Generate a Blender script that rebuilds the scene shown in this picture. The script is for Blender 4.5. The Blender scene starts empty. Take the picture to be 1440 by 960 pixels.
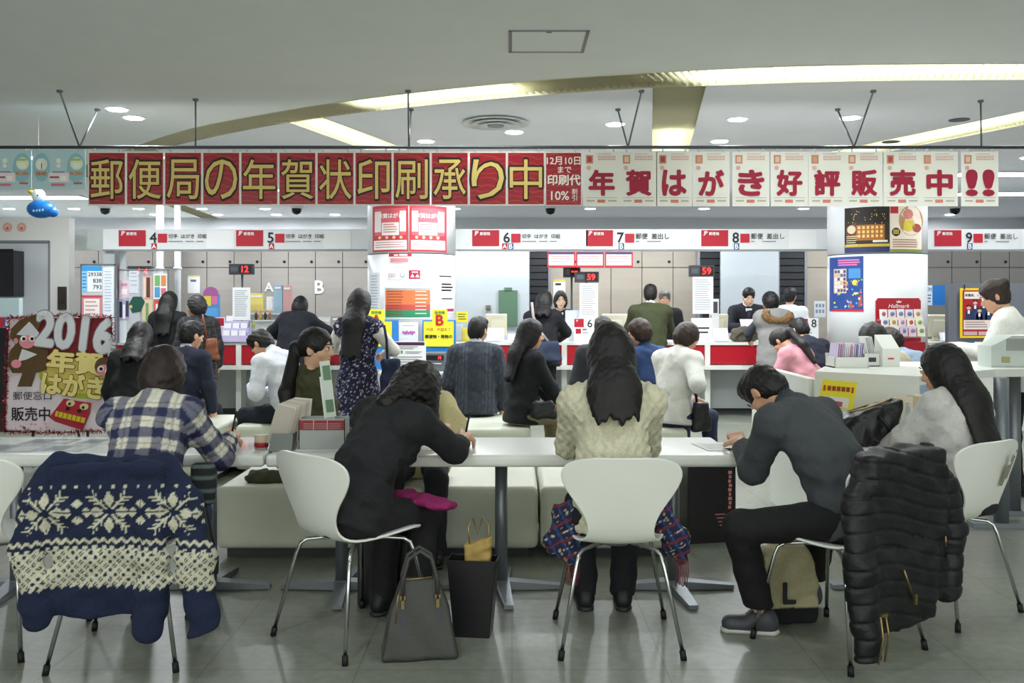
import bpy, bmesh, math, random
import numpy as np
from mathutils import Vector, Matrix
random.seed(7); rng = np.random.default_rng(7)
SC = bpy.context.scene
COL = SC.collection
# ---------------------------------------------------------------- camera (frame 1440x960)
F = 1300.0; CZ = 1.43; HY = 425.0; CX = 720.0
cam_d = bpy.data.cameras.new('camera'); cam = bpy.data.objects.new('camera', cam_d); COL.objects.link(cam)
cam.location = (0, 0, CZ); cam.rotation_euler = (math.pi/2, 0, 0)
cam_d.sensor_width = 36; cam_d.lens = F/1440*36; cam_d.shift_y = -(480-HY)/1440
cam_d.clip_end = 100; cam_d.clip_start = 0.05
SC.camera = cam
# ---------------------------------------------------------------- world and exposure
w = bpy.data.worlds.new('world'); SC.world = w; w.use_nodes = True
w.node_tree.nodes['Background'].inputs[0].default_value = (0.92, 0.96, 0.88, 1)
w.node_tree.nodes['Background'].inputs[1].default_value = 1.95
SC.view_settings.view_transform = 'Standard'; SC.view_settings.look = 'None'
SC.view_settings.exposure = 0.3; SC.view_settings.gamma = 1.0
SC.view_settings.use_curve_mapping = False
CEIL = 3.0; BACK = 17.2
# ceiling lamps: (x, y, watts); the visible fixtures are built further down
def PX(px, d): return (px-CX)/F*d
def PZ(py, d): return CZ-(py-HY)/F*d
def ceil_at(px, py):
    d = (CEIL-CZ)*F/(HY-py); return PX(px, d), d
LAMPS = []
for px, py, wt in [(165,153,16),(188,165,16),(599,198,16),(723,185,16),(865,174,16),(1037,167,16),(1012,198,16),(1196,165,16)]:
    x, y = ceil_at(px, py); LAMPS.append((x, y, wt, .075))
for px in (13,104,195,284,373,640,830,990,1130,1250):
    LAMPS.append((PX(px,15.46), 15.46, 22, .085))
for px in (218,306,389,471,1336): LAMPS.append((PX(px,16.5), 16.5, 12, .085))
for x in (-5.2,-3.7,-0.4,1.2,2.6,5.6):
    LAMPS.append((x, 10.0, 28, .085))
for x in (-5.0,-3.3,-.8,.8,2.4,4.9): LAMPS.append((x, 12.9, 30, .085))
for x in (-3.2,-1.0,1.2,3.4): LAMPS.append((x, 2.6, 9, .085)); LAMPS.append((x+.4, .2, 7, .085))  # downlights added overhead, out of view, to light the foreground
def add_lamp(x, y, wt, r):
    l = bpy.data.lights.new('downlight_lamp','AREA'); l.shape='DISK'; l.size=2*r; l.energy=wt; l.color=(.93,.97,1.0); l.spread=math.radians(175)
    o = bpy.data.objects.new('downlight_lamp', l); COL.objects.link(o); o.location=(x,y,CEIL-.012)
for L in LAMPS: add_lamp(*L)
# ---------------------------------------------------------------- materials
def srgb(h):
    if isinstance(h, str):
        c = [int(h[i:i+2],16)/255 for i in (0,2,4)]
    else: c = [v/255 for v in h]
    return tuple((v/12.92 if v<=.04045 else ((v+.055)/1.055)**2.4) for v in c)
MATS = {}
def mat(name, col='cccccc', rough=.5, metal=0, emit=0, noise=0, nscale=30, bump=0, bscale=60, attr=False, trans=0, coat=0, alpha=1, ior=1.45, sheen=0, stretch=None):
    if name in MATS: return MATS[name]
    m = bpy.data.materials.new(name); m.use_nodes = True; nt = m.node_tree; b = nt.nodes['Principled BSDF']
    c = srgb(col) if not (isinstance(col, tuple) and max(col) <= 1 and not isinstance(col[0], int)) else col
    b.inputs['Base Color'].default_value = (*c, 1); b.inputs['Roughness'].default_value = rough; b.inputs['Metallic'].default_value = metal
    b.inputs['IOR'].default_value = ior
    if trans: b.inputs['Transmission Weight'].default_value = trans
    if coat: b.inputs['Coat Weight'].default_value = coat; b.inputs['Coat Roughness'].default_value = .1
    if alpha < 1: b.inputs['Alpha'].default_value = alpha
    if sheen: b.inputs['Sheen Weight'].default_value = sheen
    if emit:
        b.inputs['Emission Color'].default_value = (*c, 1); b.inputs['Emission Strength'].default_value = emit
    src = None
    if attr:
        a = nt.nodes.new('ShaderNodeAttribute'); a.attribute_name = 'col'; src = a.outputs['Color']
    tc = nt.nodes.new('ShaderNodeTexCoord')
    vec = tc.outputs['Object']
    if stretch:
        mp = nt.nodes.new('ShaderNodeMapping'); mp.inputs['Scale'].default_value = stretch; nt.links.new(vec, mp.inputs[0]); vec = mp.outputs[0]
    if noise:
        n = nt.nodes.new('ShaderNodeTexNoise'); n.inputs['Scale'].default_value = nscale; n.inputs['Detail'].default_value = 4
        nt.links.new(vec, n.inputs['Vector'])
        mx = nt.nodes.new('ShaderNodeMix'); mx.data_type='RGBA'; mx.blend_type='MULTIPLY'; mx.inputs['Factor'].default_value = 1
        rp = nt.nodes.new('ShaderNodeMapRange'); rp.inputs['From Min'].default_value=.3; rp.inputs['From Max'].default_value=.7
        rp.inputs['To Min'].default_value = 1-noise; rp.inputs['To Max'].default_value = 1+noise*.5
        nt.links.new(n.outputs['Fac'], rp.inputs['Value'])
        if src: nt.links.new(src, mx.inputs['A'])
        else: mx.inputs['A'].default_value = (*c,1)
        nt.links.new(rp.outputs[0], mx.inputs['B']); src = mx.outputs['Result']
    if src: nt.links.new(src, b.inputs['Base Color'])
    if bump:
        n2 = nt.nodes.new('ShaderNodeTexNoise'); n2.inputs['Scale'].default_value = bscale; n2.inputs['Detail'].default_value = 3
        nt.links.new(vec, n2.inputs['Vector'])
        bp = nt.nodes.new('ShaderNodeBump'); bp.inputs['Strength'].default_value = bump; bp.inputs['Distance'].default_value = .01
        nt.links.new(n2.outputs['Fac'], bp.inputs['Height']); nt.links.new(bp.outputs[0], b.inputs['Normal'])
    MATS[name] = m; return m
def flat(h, rough=.55): return mat('paint_'+h, h, rough)
def cloth(h, rough=.85, bump=.35): return mat('cloth_'+h, h, rough, noise=.08, nscale=70, bump=bump, bscale=220)
def glow(h, s): return mat('glow_%s_%g'%(h,s), h, .5, emit=s)
WHITE = mat('white_plastic','e6e8e2',.32); CHROME = mat('chrome','c9ccce',.16,1); STEEL = mat('brushed_steel','9a9fa3',.34,1)
BLACK = mat('black_rubber','101113',.6); GREYM = mat('grey_metal','7f858b',.4,.6); LEATHER = mat('white_leather','d9dccb',.42,noise=.06,nscale=4,bump=.15,bscale=180)
PAPER = mat('paper','f0f1ee',.7); RED = mat('red_panel','b01226',.4); SIGNRED = mat('sign_red','b5152c',.45)
GLASS = mat('clear_acrylic','f4f8fa',.05,alpha=.18); SKIN = mat('skin','d9a98a',.5,noise=.05,nscale=20)
# ---------------------------------------------------------------- mesh builder
class MB:
    def __init__(s): s.v=[]; s.f=[]; s.mi=[]; s.ms=[]; s.cur=0; s.sm=[]; s.smooth=False
    def m(s, mt):
        if mt not in s.ms: s.ms.append(mt)
        s.cur = s.ms.index(mt); return s
    def add(s, vs, fs):
        b = len(s.v); s.v += [tuple(v) for v in vs]
        for f in fs: s.f.append(tuple(b+i for i in f)); s.mi.append(s.cur); s.sm.append(s.smooth)
        return s
    def box(s, c, d, rz=0, rx=0, ry=0, bev=0):
        x,y,z = d[0]/2,d[1]/2,d[2]/2
        if bev > 0:
            bm = bmesh.new(); bmesh.ops.create_cube(bm, size=1)
            for v in bm.verts: v.co = Vector((v.co.x*d[0], v.co.y*d[1], v.co.z*d[2]))
            bmesh.ops.bevel(bm, geom=bm.edges[:], offset=bev, segments=3, profile=.6, affect='EDGES')
            bm.verts.index_update(); vs=[v.co.copy() for v in bm.verts]; fs=[[v.index for v in f.verts] for f in bm.faces]; bm.free()
            o = s.smooth; s.smooth = True
        else:
            vs = [Vector(p) for p in [(-x,-y,-z),(x,-y,-z),(x,y,-z),(-x,y,-z),(-x,-y,z),(x,-y,z),(x,y,z),(-x,y,z)]]
            fs = [(0,3,2,1),(4,5,6,7),(0,1,5,4),(1,2,6,5),(2,3,7,6),(3,0,4,7)]; o = s.smooth
        R = Matrix.Rotation(rz,3,'Z') @ Matrix.Rotation(ry,3,'Y') @ Matrix.Rotation(rx,3,'X'); C = Vector(c)
        s.add([R@v+C for v in vs], fs); s.smooth = o; return s
    def bb(s, x0,x1,y0,y1,z0,z1, bev=0): return s.box(((x0+x1)/2,(y0+y1)/2,(z0+z1)/2),(x1-x0,y1-y0,z1-z0),bev=bev)
    def tube(s, pts, r, n=8, cap=True, flatten=None):
        pts = [Vector(p) for p in pts]; rs = r if isinstance(r,(list,tuple)) else [r]*len(pts)
        o = s.smooth; s.smooth = True; vs=[]; fs=[]; prev=None
        for i,p in enumerate(pts):
            t = (pts[min(i+1,len(pts)-1)]-pts[max(i-1,0)]).normalized()
            a = prev if prev is not None else (Vector((0,0,1)) if abs(t.z)<.9 else Vector((1,0,0)))
            u = (a - t*a.dot(t)).normalized(); v2 = t.cross(u); prev = u
            for k in range(n):
                an = 2*math.pi*k/n; q = u*math.cos(an)*rs[i]+v2*math.sin(an)*rs[i]
                vs.append(p+q)
        for i in range(len(pts)-1):
            for k in range(n):
                fs.append((i*n+k, i*n+(k+1)%n, (i+1)*n+(k+1)%n, (i+1)*n+k))
        s.add(vs,fs); s.smooth=o
        if cap: s.capring(vs,n,len(pts))
        return s
    def capring(s,vs,n,rows):
        b=len(s.v)-len(vs); o=s.smooth; s.smooth=False
        for f in (tuple(b+k for k in range(n-1,-1,-1)), tuple(b+(rows-1)*n+k for k in range(n))): s.f.append(f); s.mi.append(s.cur); s.sm.append(False)
        s.smooth=o
    def cyl(s, a, b, r, n=20): return s.tube([a,b],r,n)
    def lathe(s, c, prof, n=24, axis='Z'):
        vs=[];fs=[];o=s.smooth; s.smooth=True
        for (r,z) in prof:
            for k in range(n):
                a=2*math.pi*k/n; vs.append(Vector((c[0]+r*math.cos(a),c[1]+r*math.sin(a),c[2]+z)))
        for i in range(len(prof)-1):
            for k in range(n): fs.append((i*n+k,i*n+(k+1)%n,(i+1)*n+(k+1)%n,(i+1)*n+k))
        s.add(vs,fs); s.smooth=o; s.capring(vs,n,len(prof)); return s
    def prism(s, poly, a, h, to=lambda p,t:(p[0],p[1],t)):
        # polygon in 2d, extruded between a and h, mapped by to()
        n=len(poly); vs=[to(p,a) for p in poly]+[to(p,h) for p in poly]
        fs=[tuple(range(n-1,-1,-1)),tuple(range(n,2*n))]+[(i,(i+1)%n,n+(i+1)%n,n+i) for i in range(n)]
        return s.add(vs,fs)
INV = {}
def mesh_obj(name, mb, mt=None, parent=None, world=True, smooth_angle=None):
    me = bpy.data.meshes.new(name); 
    root = parent
    while root is not None and root.parent is not None: root = root.parent
    vs = mb.v
    if root is not None and world and root.name in INV:
        M = INV[root.name]; vs = [tuple(M @ Vector(v)) for v in vs]
    me.from_pydata(vs, [], mb.f); 
    ms = mb.ms if mb.ms else [mt or WHITE]
    for k in ms: me.materials.append(k)
    if mb.ms: me.polygons.foreach_set('material_index', mb.mi)
    me.polygons.foreach_set('use_smooth', mb.sm)
    bm = bmesh.new(); bm.from_mesh(me); bmesh.ops.recalc_face_normals(bm, faces=bm.faces[:]); bm.to_mesh(me); bm.free()
    me.update()
    o = bpy.data.objects.new(name, me); COL.objects.link(o)
    if parent is not None: o.parent = parent
    return o
def tag(o, label, cat, group=None, kind=None):
    if label: o['label']=label
    if cat: o['category']=cat
    if group: o['group']=group
    if kind: o['kind']=kind
    return o
def thing(name, label, cat, loc=(0,0,0), rz=0, group=None):
    o = bpy.data.objects.new(name, None); COL.objects.link(o); o.location=loc; o.rotation_euler=(0,0,rz)
    o.empty_display_size=.05
    INV[o.name] = (Matrix.Translation(loc) @ Matrix.Rotation(rz,4,'Z')).inverted()
    return tag(o,label,cat,group)
def struct(name, mb, mt=None, parent=None):
    o = mesh_obj(name, mb, mt, parent)
    if parent is None: o['kind']='structure'
    return o
def solo(name, label, cat, mb, mt=None, group=None, kind=None):
    # a thing that is one mesh: origin at its base
    v = np.array(mb.v); c = Vector(((v[:,0].min()+v[:,0].max())/2,(v[:,1].min()+v[:,1].max())/2,v[:,2].min()))
    mb.v = [tuple(Vector(p)-c) for p in mb.v]
    o = mesh_obj(name, mb, mt); o.location = c; INV[o.name] = Matrix.Translation(-c)
    return tag(o,label,cat,group,kind)
# ---------------------------------------------------------------- lettering
TCACHE = {}
def text_geo(s, bold=0.0, shear=0.0):
    k=(s,bold,shear)
    if k in TCACHE: return TCACHE[k]
    cu = bpy.data.curves.new('t','FONT'); cu.body=s; cu.size=1; cu.offset=bold; cu.shear=shear; cu.resolution_u=3; cu.fill_mode='FRONT'
    o = bpy.data.objects.new('t',cu); COL.objects.link(o); dg=bpy.context.evaluated_depsgraph_get(); dg.update()
    ev=o.evaluated_get(dg); me=ev.to_mesh()
    v=np.array([tuple(q.co)[:2] for q in me.vertices]); f=[tuple(p.vertices) for p in me.polygons]
    ev.to_mesh_clear(); bpy.data.objects.remove(o); bpy.data.curves.remove(cu)
    if len(v)==0: v=np.zeros((0,2))
    TCACHE[k]=(v,f); return v,f
def text_into(mb, s, x0,x1,z0,z1, fmap, bold=0, stretch=False, align='C', shear=0):
    """text fitted into a rectangle; fmap(x,z)->3d point"""
    v,f = text_geo(s,0,shear)
    if len(v)==0: return
    a=v.min(0); b=v.max(0); sz=np.maximum(b-a,1e-6)
    sx=(x1-x0)/sz[0]; sy=(z1-z0)/sz[1]
    if not stretch: sx=sy=min(sx,sy)
    w=sz[0]*sx; ox=(x0+x1)/2-w/2 if align=='C' else x0; oz=(z0+z1)/2-sz[1]*sy/2
    k=0
    for (dx,dz) in ([(0,0)] if bold<=0 else [(0,0)]+[(math.cos(i*math.pi/4),math.sin(i*math.pi/4)) for i in range(8)]):
        bx,bz=dx*bold*.8*sx,dz*bold*.8*sy
        pts=[fmap(ox+(q[0]-a[0])*sx+bx, oz+(q[1]-a[1])*sy+bz) for q in v]
        mb.add([(p[0],p[1]-.00012*k,p[2]) for p in pts], f); k+=1
# a flat printed sheet or panel facing the camera side, laid out in photo pixels at a depth d
class Sheet:
    def __init__(s, name, label, cat, d, rect, col='f0f1ee', th=.004, group=None, cyl=None, parent=None, rough=.5, mt=None):
        s.d=d; s.cyl=cyl; s.layer=1; s.pr=MB(); s.le=MB()
        mb=MB(); s.quad(mb, rect, 0, th)
        m_=mt or mat('sheet_%s_%g'%(col,rough),col,rough)
        if parent is None: s.o=solo(name,label,cat,mb,m_,group)
        else: s.o=mesh_obj(name,mb,m_,parent)
        s.root=s.o
    def y(s,x,off):
        if s.cyl is None: return s.d-off
        cx,cy,R=s.cyl; return cy-math.sqrt(max((R+off)**2-(x-cx)**2,0))
    def xw(s,px):
        if s.cyl is None: return PX(px,s.d)
        k=(px-CX)/F; cx,cy,R=s.cyl; A=1+k*k; B=-2*(k*cx+cy); C_=cx*cx+cy*cy-R*R; q=B*B-4*A*C_
        t=(-B-math.sqrt(max(q,0)))/(2*A); return k*t
    def xz(s,rect):
        px0,py0,px1,py1=rect; return s.xw(px0),s.xw(px1),PZ(py1,s.d),PZ(py0,s.d)
    def quad(s, mb, rect, off, th=0):
        x0,x1,z0,z1=s.xz(rect); n=1 if s.cyl is None else 10
        xs=[x0+(x1-x0)*i/n for i in range(n+1)]
        if th:
            vs=[];fs=[]
            for x in xs: vs+= [(x,s.y(x,off),z0),(x,s.y(x,off),z1),(x,s.y(x,off-th),z0),(x,s.y(x,off-th),z1)]
            for i in range(n):
                a=4*i;b=a+4; fs+=[(a,b,b+1,a+1),(a+2,a+3,b+3,b+2),(a+1,b+1,b+3,a+3),(a,a+2,b+2,b)]
            fs+=[(0,1,3,2),(4*n,4*n+2,4*n+3,4*n+1)]
            mb.add(vs,fs)
        else:
            vs=[];fs=[]
            for x in xs: vs+=[(x,s.y(x,off),z0),(x,s.y(x,off),z1)]
            for i in range(n): fs.append((2*i,2*i+2,2*i+3,2*i+1))
            mb.add(vs,fs)
    def r(s, rect, col, layer=1, emit=0):
        s.pr.m(glow(col,emit) if emit else flat(col)); s.quad(s.pr,rect,.0015*layer); return s
    def poly(s, pts, col, layer=1):
        s.pr.m(flat(col)); q=[(s.xw(a),PZ(b,s.d)) for a,b in pts]
        s.pr.add([(x,s.y(x,.0015*layer),z) for x,z in q],[tuple(range(len(q)))]); return s
    def disc(s, c, r, col, layer=1, n=20, ry=None):
        ry=ry or r
        return s.poly([(c[0]+r*math.cos(2*math.pi*k/n),c[1]+ry*math.sin(2*math.pi*k/n)) for k in range(n)],col,layer)
    def t(s, txt, rect, col='151515', bold=.0, layer=2, stretch=False, align='C', emit=0):
        s.le.m(glow(col,emit) if emit else flat(col)); x0,x1,z0,z1=s.xz(rect)
        text_into(s.le,txt,x0,x1,z0,z1,lambda x,z:(x,s.y(x,.0015*layer),z),bold,stretch,align); return s
    def lines(s, rect, n, col='555555', layer=2, fill=.45, jag=.25):
        x0,y0,x1,y1=rect; st=(y1-y0)/n
        for i in range(n):
            e=x1-(x1-x0)*jag*random.random(); s.r((x0,y0+st*i,e,y0+st*(i+fill)),col,layer)
        return s
    def done(s):
        if s.pr.f: mesh_obj('print',s.pr,None,s.o)['kind']='stuff'
        if s.le.f: mesh_obj('lettering',s.le,None,s.o)['kind']='stuff'
        return s.o
# ================================================================ SETTING
def grid_mat_floor():
    m = mat('vinyl_floor','868a7e',.34,noise=.16,nscale=1.6,bump=.04,bscale=9); nt=m.node_tree; b=nt.nodes['Principled BSDF']
    src=b.inputs['Base Color'].links[0].from_socket; tc=nt.nodes.new('ShaderNodeTexCoord')
    br=nt.nodes.new('ShaderNodeTexBrick'); br.offset=0; br.inputs['Scale'].default_value=1; br.inputs['Brick Width'].default_value=.6; br.inputs['Row Height'].default_value=.6; br.inputs['Mortar Size'].default_value=.004; br.inputs['Color1'].default_value=(1,1,1,1); br.inputs['Color2'].default_value=(.95,.95,.95,1); br.inputs['Mortar'].default_value=(.72,.72,.7,1)
    n=nt.nodes.new('ShaderNodeTexNoise'); n.inputs['Scale'].default_value=22; n.inputs['Detail'].default_value=6; rp=nt.nodes.new('ShaderNodeMapRange'); rp.inputs['From Min'].default_value=.35; rp.inputs['From Max'].default_value=.7; rp.inputs['To Min'].default_value=.86; rp.inputs['To Max'].default_value=1.06
    m1=nt.nodes.new('ShaderNodeMix'); m1.data_type='RGBA'; m1.blend_type='MULTIPLY'; m1.inputs['Factor'].default_value=1; m2=nt.nodes.new('ShaderNodeMix'); m2.data_type='RGBA'; m2.blend_type='MULTIPLY'; m2.inputs['Factor'].default_value=1
    nt.links.new(tc.outputs['Object'],br.inputs['Vector']); nt.links.new(tc.outputs['Object'],n.inputs['Vector']); nt.links.new(n.outputs['Fac'],rp.inputs['Value'])
    nt.links.new(src,m1.inputs['A']); nt.links.new(br.outputs['Color'],m1.inputs['B']); nt.links.new(m1.outputs['Result'],m2.inputs['A']); nt.links.new(rp.outputs[0],m2.inputs['B']); nt.links.new(m2.outputs['Result'],b.inputs['Base Color'])
    return m
X0,X1,Y0 = -9.5, 9.5, -4.0
struct('floor', MB().bb(X0,X1,Y0,BACK,-.05,0), grid_mat_floor())
WALLM = mat('wall_paint','d3d6da',.7,noise=.03,nscale=2)
CEILM = mat('ceiling_paint','eef1ef',.8,noise=.02,nscale=3)
struct('wall_back', MB().bb(X0,X1,BACK,BACK+.1,0,CEIL+.3), WALLM)
struct('wall_left', MB().bb(X0-.1,X0,Y0,BACK,0,CEIL+.3), WALLM)
struct('wall_right', MB().bb(X1,X1+.1,Y0,BACK,0,CEIL+.3), WALLM)
# ceiling with a long curved louvre slot and three straight slots running back from it
near_px=[(100,240),(190,205),(275,177),(360,162),(435,149),(525,136),(620,124.5),(720,115),(820,107.5),(920,101),(1070,93),(1220,89.5),(1440,89)]
far_px=[(130,240),(220,210),(275,197),(350,181),(435,166),(550,152),(640,142.5),(720,135.5),(870,124),(1000,119),(1170,113),(1300,111.5),(1440,111)]
def resample(pts,n):
    p=np.array(pts); d=np.r_[0,np.cumsum(np.hypot(*np.diff(p,axis=0).T))]; t=np.linspace(0,d[-1],n)
    return np.c_[np.interp(t,d,p[:,0]),np.interp(t,d,p[:,1])]
def smooth(p,k=6):
    for _ in range(k): p[1:-1]=(p[:-2]+2*p[1:-1]+p[2:])/4
    return p
NB=60
nearC=smooth(resample([ceil_at(*q) for q in near_px],NB),10); farC=smooth(resample([ceil_at(*q) for q in far_px],NB),10)
# prolong both ends to the side walls
nearC=np.vstack([nearC,[[X1,nearC[-1,1]+.35]]]); farC=np.vstack([farC,[[X1,farC[-1,1]+.35]]])
nearC=np.vstack([[[nearC[0,0]-.5,BACK]],nearC]); farC=np.vstack([[[farC[0,0]-.45,BACK]],farC])
mb=MB()
def slab(mb, poly): mb.prism(poly,CEIL,CEIL+.05)
# near ceiling field: everything in front of the near edge
for i in range(len(nearC)-1):
    a,b=nearC[i],nearC[i+1]
    if b[0]-a[0]>1e-4: slab(mb,[(a[0],Y0),(b[0],Y0),(b[0],b[1]),(a[0],a[1])])
slab(mb,[(X0,Y0),(nearC[0,0],Y0),(nearC[0,0],BACK),(X0,BACK)])
struct('ceiling',mb,CEILM)
# straight slots (quads on the ceiling): front-left, front-right, back-right, back-left
def slot(pts): return [ceil_at(*p) for p in pts]
SLOTS=[slot([(405,170.5),(455,165),(575,210),(515,210)]), slot([(918,121.5),(993,119.5),(968,212),(917,212)]), slot([(1500,143),(1500,163),(1245,213),(1165,213)])]
import mathutils
def in_quads(x,y):
    for q in SLOTS:
        s=0; ok=True
        ar=sum(q[i][0]*q[(i+1)%4][1]-q[(i+1)%4][0]*q[i][1] for i in range(4))
        if ar<0: q=q[::-1]
        for i in range(4):
            a=q[i];b=q[(i+1)%4]; c=(b[0]-a[0])*(y-a[1])-(b[1]-a[1])*(x-a[0])
            if c<0: ok=False
        if ok: return True
    return False
mb=MB()
# far ceiling field as strips between far edge and the back wall, with the slots clipped out
bm=bmesh.new()
for i in range(len(farC)-1):
    a,b=farC[i],farC[i+1]
    if b[0]-a[0]>1e-4:
        vs=[bm.verts.new((p[0],p[1],CEIL)) for p in ((a[0],a[1]),(b[0],b[1]),(b[0],BACK),(a[0],BACK))]; bm.faces.new(vs)
bmesh.ops.remove_doubles(bm,verts=bm.verts[:],dist=1e-4)
for q in SLOTS:
    for i in range(4):
        a=Vector((*q[i],CEIL)); b=Vector((*q[(i+1)%4],CEIL)); n=Vector((-(b-a).y,(b-a).x,0)).normalized()
        bmesh.ops.bisect_plane(bm,geom=bm.verts[:]+bm.edges[:]+bm.faces[:],plane_co=a,plane_no=n,dist=1e-5)
kill=[f for f in bm.faces if in_quads(*f.calc_center_median()[:2])]
bmesh.ops.delete(bm,geom=kill,context='FACES')
bm.verts.index_update(); mb.add([v.co.copy() for v in bm.verts],[[v.index for v in f.verts] for f in bm.faces]); bm.free()
struct('ceiling',mb,mat('ceiling_paint_far','eef0f6',.8,noise=.02,nscale=3))
# slot troughs with fins and tubes of light
FIN=mat('louvre_fin','c4c0a4',.5); TUBE=glow('f4fbff',16.0)
def trough(name,label,A,B,lit,fin_step=.055,n=None):
    """A,B polylines (same length) of the two long edges; lit(t)->bool"""
    root=thing(name,label,'ceiling light',(float(A[0][0]),float(A[0][1]),CEIL))
    h=.14; box=MB(); N=len(A)
    for P in (A,B):
        for i in range(N-1):
            box.add([(*P[i],CEIL-.006),(*P[i+1],CEIL-.006),(*P[i+1],CEIL+h),(*P[i],CEIL+h)],[(0,1,2,3)])
    for i in range(N-1): box.add([(*A[i],CEIL+h),(*A[i+1],CEIL+h),(*B[i+1],CEIL+h),(*B[i],CEIL+h)],[(0,1,2,3)])
    mesh_obj('trough',box,FIN,root)
    fins=MB(); tot=float(np.sum(np.hypot(*np.diff(A,axis=0).T))); k=max(4,int(tot/fin_step))
    At=resample(A,k); Bt=resample(B,k)
    for a,b in zip(At,Bt):
        fins.add([(*a,CEIL+.002),(*b,CEIL+.002),(*b,CEIL+.05),(*a,CEIL+.05)],[(0,1,2,3)])
    o=mesh_obj('louvre_fins',fins,FIN,root); o['kind']='stuff'
    tb=MB()
    for i in range(k-1):
        if lit(i/(k-1),At[i][0]):
            a=At[i]*.75+Bt[i]*.25; b=At[i]*.25+Bt[i]*.75; c=At[i+1]*.25+Bt[i+1]*.75; d=At[i+1]*.75+Bt[i+1]*.25
            tb.add([(*a,CEIL+h-.01),(*b,CEIL+h-.01),(*c,CEIL+h-.01),(*d,CEIL+h-.01)],[(0,1,2,3)])
    if tb.f: mesh_obj('light_tube',tb,TUBE,root)
def lit_arc(t,x): return (-1.3<x<-.02) or x>1.15
trough('louvre_light','long curved louvred light slot sweeping across the ceiling',nearC,farC,lit_arc)
for q,lab,lt in ((SLOTS[0],'short straight lit ceiling slot left of the round air diffuser',lambda t,x:True),(SLOTS[1],'straight ribbed ceiling slot right of the round air diffuser',lambda t,x:t>.55),(SLOTS[2],'straight lit ceiling slot at the right edge of the ceiling',lambda t,x:True)):
    A=np.array([q[0],q[3]]); B=np.array([q[1],q[2]])
    trough('louvre_light',lab,resample(A,8),resample(B,8),lt)
# bright strips over the far counters
def strip(px0,px1,py,wd,lab):
    d=(CEIL-CZ)*F/(HY-py); x0,x1=PX(px0,d),PX(px1,d)
    r=thing('strip_light',lab,'ceiling light',((x0+x1)/2,d,CEIL-.02))
    mesh_obj('housing',MB().bb(x0-.02,x1+.02,d-wd/2-.02,d+wd/2+.02,CEIL-.02,CEIL-.001),flat('d8dadc'),r)
    mesh_obj('diffuser',MB().bb(x0,x1,d-wd/2,d+wd/2,CEIL-.026,CEIL-.02),glow('f6faff',5),r)
strip(-70,118,276,.34,'long strip light on the ceiling above the leftmost doorway')
strip(1155,1330,255,.3,'strip light behind the white hanging sheets at the right')
strip(1345,1560,243,.3,'strip light at the far right edge, nearer one')
strip(1345,1600,271,.34,'strip light at the far right edge, farther one')
# downlights
for i,(x,y,wt,r) in enumerate(LAMPS):
    if y<5: pass
    near=['larger round downlight at the far left of the ceiling, nearer of the pair','larger round downlight at the far left of the ceiling, farther of the pair','round downlight just behind the rail left of the air diffuser','round downlight just right of the round air diffuser','round downlight by the V-shaped hanger left of the ribbed slot','round downlight right of the ribbed ceiling slot, upper one','round downlight right of the ribbed ceiling slot, lower one','round downlight by the V-shaped hanger at the right']
    lab=near[i] if i<8 else ('small round downlight in the far row above the sign boards' if y>15 else 'round downlight over the service counters' if y>9 else 'round downlight over the near tables')
    t=thing('downlight',lab,'downlight',(x,y,CEIL),0,'recessed round downlights')
    mesh_obj('trim_ring',MB().lathe((x,y,CEIL-.006),[(r+.022,0),(r+.022,.004),(r+.004,.008),(r,.006)],20),flat('eceeee'),t)
    mesh_obj('lens',MB().lathe((x,y,CEIL-.011),[(r,0),(r,.003)],20),glow('f2f8ff',22),t)
for px,py in ((1349,168),(1253,199)):
    x,y=ceil_at(px,py)
    solo('unlit_downlight','dark round ceiling speaker grille near the right, '+('nearer' if py<180 else 'farther')+' of two','speaker',MB().lathe((x,y,CEIL-.006),[(.085,0),(.085,.005)],20),flat('55585c'))  # two ceiling downlights that are switched off
for px,lab in ((148,'at the far left'),(417,'just left of the left-hand pillar'),(774,'between the two pillars'),(1343,'right of the right-hand pillar')):
    t=thing('security_camera','small dark dome camera on the ceiling '+lab,'camera',(PX(px,15.2),15.2,CEIL))
    mesh_obj('bracket',MB().lathe((PX(px,15.2),15.2,CEIL-.03),[(.10,0),(.10,.03)],16),flat('dddddd'),t)
    mesh_obj('dome',MB().lathe((PX(px,15.2),15.2,CEIL-.13),[(.01,0),(.06,.02),(.08,.06),(.08,.10)],16),mat('dome_glass','15171a',.15),t)
# round air diffuser and access hatch
x,y=ceil_at(697,170); t=thing('air_diffuser','round white ceiling air diffuser with concentric rings','air diffuser',(x,y,CEIL))
for k,(a,b) in enumerate(((.29,.24),(.22,.17),(.15,.09))):
    mesh_obj('ring',MB().lathe((x,y,CEIL-.03-.012*k),[(b,.02),(a,.0),(a,.006),(b,.026)],28),flat('dfe1e1'),t)
mesh_obj('core',MB().lathe((x,y,CEIL-.05),[(.07,0),(.07,.03)],24),flat('8e9295'),t)
x0,ya=ceil_at(717,73); x1,yb=ceil_at(829,42); x1b,_=ceil_at(815,73)
t=thing('access_hatch','square ceiling access hatch with a thin dark frame','hatch',((x0+x1)/2,(ya+yb)/2,CEIL))
hx0,hx1,hy0,hy1=-.02,.45,yb,ya
for a in ((hx0,hx1,hy0,hy0+.02),(hx0,hx1,hy1-.02,hy1),(hx0,hx0+.02,hy0,hy1),(hx1-.02,hx1,hy0,hy1)):
    mesh_obj('frame_bar',MB().bb(a[0],a[1],a[2],a[3],CEIL-.006,CEIL),flat('8d8890'),t)
mesh_obj('hatch_panel',MB().bb(hx0+.02,hx1-.02,hy0+.02,hy1-.02,CEIL-.003,CEIL),CEILM,t)
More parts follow.
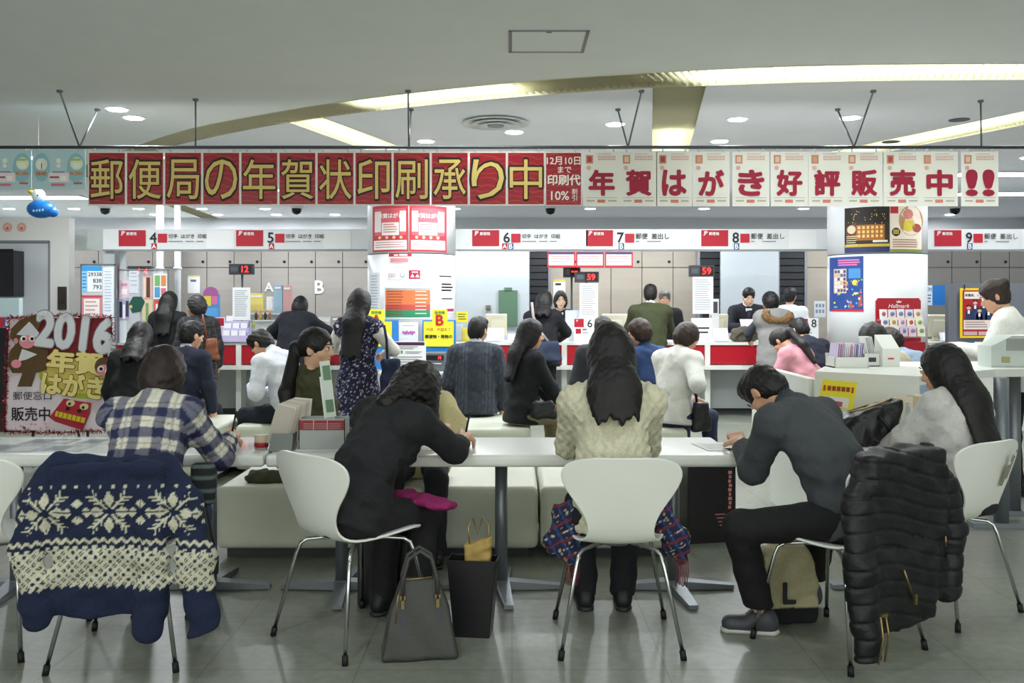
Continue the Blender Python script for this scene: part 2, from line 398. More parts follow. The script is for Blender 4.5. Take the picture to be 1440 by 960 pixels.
mesh_obj('latch',MB().bb(.2,.23,hy0+.02,hy0+.035,CEIL-.008,CEIL-.003),flat('6d6a70'),t)
# ---------------------------------------------------------------- round columns
COLM=mat('column_panel','e4e7ea',.35)
COLS=[]
for k,(px0,px1) in enumerate(((517,641),(1166,1299))):
    R=(px1-px0)/2/F*10.9; cx=PX((px0+px1)/2,11.0); cy=11.0
    mb=MB().lathe((cx,cy,0),[(R,0),(R,.8)],48); o=struct('wall_column_%d'%(k+1),mb,COLM)
    for z0,z1 in ((.812,PZ(356,10.5)-.006),(PZ(356,10.5)+.006,CEIL)):
        mesh_obj('column_panel',MB().lathe((cx,cy,z0),[(R,0),(R,z1-z0)],48),COLM,o)
    mesh_obj('seam_band',MB().lathe((cx,cy,.80),[(R-.008,0),(R-.008,CEIL-.8)],48),flat('55585c'),o)
    COLS.append((cx,cy,R))
# ---------------------------------------------------------------- lockers at the back, shutters, partitions
LOCK=mat('locker_laminate','a9a39d',.5,noise=.05,nscale=2,stretch=(1,1,8)); LOCKR=mat('locker_laminate_beige','b3aa9d',.5,noise=.05,nscale=2,stretch=(1,1,8))
def lockers(px0,px1,n,m_,lab):
    d=14.2; x0,x1=PX(px0,d),PX(px1,d); w_=(x1-x0)/n
    r=thing('locker_bank',lab,'lockers',((x0+x1)/2,d,0))
    mesh_obj('carcass',MB().bb(x0,x1,d+.02,d+.5,0,2.42),flat('6b665f'),r)
    for i in range(n):
        for z0,z1,kz in ((.06,PZ(376,d)-.006,PZ(376,d)-.1),(PZ(376,d)+.006,2.42,PZ(368,d))):
            o=mesh_obj('locker_door',MB().bb(x0+i*w_+.006,x0+(i+1)*w_-.006,d,d+.02,z0,z1),m_,r)
            kx=x0+(i+1)*w_-.06
            if z0>1: mesh_obj('lock_knob',MB().cyl((kx,d-.012,kz),(kx,d,kz),.022,10),BLACK,o)
lockers(100,520,11,LOCK,'long grey bank of lockers behind counters 4 and 5')
lockers(772,990,5,LOCKR,'beige lockers behind counter 7')
lockers(1134,1172,1,LOCKR,'single beige locker column beside the right round pillar')
lockers(1298,1460,4,mat('locker_grey','85827e',.5),'dark grey lockers behind counter 9')
# letters A and B stuck on the lockers
for ch,px in (('A',378),('B',449)):
    mb=MB().m(flat('e9e9e9')); text_into(mb,ch,PX(px-6,14.18),PX(px+6,14.18),PZ(413,14.18),PZ(394,14.18),lambda x,z:(x,14.185,z),.03)
    solo('wall_letter','white capital letter %s stuck on the grey lockers'%ch,'letter',mb)
def shutter(px0,px1,lab):
    d=13.9; x0,x1=PX(px0,d),PX(px1,d); r=thing('roller_shutter',lab,'shutter',((x0+x1)/2,d,0))
    mesh_obj('frame',MB().bb(x0-.04,x0,d-.02,d+.1,0,2.4).bb(x1,x1+.04,d-.02,d+.1,0,2.4),flat('8a8d90'),r)
    first=None
    for k in range(22):
        z=.1+k*.105
        mb=MB().bb(x0,x1,d+.0,d+.05,z,z+.09)
        mesh_obj('slat',mb,flat('2b2c30'),r)
    mesh_obj('backing',MB().bb(x0,x1,d+.05,d+.07,0,2.42),flat('141518'),r)
shutter(745,771,'black slatted shutter behind counter 6')
shutter(984,1013,'black slatted shutter left of the white partition at counter 8')
shutter(1096,1131,'black slatted shutter right of the white partition at counter 8')
PART=mat('partition_panel','c3cbd1',.45)
solo('partition_panel','pale grey partition wall panel behind counter 6','partition',MB().bb(PX(641,13.6),PX(744,13.6),13.6,13.66,0,2.42),PART)
solo('partition_panel','pale grey partition wall panel behind counter 8','partition',MB().bb(PX(1014,13.6),PX(1095,13.6),13.6,13.66,0,2.42),PART)
solo('notice_board','green felt board hung behind counter 6','board',MB().bb(PX(701,13.5),PX(728,13.5),13.57,13.6,PZ(458,13.5),PZ(408,13.5)).bb(PX(709,13.5),PX(720,13.5),13.56,13.6,PZ(408,13.5),PZ(404,13.5)),flat('5d7d66'))
solo('switch_plate','small wall switch plate on the partition behind counter 6','switch',MB().bb(PX(683,13.58),PX(690,13.58),13.57,13.6,PZ(436,13.6),PZ(429,13.6)).bb(PX(685,13.58),PX(688,13.58),13.56,13.57,PZ(434,13.6),PZ(431,13.6)),flat('7a7668'))
for px,nm in ((225,'left'),(250,'right')):
    solo('service_pipe','white vertical service pipe behind the lockers sign, %s of two'%nm,'pipe',MB().cyl((PX(px,13.2),13.2,.9),(PX(px,13.2),13.2,CEIL),.05 if nm=='left' else .045,12).cyl((PX(px,13.2),13.2,1.9),(PX(px,13.2),13.2,1.93),.06,12),flat('dfe3e6'))
# ---------------------------------------------------------------- overhead sign fascia
FAS=mat('fascia_white','e2e4e4',.45)
def fascia(px0,px1,lab):
    d=11.65; x0,x1=PX(px0,d),PX(px1,d)
    r=thing('sign_fascia',lab,'sign',((x0+x1)/2,d,PZ(351.7,d)))
    mesh_obj('fascia_box',MB().bb(x0,x1,d,d+.3,PZ(351.7,d),PZ(322,d)),FAS,r)
    for cx,cy,R in COLS:
        for e,sg in ((x0,1),(x1,-1)):
            if abs(e-cx)<R+.1: mesh_obj('mounting_bracket',MB().bb(min(e,cx+sg*.03),max(e,cx+sg*.03),d+.1,d+.16,PZ(348,d),PZ(326,d)).bb(cx+sg*.03-.02,cx+sg*.03+.02,cy+R-.03,d+.13,PZ(348,d),PZ(326,d)),FAS,r)
    mesh_obj('lower_rail',MB().bb(x0,x1,d-.015,d+.02,PZ(352.5,d),PZ(350.5,d)),flat('8e9397'),r)
    return r
def window_sign(r,x0,num,marks,txt,sub):
    d=11.645; pr=MB(); le=MB()
    def q(px0,py0,px1,py1,c,l=1):
        pr.m(flat(c)); y=d-.002*l; pr.add([(PX(px0,d),y,PZ(py1,d)),(PX(px1,d),y,PZ(py1,d)),(PX(px1,d),y,PZ(py0,d)),(PX(px0,d),y,PZ(py0,d))],[(0,1,2,3)])
    def t(s,px0,py0,px1,py1,c,b=0,l=2,al='C'):
        le.m(flat(c)); text_into(le,s,PX(px0,d),PX(px1,d),PZ(py1,d),PZ(py0,d),lambda x,z:(x,d-.002*l,z),b,False,al)
    q(x0,323.5,x0+38,346,'b5152c'); q(x0+55,328.5,x0+68,341,'c01f35'); q(x0+123,323.5,x0+162,350,'ecedec')
    t('JP',x0+2,325,x0+10,331,'f4f4f4',.03); t('郵便局',x0+11,326,x0+25,331,'f4f4f4',.02)
    t(num,x0+43,327,x0+54,341,'16212e',.02)
    for i,mk in enumerate(marks):
        c='b5152c' if mk=='A' else '1d3f7d'; a=x0+46+ (8.5*i if len(marks)>1 else 0) - (4 if len(marks)>1 else 0)
        q(a,342,a+7.5,350.5,c,1); t(mk,a+1,343,a+6.5,349.5,'f4f4f4',.03,3)
    t(txt,x0+70,328,x0+124,336,'24282c',.01,2,'L')
    for a,e in (((0,20),(24,36),(39,49)) if len(txt)>8 else ((0,5),(16,35))): q(x0+70+a,338.6,x0+70+e,340,'8d9297')
    mesh_obj('print',pr,None,r)['kind']='stuff'; mesh_obj('lettering',le,None,r)['kind']='stuff'
A_='切手  はがき  印紙'; B_='郵便  差出し'
r=fascia(145,519,'white overhead sign board left of the left-hand pillar')
window_sign(r,167,'4','A',A_,'Postage Stamps  Postcards  Stamps'); window_sign(r,332,'5','A',A_,'Postage Stamps  Postcards  Stamps')
r=fascia(641,1167,'longest white overhead sign board, between the two round pillars')
window_sign(r,664,'6','AB',A_,'Postage Stamps  Postcards  Stamps'); window_sign(r,824,'7','B',B_,'Mail  Posting of Mail'); window_sign(r,986,'8','B',B_,'Mail  Posting of Mail')
r=fascia(1298,1640,'white overhead sign board right of the right-hand pillar')
window_sign(r,1314,'9','B',B_,'Mail  Posting of Mail')
solo('support_post','slim grey post under the left end of the sign board at counter 4','post',MB().bb(PX(145,11.7),PX(166,11.7),11.7,11.95,.93,PZ(352,11.7)),flat('b9bfc4'))
# ---------------------------------------------------------------- service counters
CB=mat('counter_base','b7bcbd',.4,noise=.04,nscale=3)
def counter(px0,px1,segs,lab):
    d=11.6; x0,x1=PX(px0,d),PX(px1,d); r=thing('service_counter',lab,'counter',((x0+x1)/2,d,0))
    mesh_obj('counter_top',MB().bb(x0,x1,d-.02,d+.75,.895,.93),WHITE,r)
    for a,b in segs:
        a,b=PX(a,d),PX(b,d)
        mesh_obj('red_panel',MB().bb(a+.01,b-.01,d,d+.03,.655,.893),RED,r)
        n=max(1,round((b-a)/.8)); w_=(b-a)/n
        for i in range(n): mesh_obj('base_panel',MB().bb(a+i*w_+.005,a+(i+1)*w_-.005,d+.2,d+.23,.08,.60),CB,r)
        mesh_obj('divider_post',MB().bb(b-.02,b+.045,d-.03,d+.3,0,.895),WHITE,r)
    mesh_obj('ledge',MB().bb(x0,x1,d-.2,d+.2,.60,.645),WHITE,r)
    mesh_obj('kick_plate',MB().bb(x0,x1,d+.26,d+.3,0,.1),flat('4a4d50'),r)
    mesh_obj('back_body',MB().bb(x0,x1,d+.23,d+.7,.08,.895),flat('9da2a4'),r)
counter(160,517,[(160,335),(335,512)],'red fronted service counter left of the left-hand pillar')
counter(625,1157,[(625,792),(792,993),(998,1153)],'longest red fronted service counter, between the two round pillars')
counter(1300,1600,[(1300,1450),(1450,1600)],'red fronted service counter right of the right-hand pillar')
# ---------------------------------------------------------------- doorway wall at the far left
WB=mat('beige_wall','c5c4c0',.6)
d=11.5
o=struct('wall_doorway',MB().bb(PX(-90,d),PX(97,d),d,d+.15,PZ(338,d),PZ(306,d)).bb(PX(70,d),PX(97,d),d,d+.15,0,PZ(338,d)),WB)
mesh_obj('door_frame',MB().bb(PX(68.5,d),PX(70.5,d),d-.02,d+.16,0,PZ(339,d)).bb(PX(-90,d),PX(70,d),d-.02,d+.16,PZ(341,d),PZ(338.5,d)),flat('6f7276'),o)
struct('wall_alcove',MB().bb(PX(-150,13.3),PX(95,13.3),13.3,13.35,0,2.6),mat('alcove_white','e8ecf2',.5))
for k,px in enumerate((10.5,30.5)):
    s=Sheet('round_sticker','small round pink sticker above the doorway, %s one'%('left' if k==0 else 'right'),'sticker',d-.001,(px-7,313,px+7,326),'c9bdb6'); s.disc((px,319.5),6.4,'b98d86'); s.disc((px,319.5),4.2,'cfa08f',2); s.disc((px,321),2.2,'a5605a',3); s.done()
solo('wall_cabinet','dark narrow cabinet seen through the far left doorway','cabinet',MB().bb(PX(-30,13.0),PX(19,13.0),13.0,13.28,PZ(417,13),PZ(352,13)).bb(PX(-30,13.0),PX(19,13.0),12.98,13.0,PZ(353,13),PZ(350,13)),flat('24252b'))
solo('fire_box','dark wall recess plate beside the doorway','plate',MB().bb(PX(82,d),PX(94,d),d-.02,d,PZ(435,d),PZ(403,d)).bb(PX(86,d),PX(91,d),d-.03,d-.02,PZ(425,d),PZ(412,d)),flat('2d2620'))
solo('wall_panel','pale panel between the doorway and counter 4','panel',MB().bb(PX(97,12.2),PX(146,12.2),12.2,12.25,PZ(352,12.2),PZ(322,12.2)),mat('panel_pale','d5dcd9',.5))
# cash machine at the far left edge
d=10.2; r=thing('cash_machine','black cash machine with pale screen at the far left edge','machine',(PX(-10,d),d,0))
mesh_obj('cabinet',MB().bb(PX(-70,d),PX(21,d),d,d+.5,0,PZ(461,d)),flat('17181b'),r)
mesh_obj('screen',MB().bb(PX(-70,d),PX(28,d),d-.02,d+.06,PZ(444,d),PZ(419,d)),mat('pale_screen','b9cfd2',.2),r)
s=MB().m(flat('1f62a8')).bb(PX(8,d),PX(27,d),d-.03,d+.05,PZ(460,d),PZ(446,d)).m(flat('b8233a')).bb(PX(-60,d),PX(8,d),d-.03,d+.05,PZ(460,d),PZ(446,d)).m(flat('e9eef2')).bb(PX(10,d),PX(19,d),d-.035,d-.03,PZ(458,d),PZ(448,d))
mesh_obj('sign_strip',s,None,r)
# ================================================================ HANGING SHEETS
DB=7.2; ZR=PZ(207,DB)
r=thing('banner_rail','long thin grey rail hung from the ceiling by rods, carrying the sheets','rail',(0,DB,ZR))
mesh_obj('rail_bar',MB().cyl((PX(-120,DB),DB,ZR),(PX(1560,DB),DB,ZR),.013,10),mat('rail_grey','5c6066',.35,.7),r)
ROD=mat('rod_grey','74787d',.35,.7)
for a,tops in ((112,[(84,127),(137,153)]),(275,[(275,139)]),(575,[(574,127),(578,153)]),(883,[(902,127),(869,153)]),(1201,[(1228,127),(1178,153)]),(1380,[(1379,141)])):
    for tp in tops:
        x,y=ceil_at(*tp); o=mesh_obj('hanger_rod',MB().cyl((PX(a,DB),DB,ZR),(x,y,CEIL-.01),.007,8),ROD,r)
        mesh_obj('ceiling_cap',MB().lathe((x,y,CEIL-.02),[(.012,0),(.022,.006),(.022,.02)],12),ROD,o)
def red_swirl():
    m=mat('red_swirl','a3142a',.3); nt=m.node_tree; b=nt.nodes['Principled BSDF']
    tc=nt.nodes.new('ShaderNodeTexCoord'); wv=nt.nodes.new('ShaderNodeTexWave'); wv.wave_type='RINGS'; wv.inputs['Scale'].default_value=7; wv.inputs['Distortion'].default_value=9; wv.inputs['Detail'].default_value=2
    rp=nt.nodes.new('ShaderNodeValToRGB'); rp.color_ramp.elements[0].position=.86; rp.color_ramp.elements[1].position=.97
    rp.color_ramp.elements[0].color=(*srgb('9d1427'),1); rp.color_ramp.elements[1].color=(*srgb('b03c34'),1)
    nt.links.new(tc.outputs['Object'],wv.inputs['Vector']); nt.links.new(wv.outputs['Fac'],rp.inputs[0]); nt.links.new(rp.outputs[0],b.inputs['Base Color']); return m
SW=red_swirl()
def clips(s,x0,x1):
    for px in (x0+9,x1-9):
        mesh_obj('clip',MB().bb(PX(px-1.2,DB),PX(px+1.2,DB),DB-.004,DB+.004,PZ(214,DB),ZR-.012),flat('c5cacf'),s.o)
ORD=['first','second','third','fourth','fifth','sixth','seventh','eighth','ninth','tenth','eleventh','twelfth']
for i,ch in enumerate('郵便局の年賀状印刷承り中'):
    x0=124+53.55*i; x1=x0+53
    s=Sheet('poster','red hanging sheet with the large gold character %s, %s from the left'%(ch,ORD[i]),'poster',DB,(x0,212.5,x1,289),'e9e4dc',group='red sheets with gold characters')
    x,X,z,Z=s.xz((x0+1.4,215,x1-1.4,287)); mesh_obj('red_ground',MB().add([(x,DB-.0015,z),(X,DB-.0015,z),(X,DB-.0015,Z),(x,DB-.0015,Z)],[(0,1,2,3)]),SW,s.o)
    s.t(ch,(x0+3,223,x1-3,281),'2a1208',.040,2,True); s.t(ch,(x0+4,224.5,x1-4,279.5),'e2c878',.006,3,True); s.done(); clips(s,x0,x1)
s=Sheet('poster','red hanging sheet with small white date and discount lines','poster',DB,(767,214,818,289),'e9e4dc')
x,X,z,Z=s.xz((768,215,817,288)); mesh_obj('red_ground',MB().add([(x,DB-.0015,z),(X,DB-.0015,z),(X,DB-.0015,Z),(x,DB-.0015,Z)],[(0,1,2,3)]),SW,s.o)
s.t('12月10日',(769,220,816,232),'f1e9e2',.02).t('まで',(784,234,804,243),'f1e9e2',.02).t('印刷代',(770,245,816,261),'f1e9e2',.035).t('10%',(772,269,803,281),'f1e9e2',.02).t('割',(804,265,812,273),'f1e9e2',.01).t('引',(804,274,812,282),'f1e9e2',.01).done(); clips(s,767,818)
WSH=mat('translucent_sheet','e9e8e2',.45)
for ch,x0 in zip(['年','賀','は','が','き','好','評','販','売','中','!!'],[820,872,923,974,1030,1084,1137,1189,1243,1295,1352]):
    x1=x0+52 if ch!='は' else x0+50
    oi=[820,872,923,974,1030,1084,1137,1189,1243,1295,1352].index(x0); nm='two exclamation marks' if ch=='!!' else 'the crimson character %s, %s white one from the left'%(ch,ORD[oi])
    s=Sheet('poster','white hanging postcard sheet with '+nm,'poster',DB,(x0,213,x1,290),'e9e8e2',group='white sheets with crimson characters')
    s.r((x0+4,218,x0+14,230),'c98a7e').r((x0+6,220,x0+12,228),random.choice(['e6c3a0','b0483c','d9a07c']),2).disc((x0+8,236),3.2,'d8b2a6')
    for k in range(7): s.r((x0+21+k*3.6,219,x0+23.6+k*3.6,225),'d79a94').r((x0+21.7+k*3.6,220,x0+22.9+k*3.6,224),'e9e8e2',2)
    s.r((x0+20,216,x0+40,216.7),'a8a49c').r((x0+4,277.5,x1-4,278.2),'b5aca4').r((x0+5,281,x0+16,283.5),'c0b6ae').r((x0+20,280.5,x0+31,285),'d07f6f').r((x0+35,281,x1-5,283.5),'c0b6ae')
    s.t(ch,(x0+9,240,x1-9,274),'a01438',.05,3,True); s.done(); clips(s,x0,x1)
for k,(a,b) in enumerate(((-30,44),(45.5,120))):
    s=Sheet('poster','pale blue hanging price sheet with small white toys, '+('cut by the left edge' if k==0 else 'beside the first red sheet'),'poster',DB,(a,211,b,266),'b7d6dc')
    for cx,cy,rx,ry in ((a+13,235,12,20),(b-13,236,13,21)): s.disc((cx,cy),rx,'93c3d0',1,24,ry)
    s.disc((a+13,231),8.5,'e3ecd6',2).disc((b-12,230),9,'e6efcf',2).disc((a+37,226),3.6,'f3f1ea',2).disc((a+37,233),3,'f3f1ea',2)
    s.r((a+7,227,a+14,237),'f6f4ee',3).r((a+13,229,a+20,238),'ebe9df',3).r((b-17,229,b-7,236),'f6f4ee',3).r((a+23,243,a+52,256),'f2e3e6',2).r((a+40,247,a+48,254),'fbfaf6',3).r((b-20,223,b-6,226),'a8cf6a',3)
    s.t('¥540',(a+5,241,a+20,247),'e07b2c',.04,4).t('¥1,296',(b-22,241,b-4,247),'e8863a',.04,4).r((a+27,258,a+46,261.5),'e07a84',4).r((b-16,256.5,b-4,259),'c8606a',4).r((a+25,248,a+38,250.5),'8a5a62',4).r((a+29,241,a+46,242.5),'a070a0',4)
    s.done(); clips(s,a,b)
# blue duck ornament on a thread
def ell(mb,c,r,n=16,m_=10,rz=0):
    vs=[];fs=[];o=mb.smooth; mb.smooth=True
    for i in range(m_+1):
        th=math.pi*i/m_
        for k in range(n):
            a=2*math.pi*k/n; p=Vector((r[0]*math.sin(th)*math.cos(a),r[1]*math.sin(th)*math.sin(a),r[2]*math.cos(th)))
            p=Matrix.Rotation(rz,3,'Y')@p; vs.append(p+Vector(c))
    for i in range(m_):
        for k in range(n): fs.append((i*n+k,i*n+(k+1)%n,(i+1)*n+(k+1)%n,(i+1)*n+k))
    mb.add(vs,fs); mb.smooth=o; return mb
d=7.6; t=thing('duck_ornament','blue inflatable bird with white head and yellow beak hanging at the left','ornament',(PX(58,d),d,PZ(306,d)))
mesh_obj('body',ell(ell(MB(),(PX(58,d),d,PZ(294,d)),(.115,.08,.075)),(PX(72,d),d,PZ(297,d)),(.06,.04,.045),rz=.5),mat('duck_blue','1668b8',.35),t)
h=mesh_obj('head',ell(MB(),(PX(54,d),d,PZ(275,d)),(.055,.05,.058)),flat('eef0f2',.35),t)
mesh_obj('beak',ell(MB(),(PX(46,d),d-.01,PZ(271,d)),(.032,.03,.02),rz=.4),flat('d8b334',.4),h)
mesh_obj('eye',ell(MB(),(PX(57,d),d-.047,PZ(275.5,d)),(.006,.006,.007)),BLACK,h)
mb=MB().m(flat('8fb6da'))
for k in range(4): ell(mb,(PX(54+4*k,d),d-.079+.002*k,PZ(298-.4*k,d)),(.009,.004,.011),8,6)
mesh_obj('lettering',mb,None,t)['kind']='stuff'
mesh_obj('thread',MB().cyl((PX(54,d),d,PZ(266,d)),(PX(54,d),d,CEIL),.002,6),flat('dddddd'),t)
# ================================================================ FOREGROUND TABLES
ZT=.72
def table(px0,px1,peds,lab,glass=False):
    y0,y1=4.29,4.88; x0,x1=PX(px0,y0),PX(px1,y0)
    r=thing('writing_table',lab,'table',((x0+x1)/2,4.6,0))
    mesh_obj('table_top',MB().box(((x0+x1)/2,(y0+y1)/2,ZT-.028),(x1-x0-.004,y1-y0,.056),bev=.018),WHITE,r)
    for px in peds:
        x=PX(px,4.65); p=mesh_obj('pedestal',MB().cyl((x,4.62,.03),(x,4.62,ZT-.05),.031,20).bb(x-.11,x+.11,4.45,4.79,ZT-.07,ZT-.055),GREYM,r)
        for dx,dy,L in ((1,0,.30),(-1,0,.30),(.12,-1,.33),(.1,1,.3)):
            L2=math.hypot(dx,dy); ux,uy=dx/L2,dy/L2; nx,ny=-uy,ux; mb=MB(); w0,w1=.04,.022
            q=[(x+nx*w0,4.62+ny*w0),(x+nx*w1+ux*L,4.62+ny*w1+uy*L),(x-nx*w1+ux*L,4.62-ny*w1+uy*L),(x-nx*w0,4.62-ny*w0)]
            mb.add([(a,b,0.004) for a,b in q]+[(q[0][0],q[0][1],.05),(q[1][0],q[1][1],.024),(q[2][0],q[2][1],.024),(q[3][0],q[3][1],.05)],[(3,2,1,0),(4,5,6,7),(0,1,5,4),(1,2,6,5),(2,3,7,6),(3,0,4,7)])
            mesh_obj('foot_blade',mb,GREYM,p)
    if glass: mesh_obj('glass_sheet',MB().bb(x0+.05,x1-.03,y0+.03,y1-.03,ZT+.0042,ZT+.008),GLASS,r)
    return r
table(-330,370,(-240,28,299),'white table at the left with pictures under its glass top',True)
table(372.5,1040,(482,705,945),'white table in the middle on three grey pedestals')
table(1165,1330,(1250,),'short white table under the black handbag at the right')
# pictures lying under the glass
for k,(a,b,y0,y1,c) in enumerate(((-40,60,4.38,4.62,'8f9aa0'),(5,75,4.64,4.8,'7d8589'),(62,125,4.40,4.6,'aab2b0'),(85,148,4.62,4.82,'c3c6bd'),(-110,-45,4.4,4.8,'9aa5a5'))):
    x0,x1=PX(a,4.5),PX(b,4.5)
    o=solo('picture_sheet','printed picture under the table glass, number %s from the left'%['two','three','four','five','one'][k],'sheet',MB().bb(x0,x1,y0,y1,ZT,ZT+.0015),flat(c,.4),'pictures under the glass')
    mesh_obj('print',MB().m(flat('5f686c')).bb(x0+.02,x0+(x1-x0)*.55,y0+.03,y1-.04,ZT+.0015,ZT+.002).m(flat('d5d8d2')).bb(x0+(x1-x0)*.62,x1-.02,y0+.03,y1-.06,ZT+.0015,ZT+.002),None,o)
# ================================================================ BENCHES
def bench(px0,px1,d0,dep,h,lab,grp):
    x0,x1=PX(px0,d0),PX(px1,d0); r=thing('bench',lab,'bench',((x0+x1)/2,d0+dep/2,0),0,grp)
    mesh_obj('cushion',MB().box(((x0+x1)/2,d0+dep/2,(h+.05)/2),(x1-x0,dep,h-.05),bev=.045),LEATHER,r)
    mesh_obj('plinth',MB().bb(x0+.05,x1-.05,d0+.05,d0+dep-.05,0,.055),flat('3b3d3f'),r)
G='white leather waiting benches'
bench(303,497,5.16,.77,.40,'white leather bench behind the letter box at the left',G)
bench(562,757,5.16,.77,.40,'white leather bench between the writing woman and the steel table post',G)
bench(760,954,5.16,.77,.40,'white leather bench behind the cream cable-knit woman',G)
bench(632,747,7.4,1.15,.42,'white leather bench under the man in the pinstripe suit',G)
bench(800,968,7.4,1.15,.42,'white leather bench under the woman with the phone',G)
bench(150,305,7.3,.9,.44,'white leather bench under the people beside the monkey sign',G)
bench(1236,1330,6.7,1.25,.45,'white leather bench before the red card rack',G)
bench(1112,1190,8.45,1.4,.44,'white leather bench under the pink-shirted person',G)
bench(330,470,7.6,.9,.42,'white leather bench under the man in the white shirt',G)
# ================================================================ CHAIRS
SHELL=mat('chair_shell','e4e6df',.28)
prof=[(.236,.424,.10),(.232,.438,.155),(.215,.450,.19),(.17,.456,.21),(.08,.452,.218),(-.02,.444,.208),(-.10,.440,.182),(-.155,.448,.155),(-.188,.474,.137),(-.206,.515,.132),(-.22,.56,.145),(-.234,.61,.175),(-.248,.665,.208),(-.26,.715,.234),(-.268,.755,.246),(-.274,.785,.24),(-.278,.803,.215),(-.28,.812,.165),(-.281,.815,.10)]
def shell_mesh():
    bm=bmesh.new(); rows=[]
    n=15
    for i,(y,z,w_) in enumerate(prof):
        up=min(max((z-.47)/.2,0),1); row=[]
        for k in range(n):
            t=-1+2*k/(n-1); x=w_*math.sin(t*math.pi/2)
            yy=y+up*.045*(abs(x)/.24)**2; zz=z+(1-up)*.018*(abs(x)/.2)**2
            if up>.9: zz-=.018*(abs(x)/.24)**4
            row.append(bm.verts.new((x,yy,zz)))
        rows.append(row)
    for i in range(len(rows)-1):
        for k in range(n-1): bm.faces.new((rows[i][k],rows[i][k+1],rows[i+1][k+1],rows[i+1][k]))
    bmesh.ops.recalc_face_normals(bm,faces=bm.faces[:])
    bmesh.ops.solidify(bm,geom=bm.faces[:],thickness=.011)
    mb=MB(); mb.smooth=True; bm.verts.index_update(); mb.add([v.co.copy() for v in bm.verts],[[v.index for v in f.verts] for f in bm.faces]); bm.free(); return mb
def chair(x,y,yaw,lab):
    r=thing('chair',lab,'chair',(x,y,0),math.radians(yaw),'white shell chairs at the tables')
    o=mesh_obj('shell',shell_mesh(),SHELL,r,world=False)
    md=o.modifiers.new('sub','SUBSURF'); md.levels=1; md.render_levels=1
    mesh_obj('hub',MB().lathe((0,.0,.405),[(.06,0),(.075,.01),(.075,.03)],20),STEEL,r,world=False)
    for sx in (-1,1):
        for sy,fy in ((1,.235),(-1,-.25)):
            p=[(sx*.03,sy*.02,.415),(sx*.10,sy*.09,.418),(sx*.150,sy*.143,.412),(sx*.168,sy*.163,.396),(sx*.178,sy*.175,.36),(sx*.242,fy*.985,.03)]
            l=mesh_obj('leg',MB().tube(p,.0085,10),CHROME,r,world=False)
            mesh_obj('foot_cap',MB().tube([(sx*.2405,fy*.98,.038),(sx*.246,fy,.0)],.013,10),BLACK,l,world=False)
    return r
CH=dict(c0=(-2.17,3.95,-6),c1=(-1.56,3.81,3.5),c2=(-.675,3.99,-41.7),c3=(.441,3.945,0),c4=(1.36,3.88,34),c5=(2.01,4.35,32))
chair(*CH['c0'],'white shell chair cut by the left edge of the picture')
chair(*CH['c1'],'white shell chair under the blue patterned cardigan')
chair(*CH['c2'],'white shell chair of the writing woman in black')
chair(*CH['c3'],'white shell chair of the woman in the cream cable-knit sweater')
chair(*CH['c4'],'white shell chair under the black quilted jacket')
chair(*CH['c5'],'white shell chair with a worn sticker on its back')
# ================================================================ COLUMN NOTICES
def colsheet(k,name,label,cat,rect,col,**kw):
    cx,cy,R=COLS[k]; s=Sheet(name,label,cat,10.55,rect,col,cyl=(cx,cy,R+.004),**kw); return s
for k,(a,b) in enumerate(((524,574),(576,628))):
    s=colsheet(0,'poster','red and white postcard poster on the left pillar, '+('left' if k==0 else 'right')+' of the pair','poster',(a,289,b,354),'c23a48')
    s.r((a+3,293,b-3,331),'d9606a').t('年賀はがき',(a+8,299,b-8,308),'fbf3f0',.04)
    s.r((a+13,313,b-13,331),'f4f0ee',2).r((a+3,297,a+12,326),'f2e6e4',2).r((b-12,297,b-3,326),'f2e6e4',2).r((a+2,338,b-2,351),'f6f2f0',2)
    for q in range(4): s.disc((a+10+q*10,334),2.2,'f0c8a0',3)
    s.lines((a+15,315,b-15,329),4,'d88a8c',3).lines((a+4,340,b-4,350),3,'c9a0a0',3); s.done()
s=colsheet(0,'sticker','small red and white sticker under the pillar seam','sticker',(546,356,579,370),'f0f1f1'); s.r((547,356,579,361),'c22f4a').r((549,363,574,369),'d9909a').r((554,358,560,360),'fdf6f6',3).r((561.5,357.5,573,360),'fdf6f6',3).done()
s=colsheet(0,'sticker','square crimson sticker with white arrows on the left pillar','sticker',(575,380,591,392),'b12445'); s.poly([(577,390),(580,385),(583,390)],'f3e6ea').poly([(584,390),(587,385),(590,390)],'f3e6ea').r((579,382,588,383.5),'f3e6ea').done()
s=colsheet(0,'sticker','white sticker with red ring mark on the left pillar','sticker',(545,382,573,393),'f1f2f2'); s.disc((549,387.5),2.4,'c9607a').disc((549,387.5),1.7,'f1f2f2',2).disc((553.5,387.5),2.4,'c9607a').disc((553.5,387.5),1.7,'f1f2f2',2).disc((566,387),3.6,'9aa3ad').disc((566,386.4),2.6,'f1f2f2',2).done()
s=colsheet(0,'notice','orange red and green striped notice on the left pillar','notice',(540,403,607,448),'eef0f0'); s.r((542,405,605,408),'a9adb0').r((542,408,605,428),'e57a4a').r((542,428,605,436),'c9504a').r((542,436,605,446),'2f8c62').lines((544,409,568,445),9,'9a4a30',2,.25).lines((584,409,602,445),7,'f1d9cc',2,.25).done()
s=colsheet(0,'notice','tall white notice with grey lines at the left of the pillar','notice',(519,383,534,438),'e6eaf0'); s.lines((521,387,532,436),12,'a9b4c4',2,.3).done()
s=colsheet(0,'notice','white notice with black lines at the right of the pillar','notice',(617,383,638,440),'f3f4f4'); s.lines((618,387,637,389),1,'222222',2,.8).lines((621,398,637,411),3,'222222',2,.5).lines((621,419,637,422),1,'222222',2,.5).r((628,434,638,438),'b02f54').done()
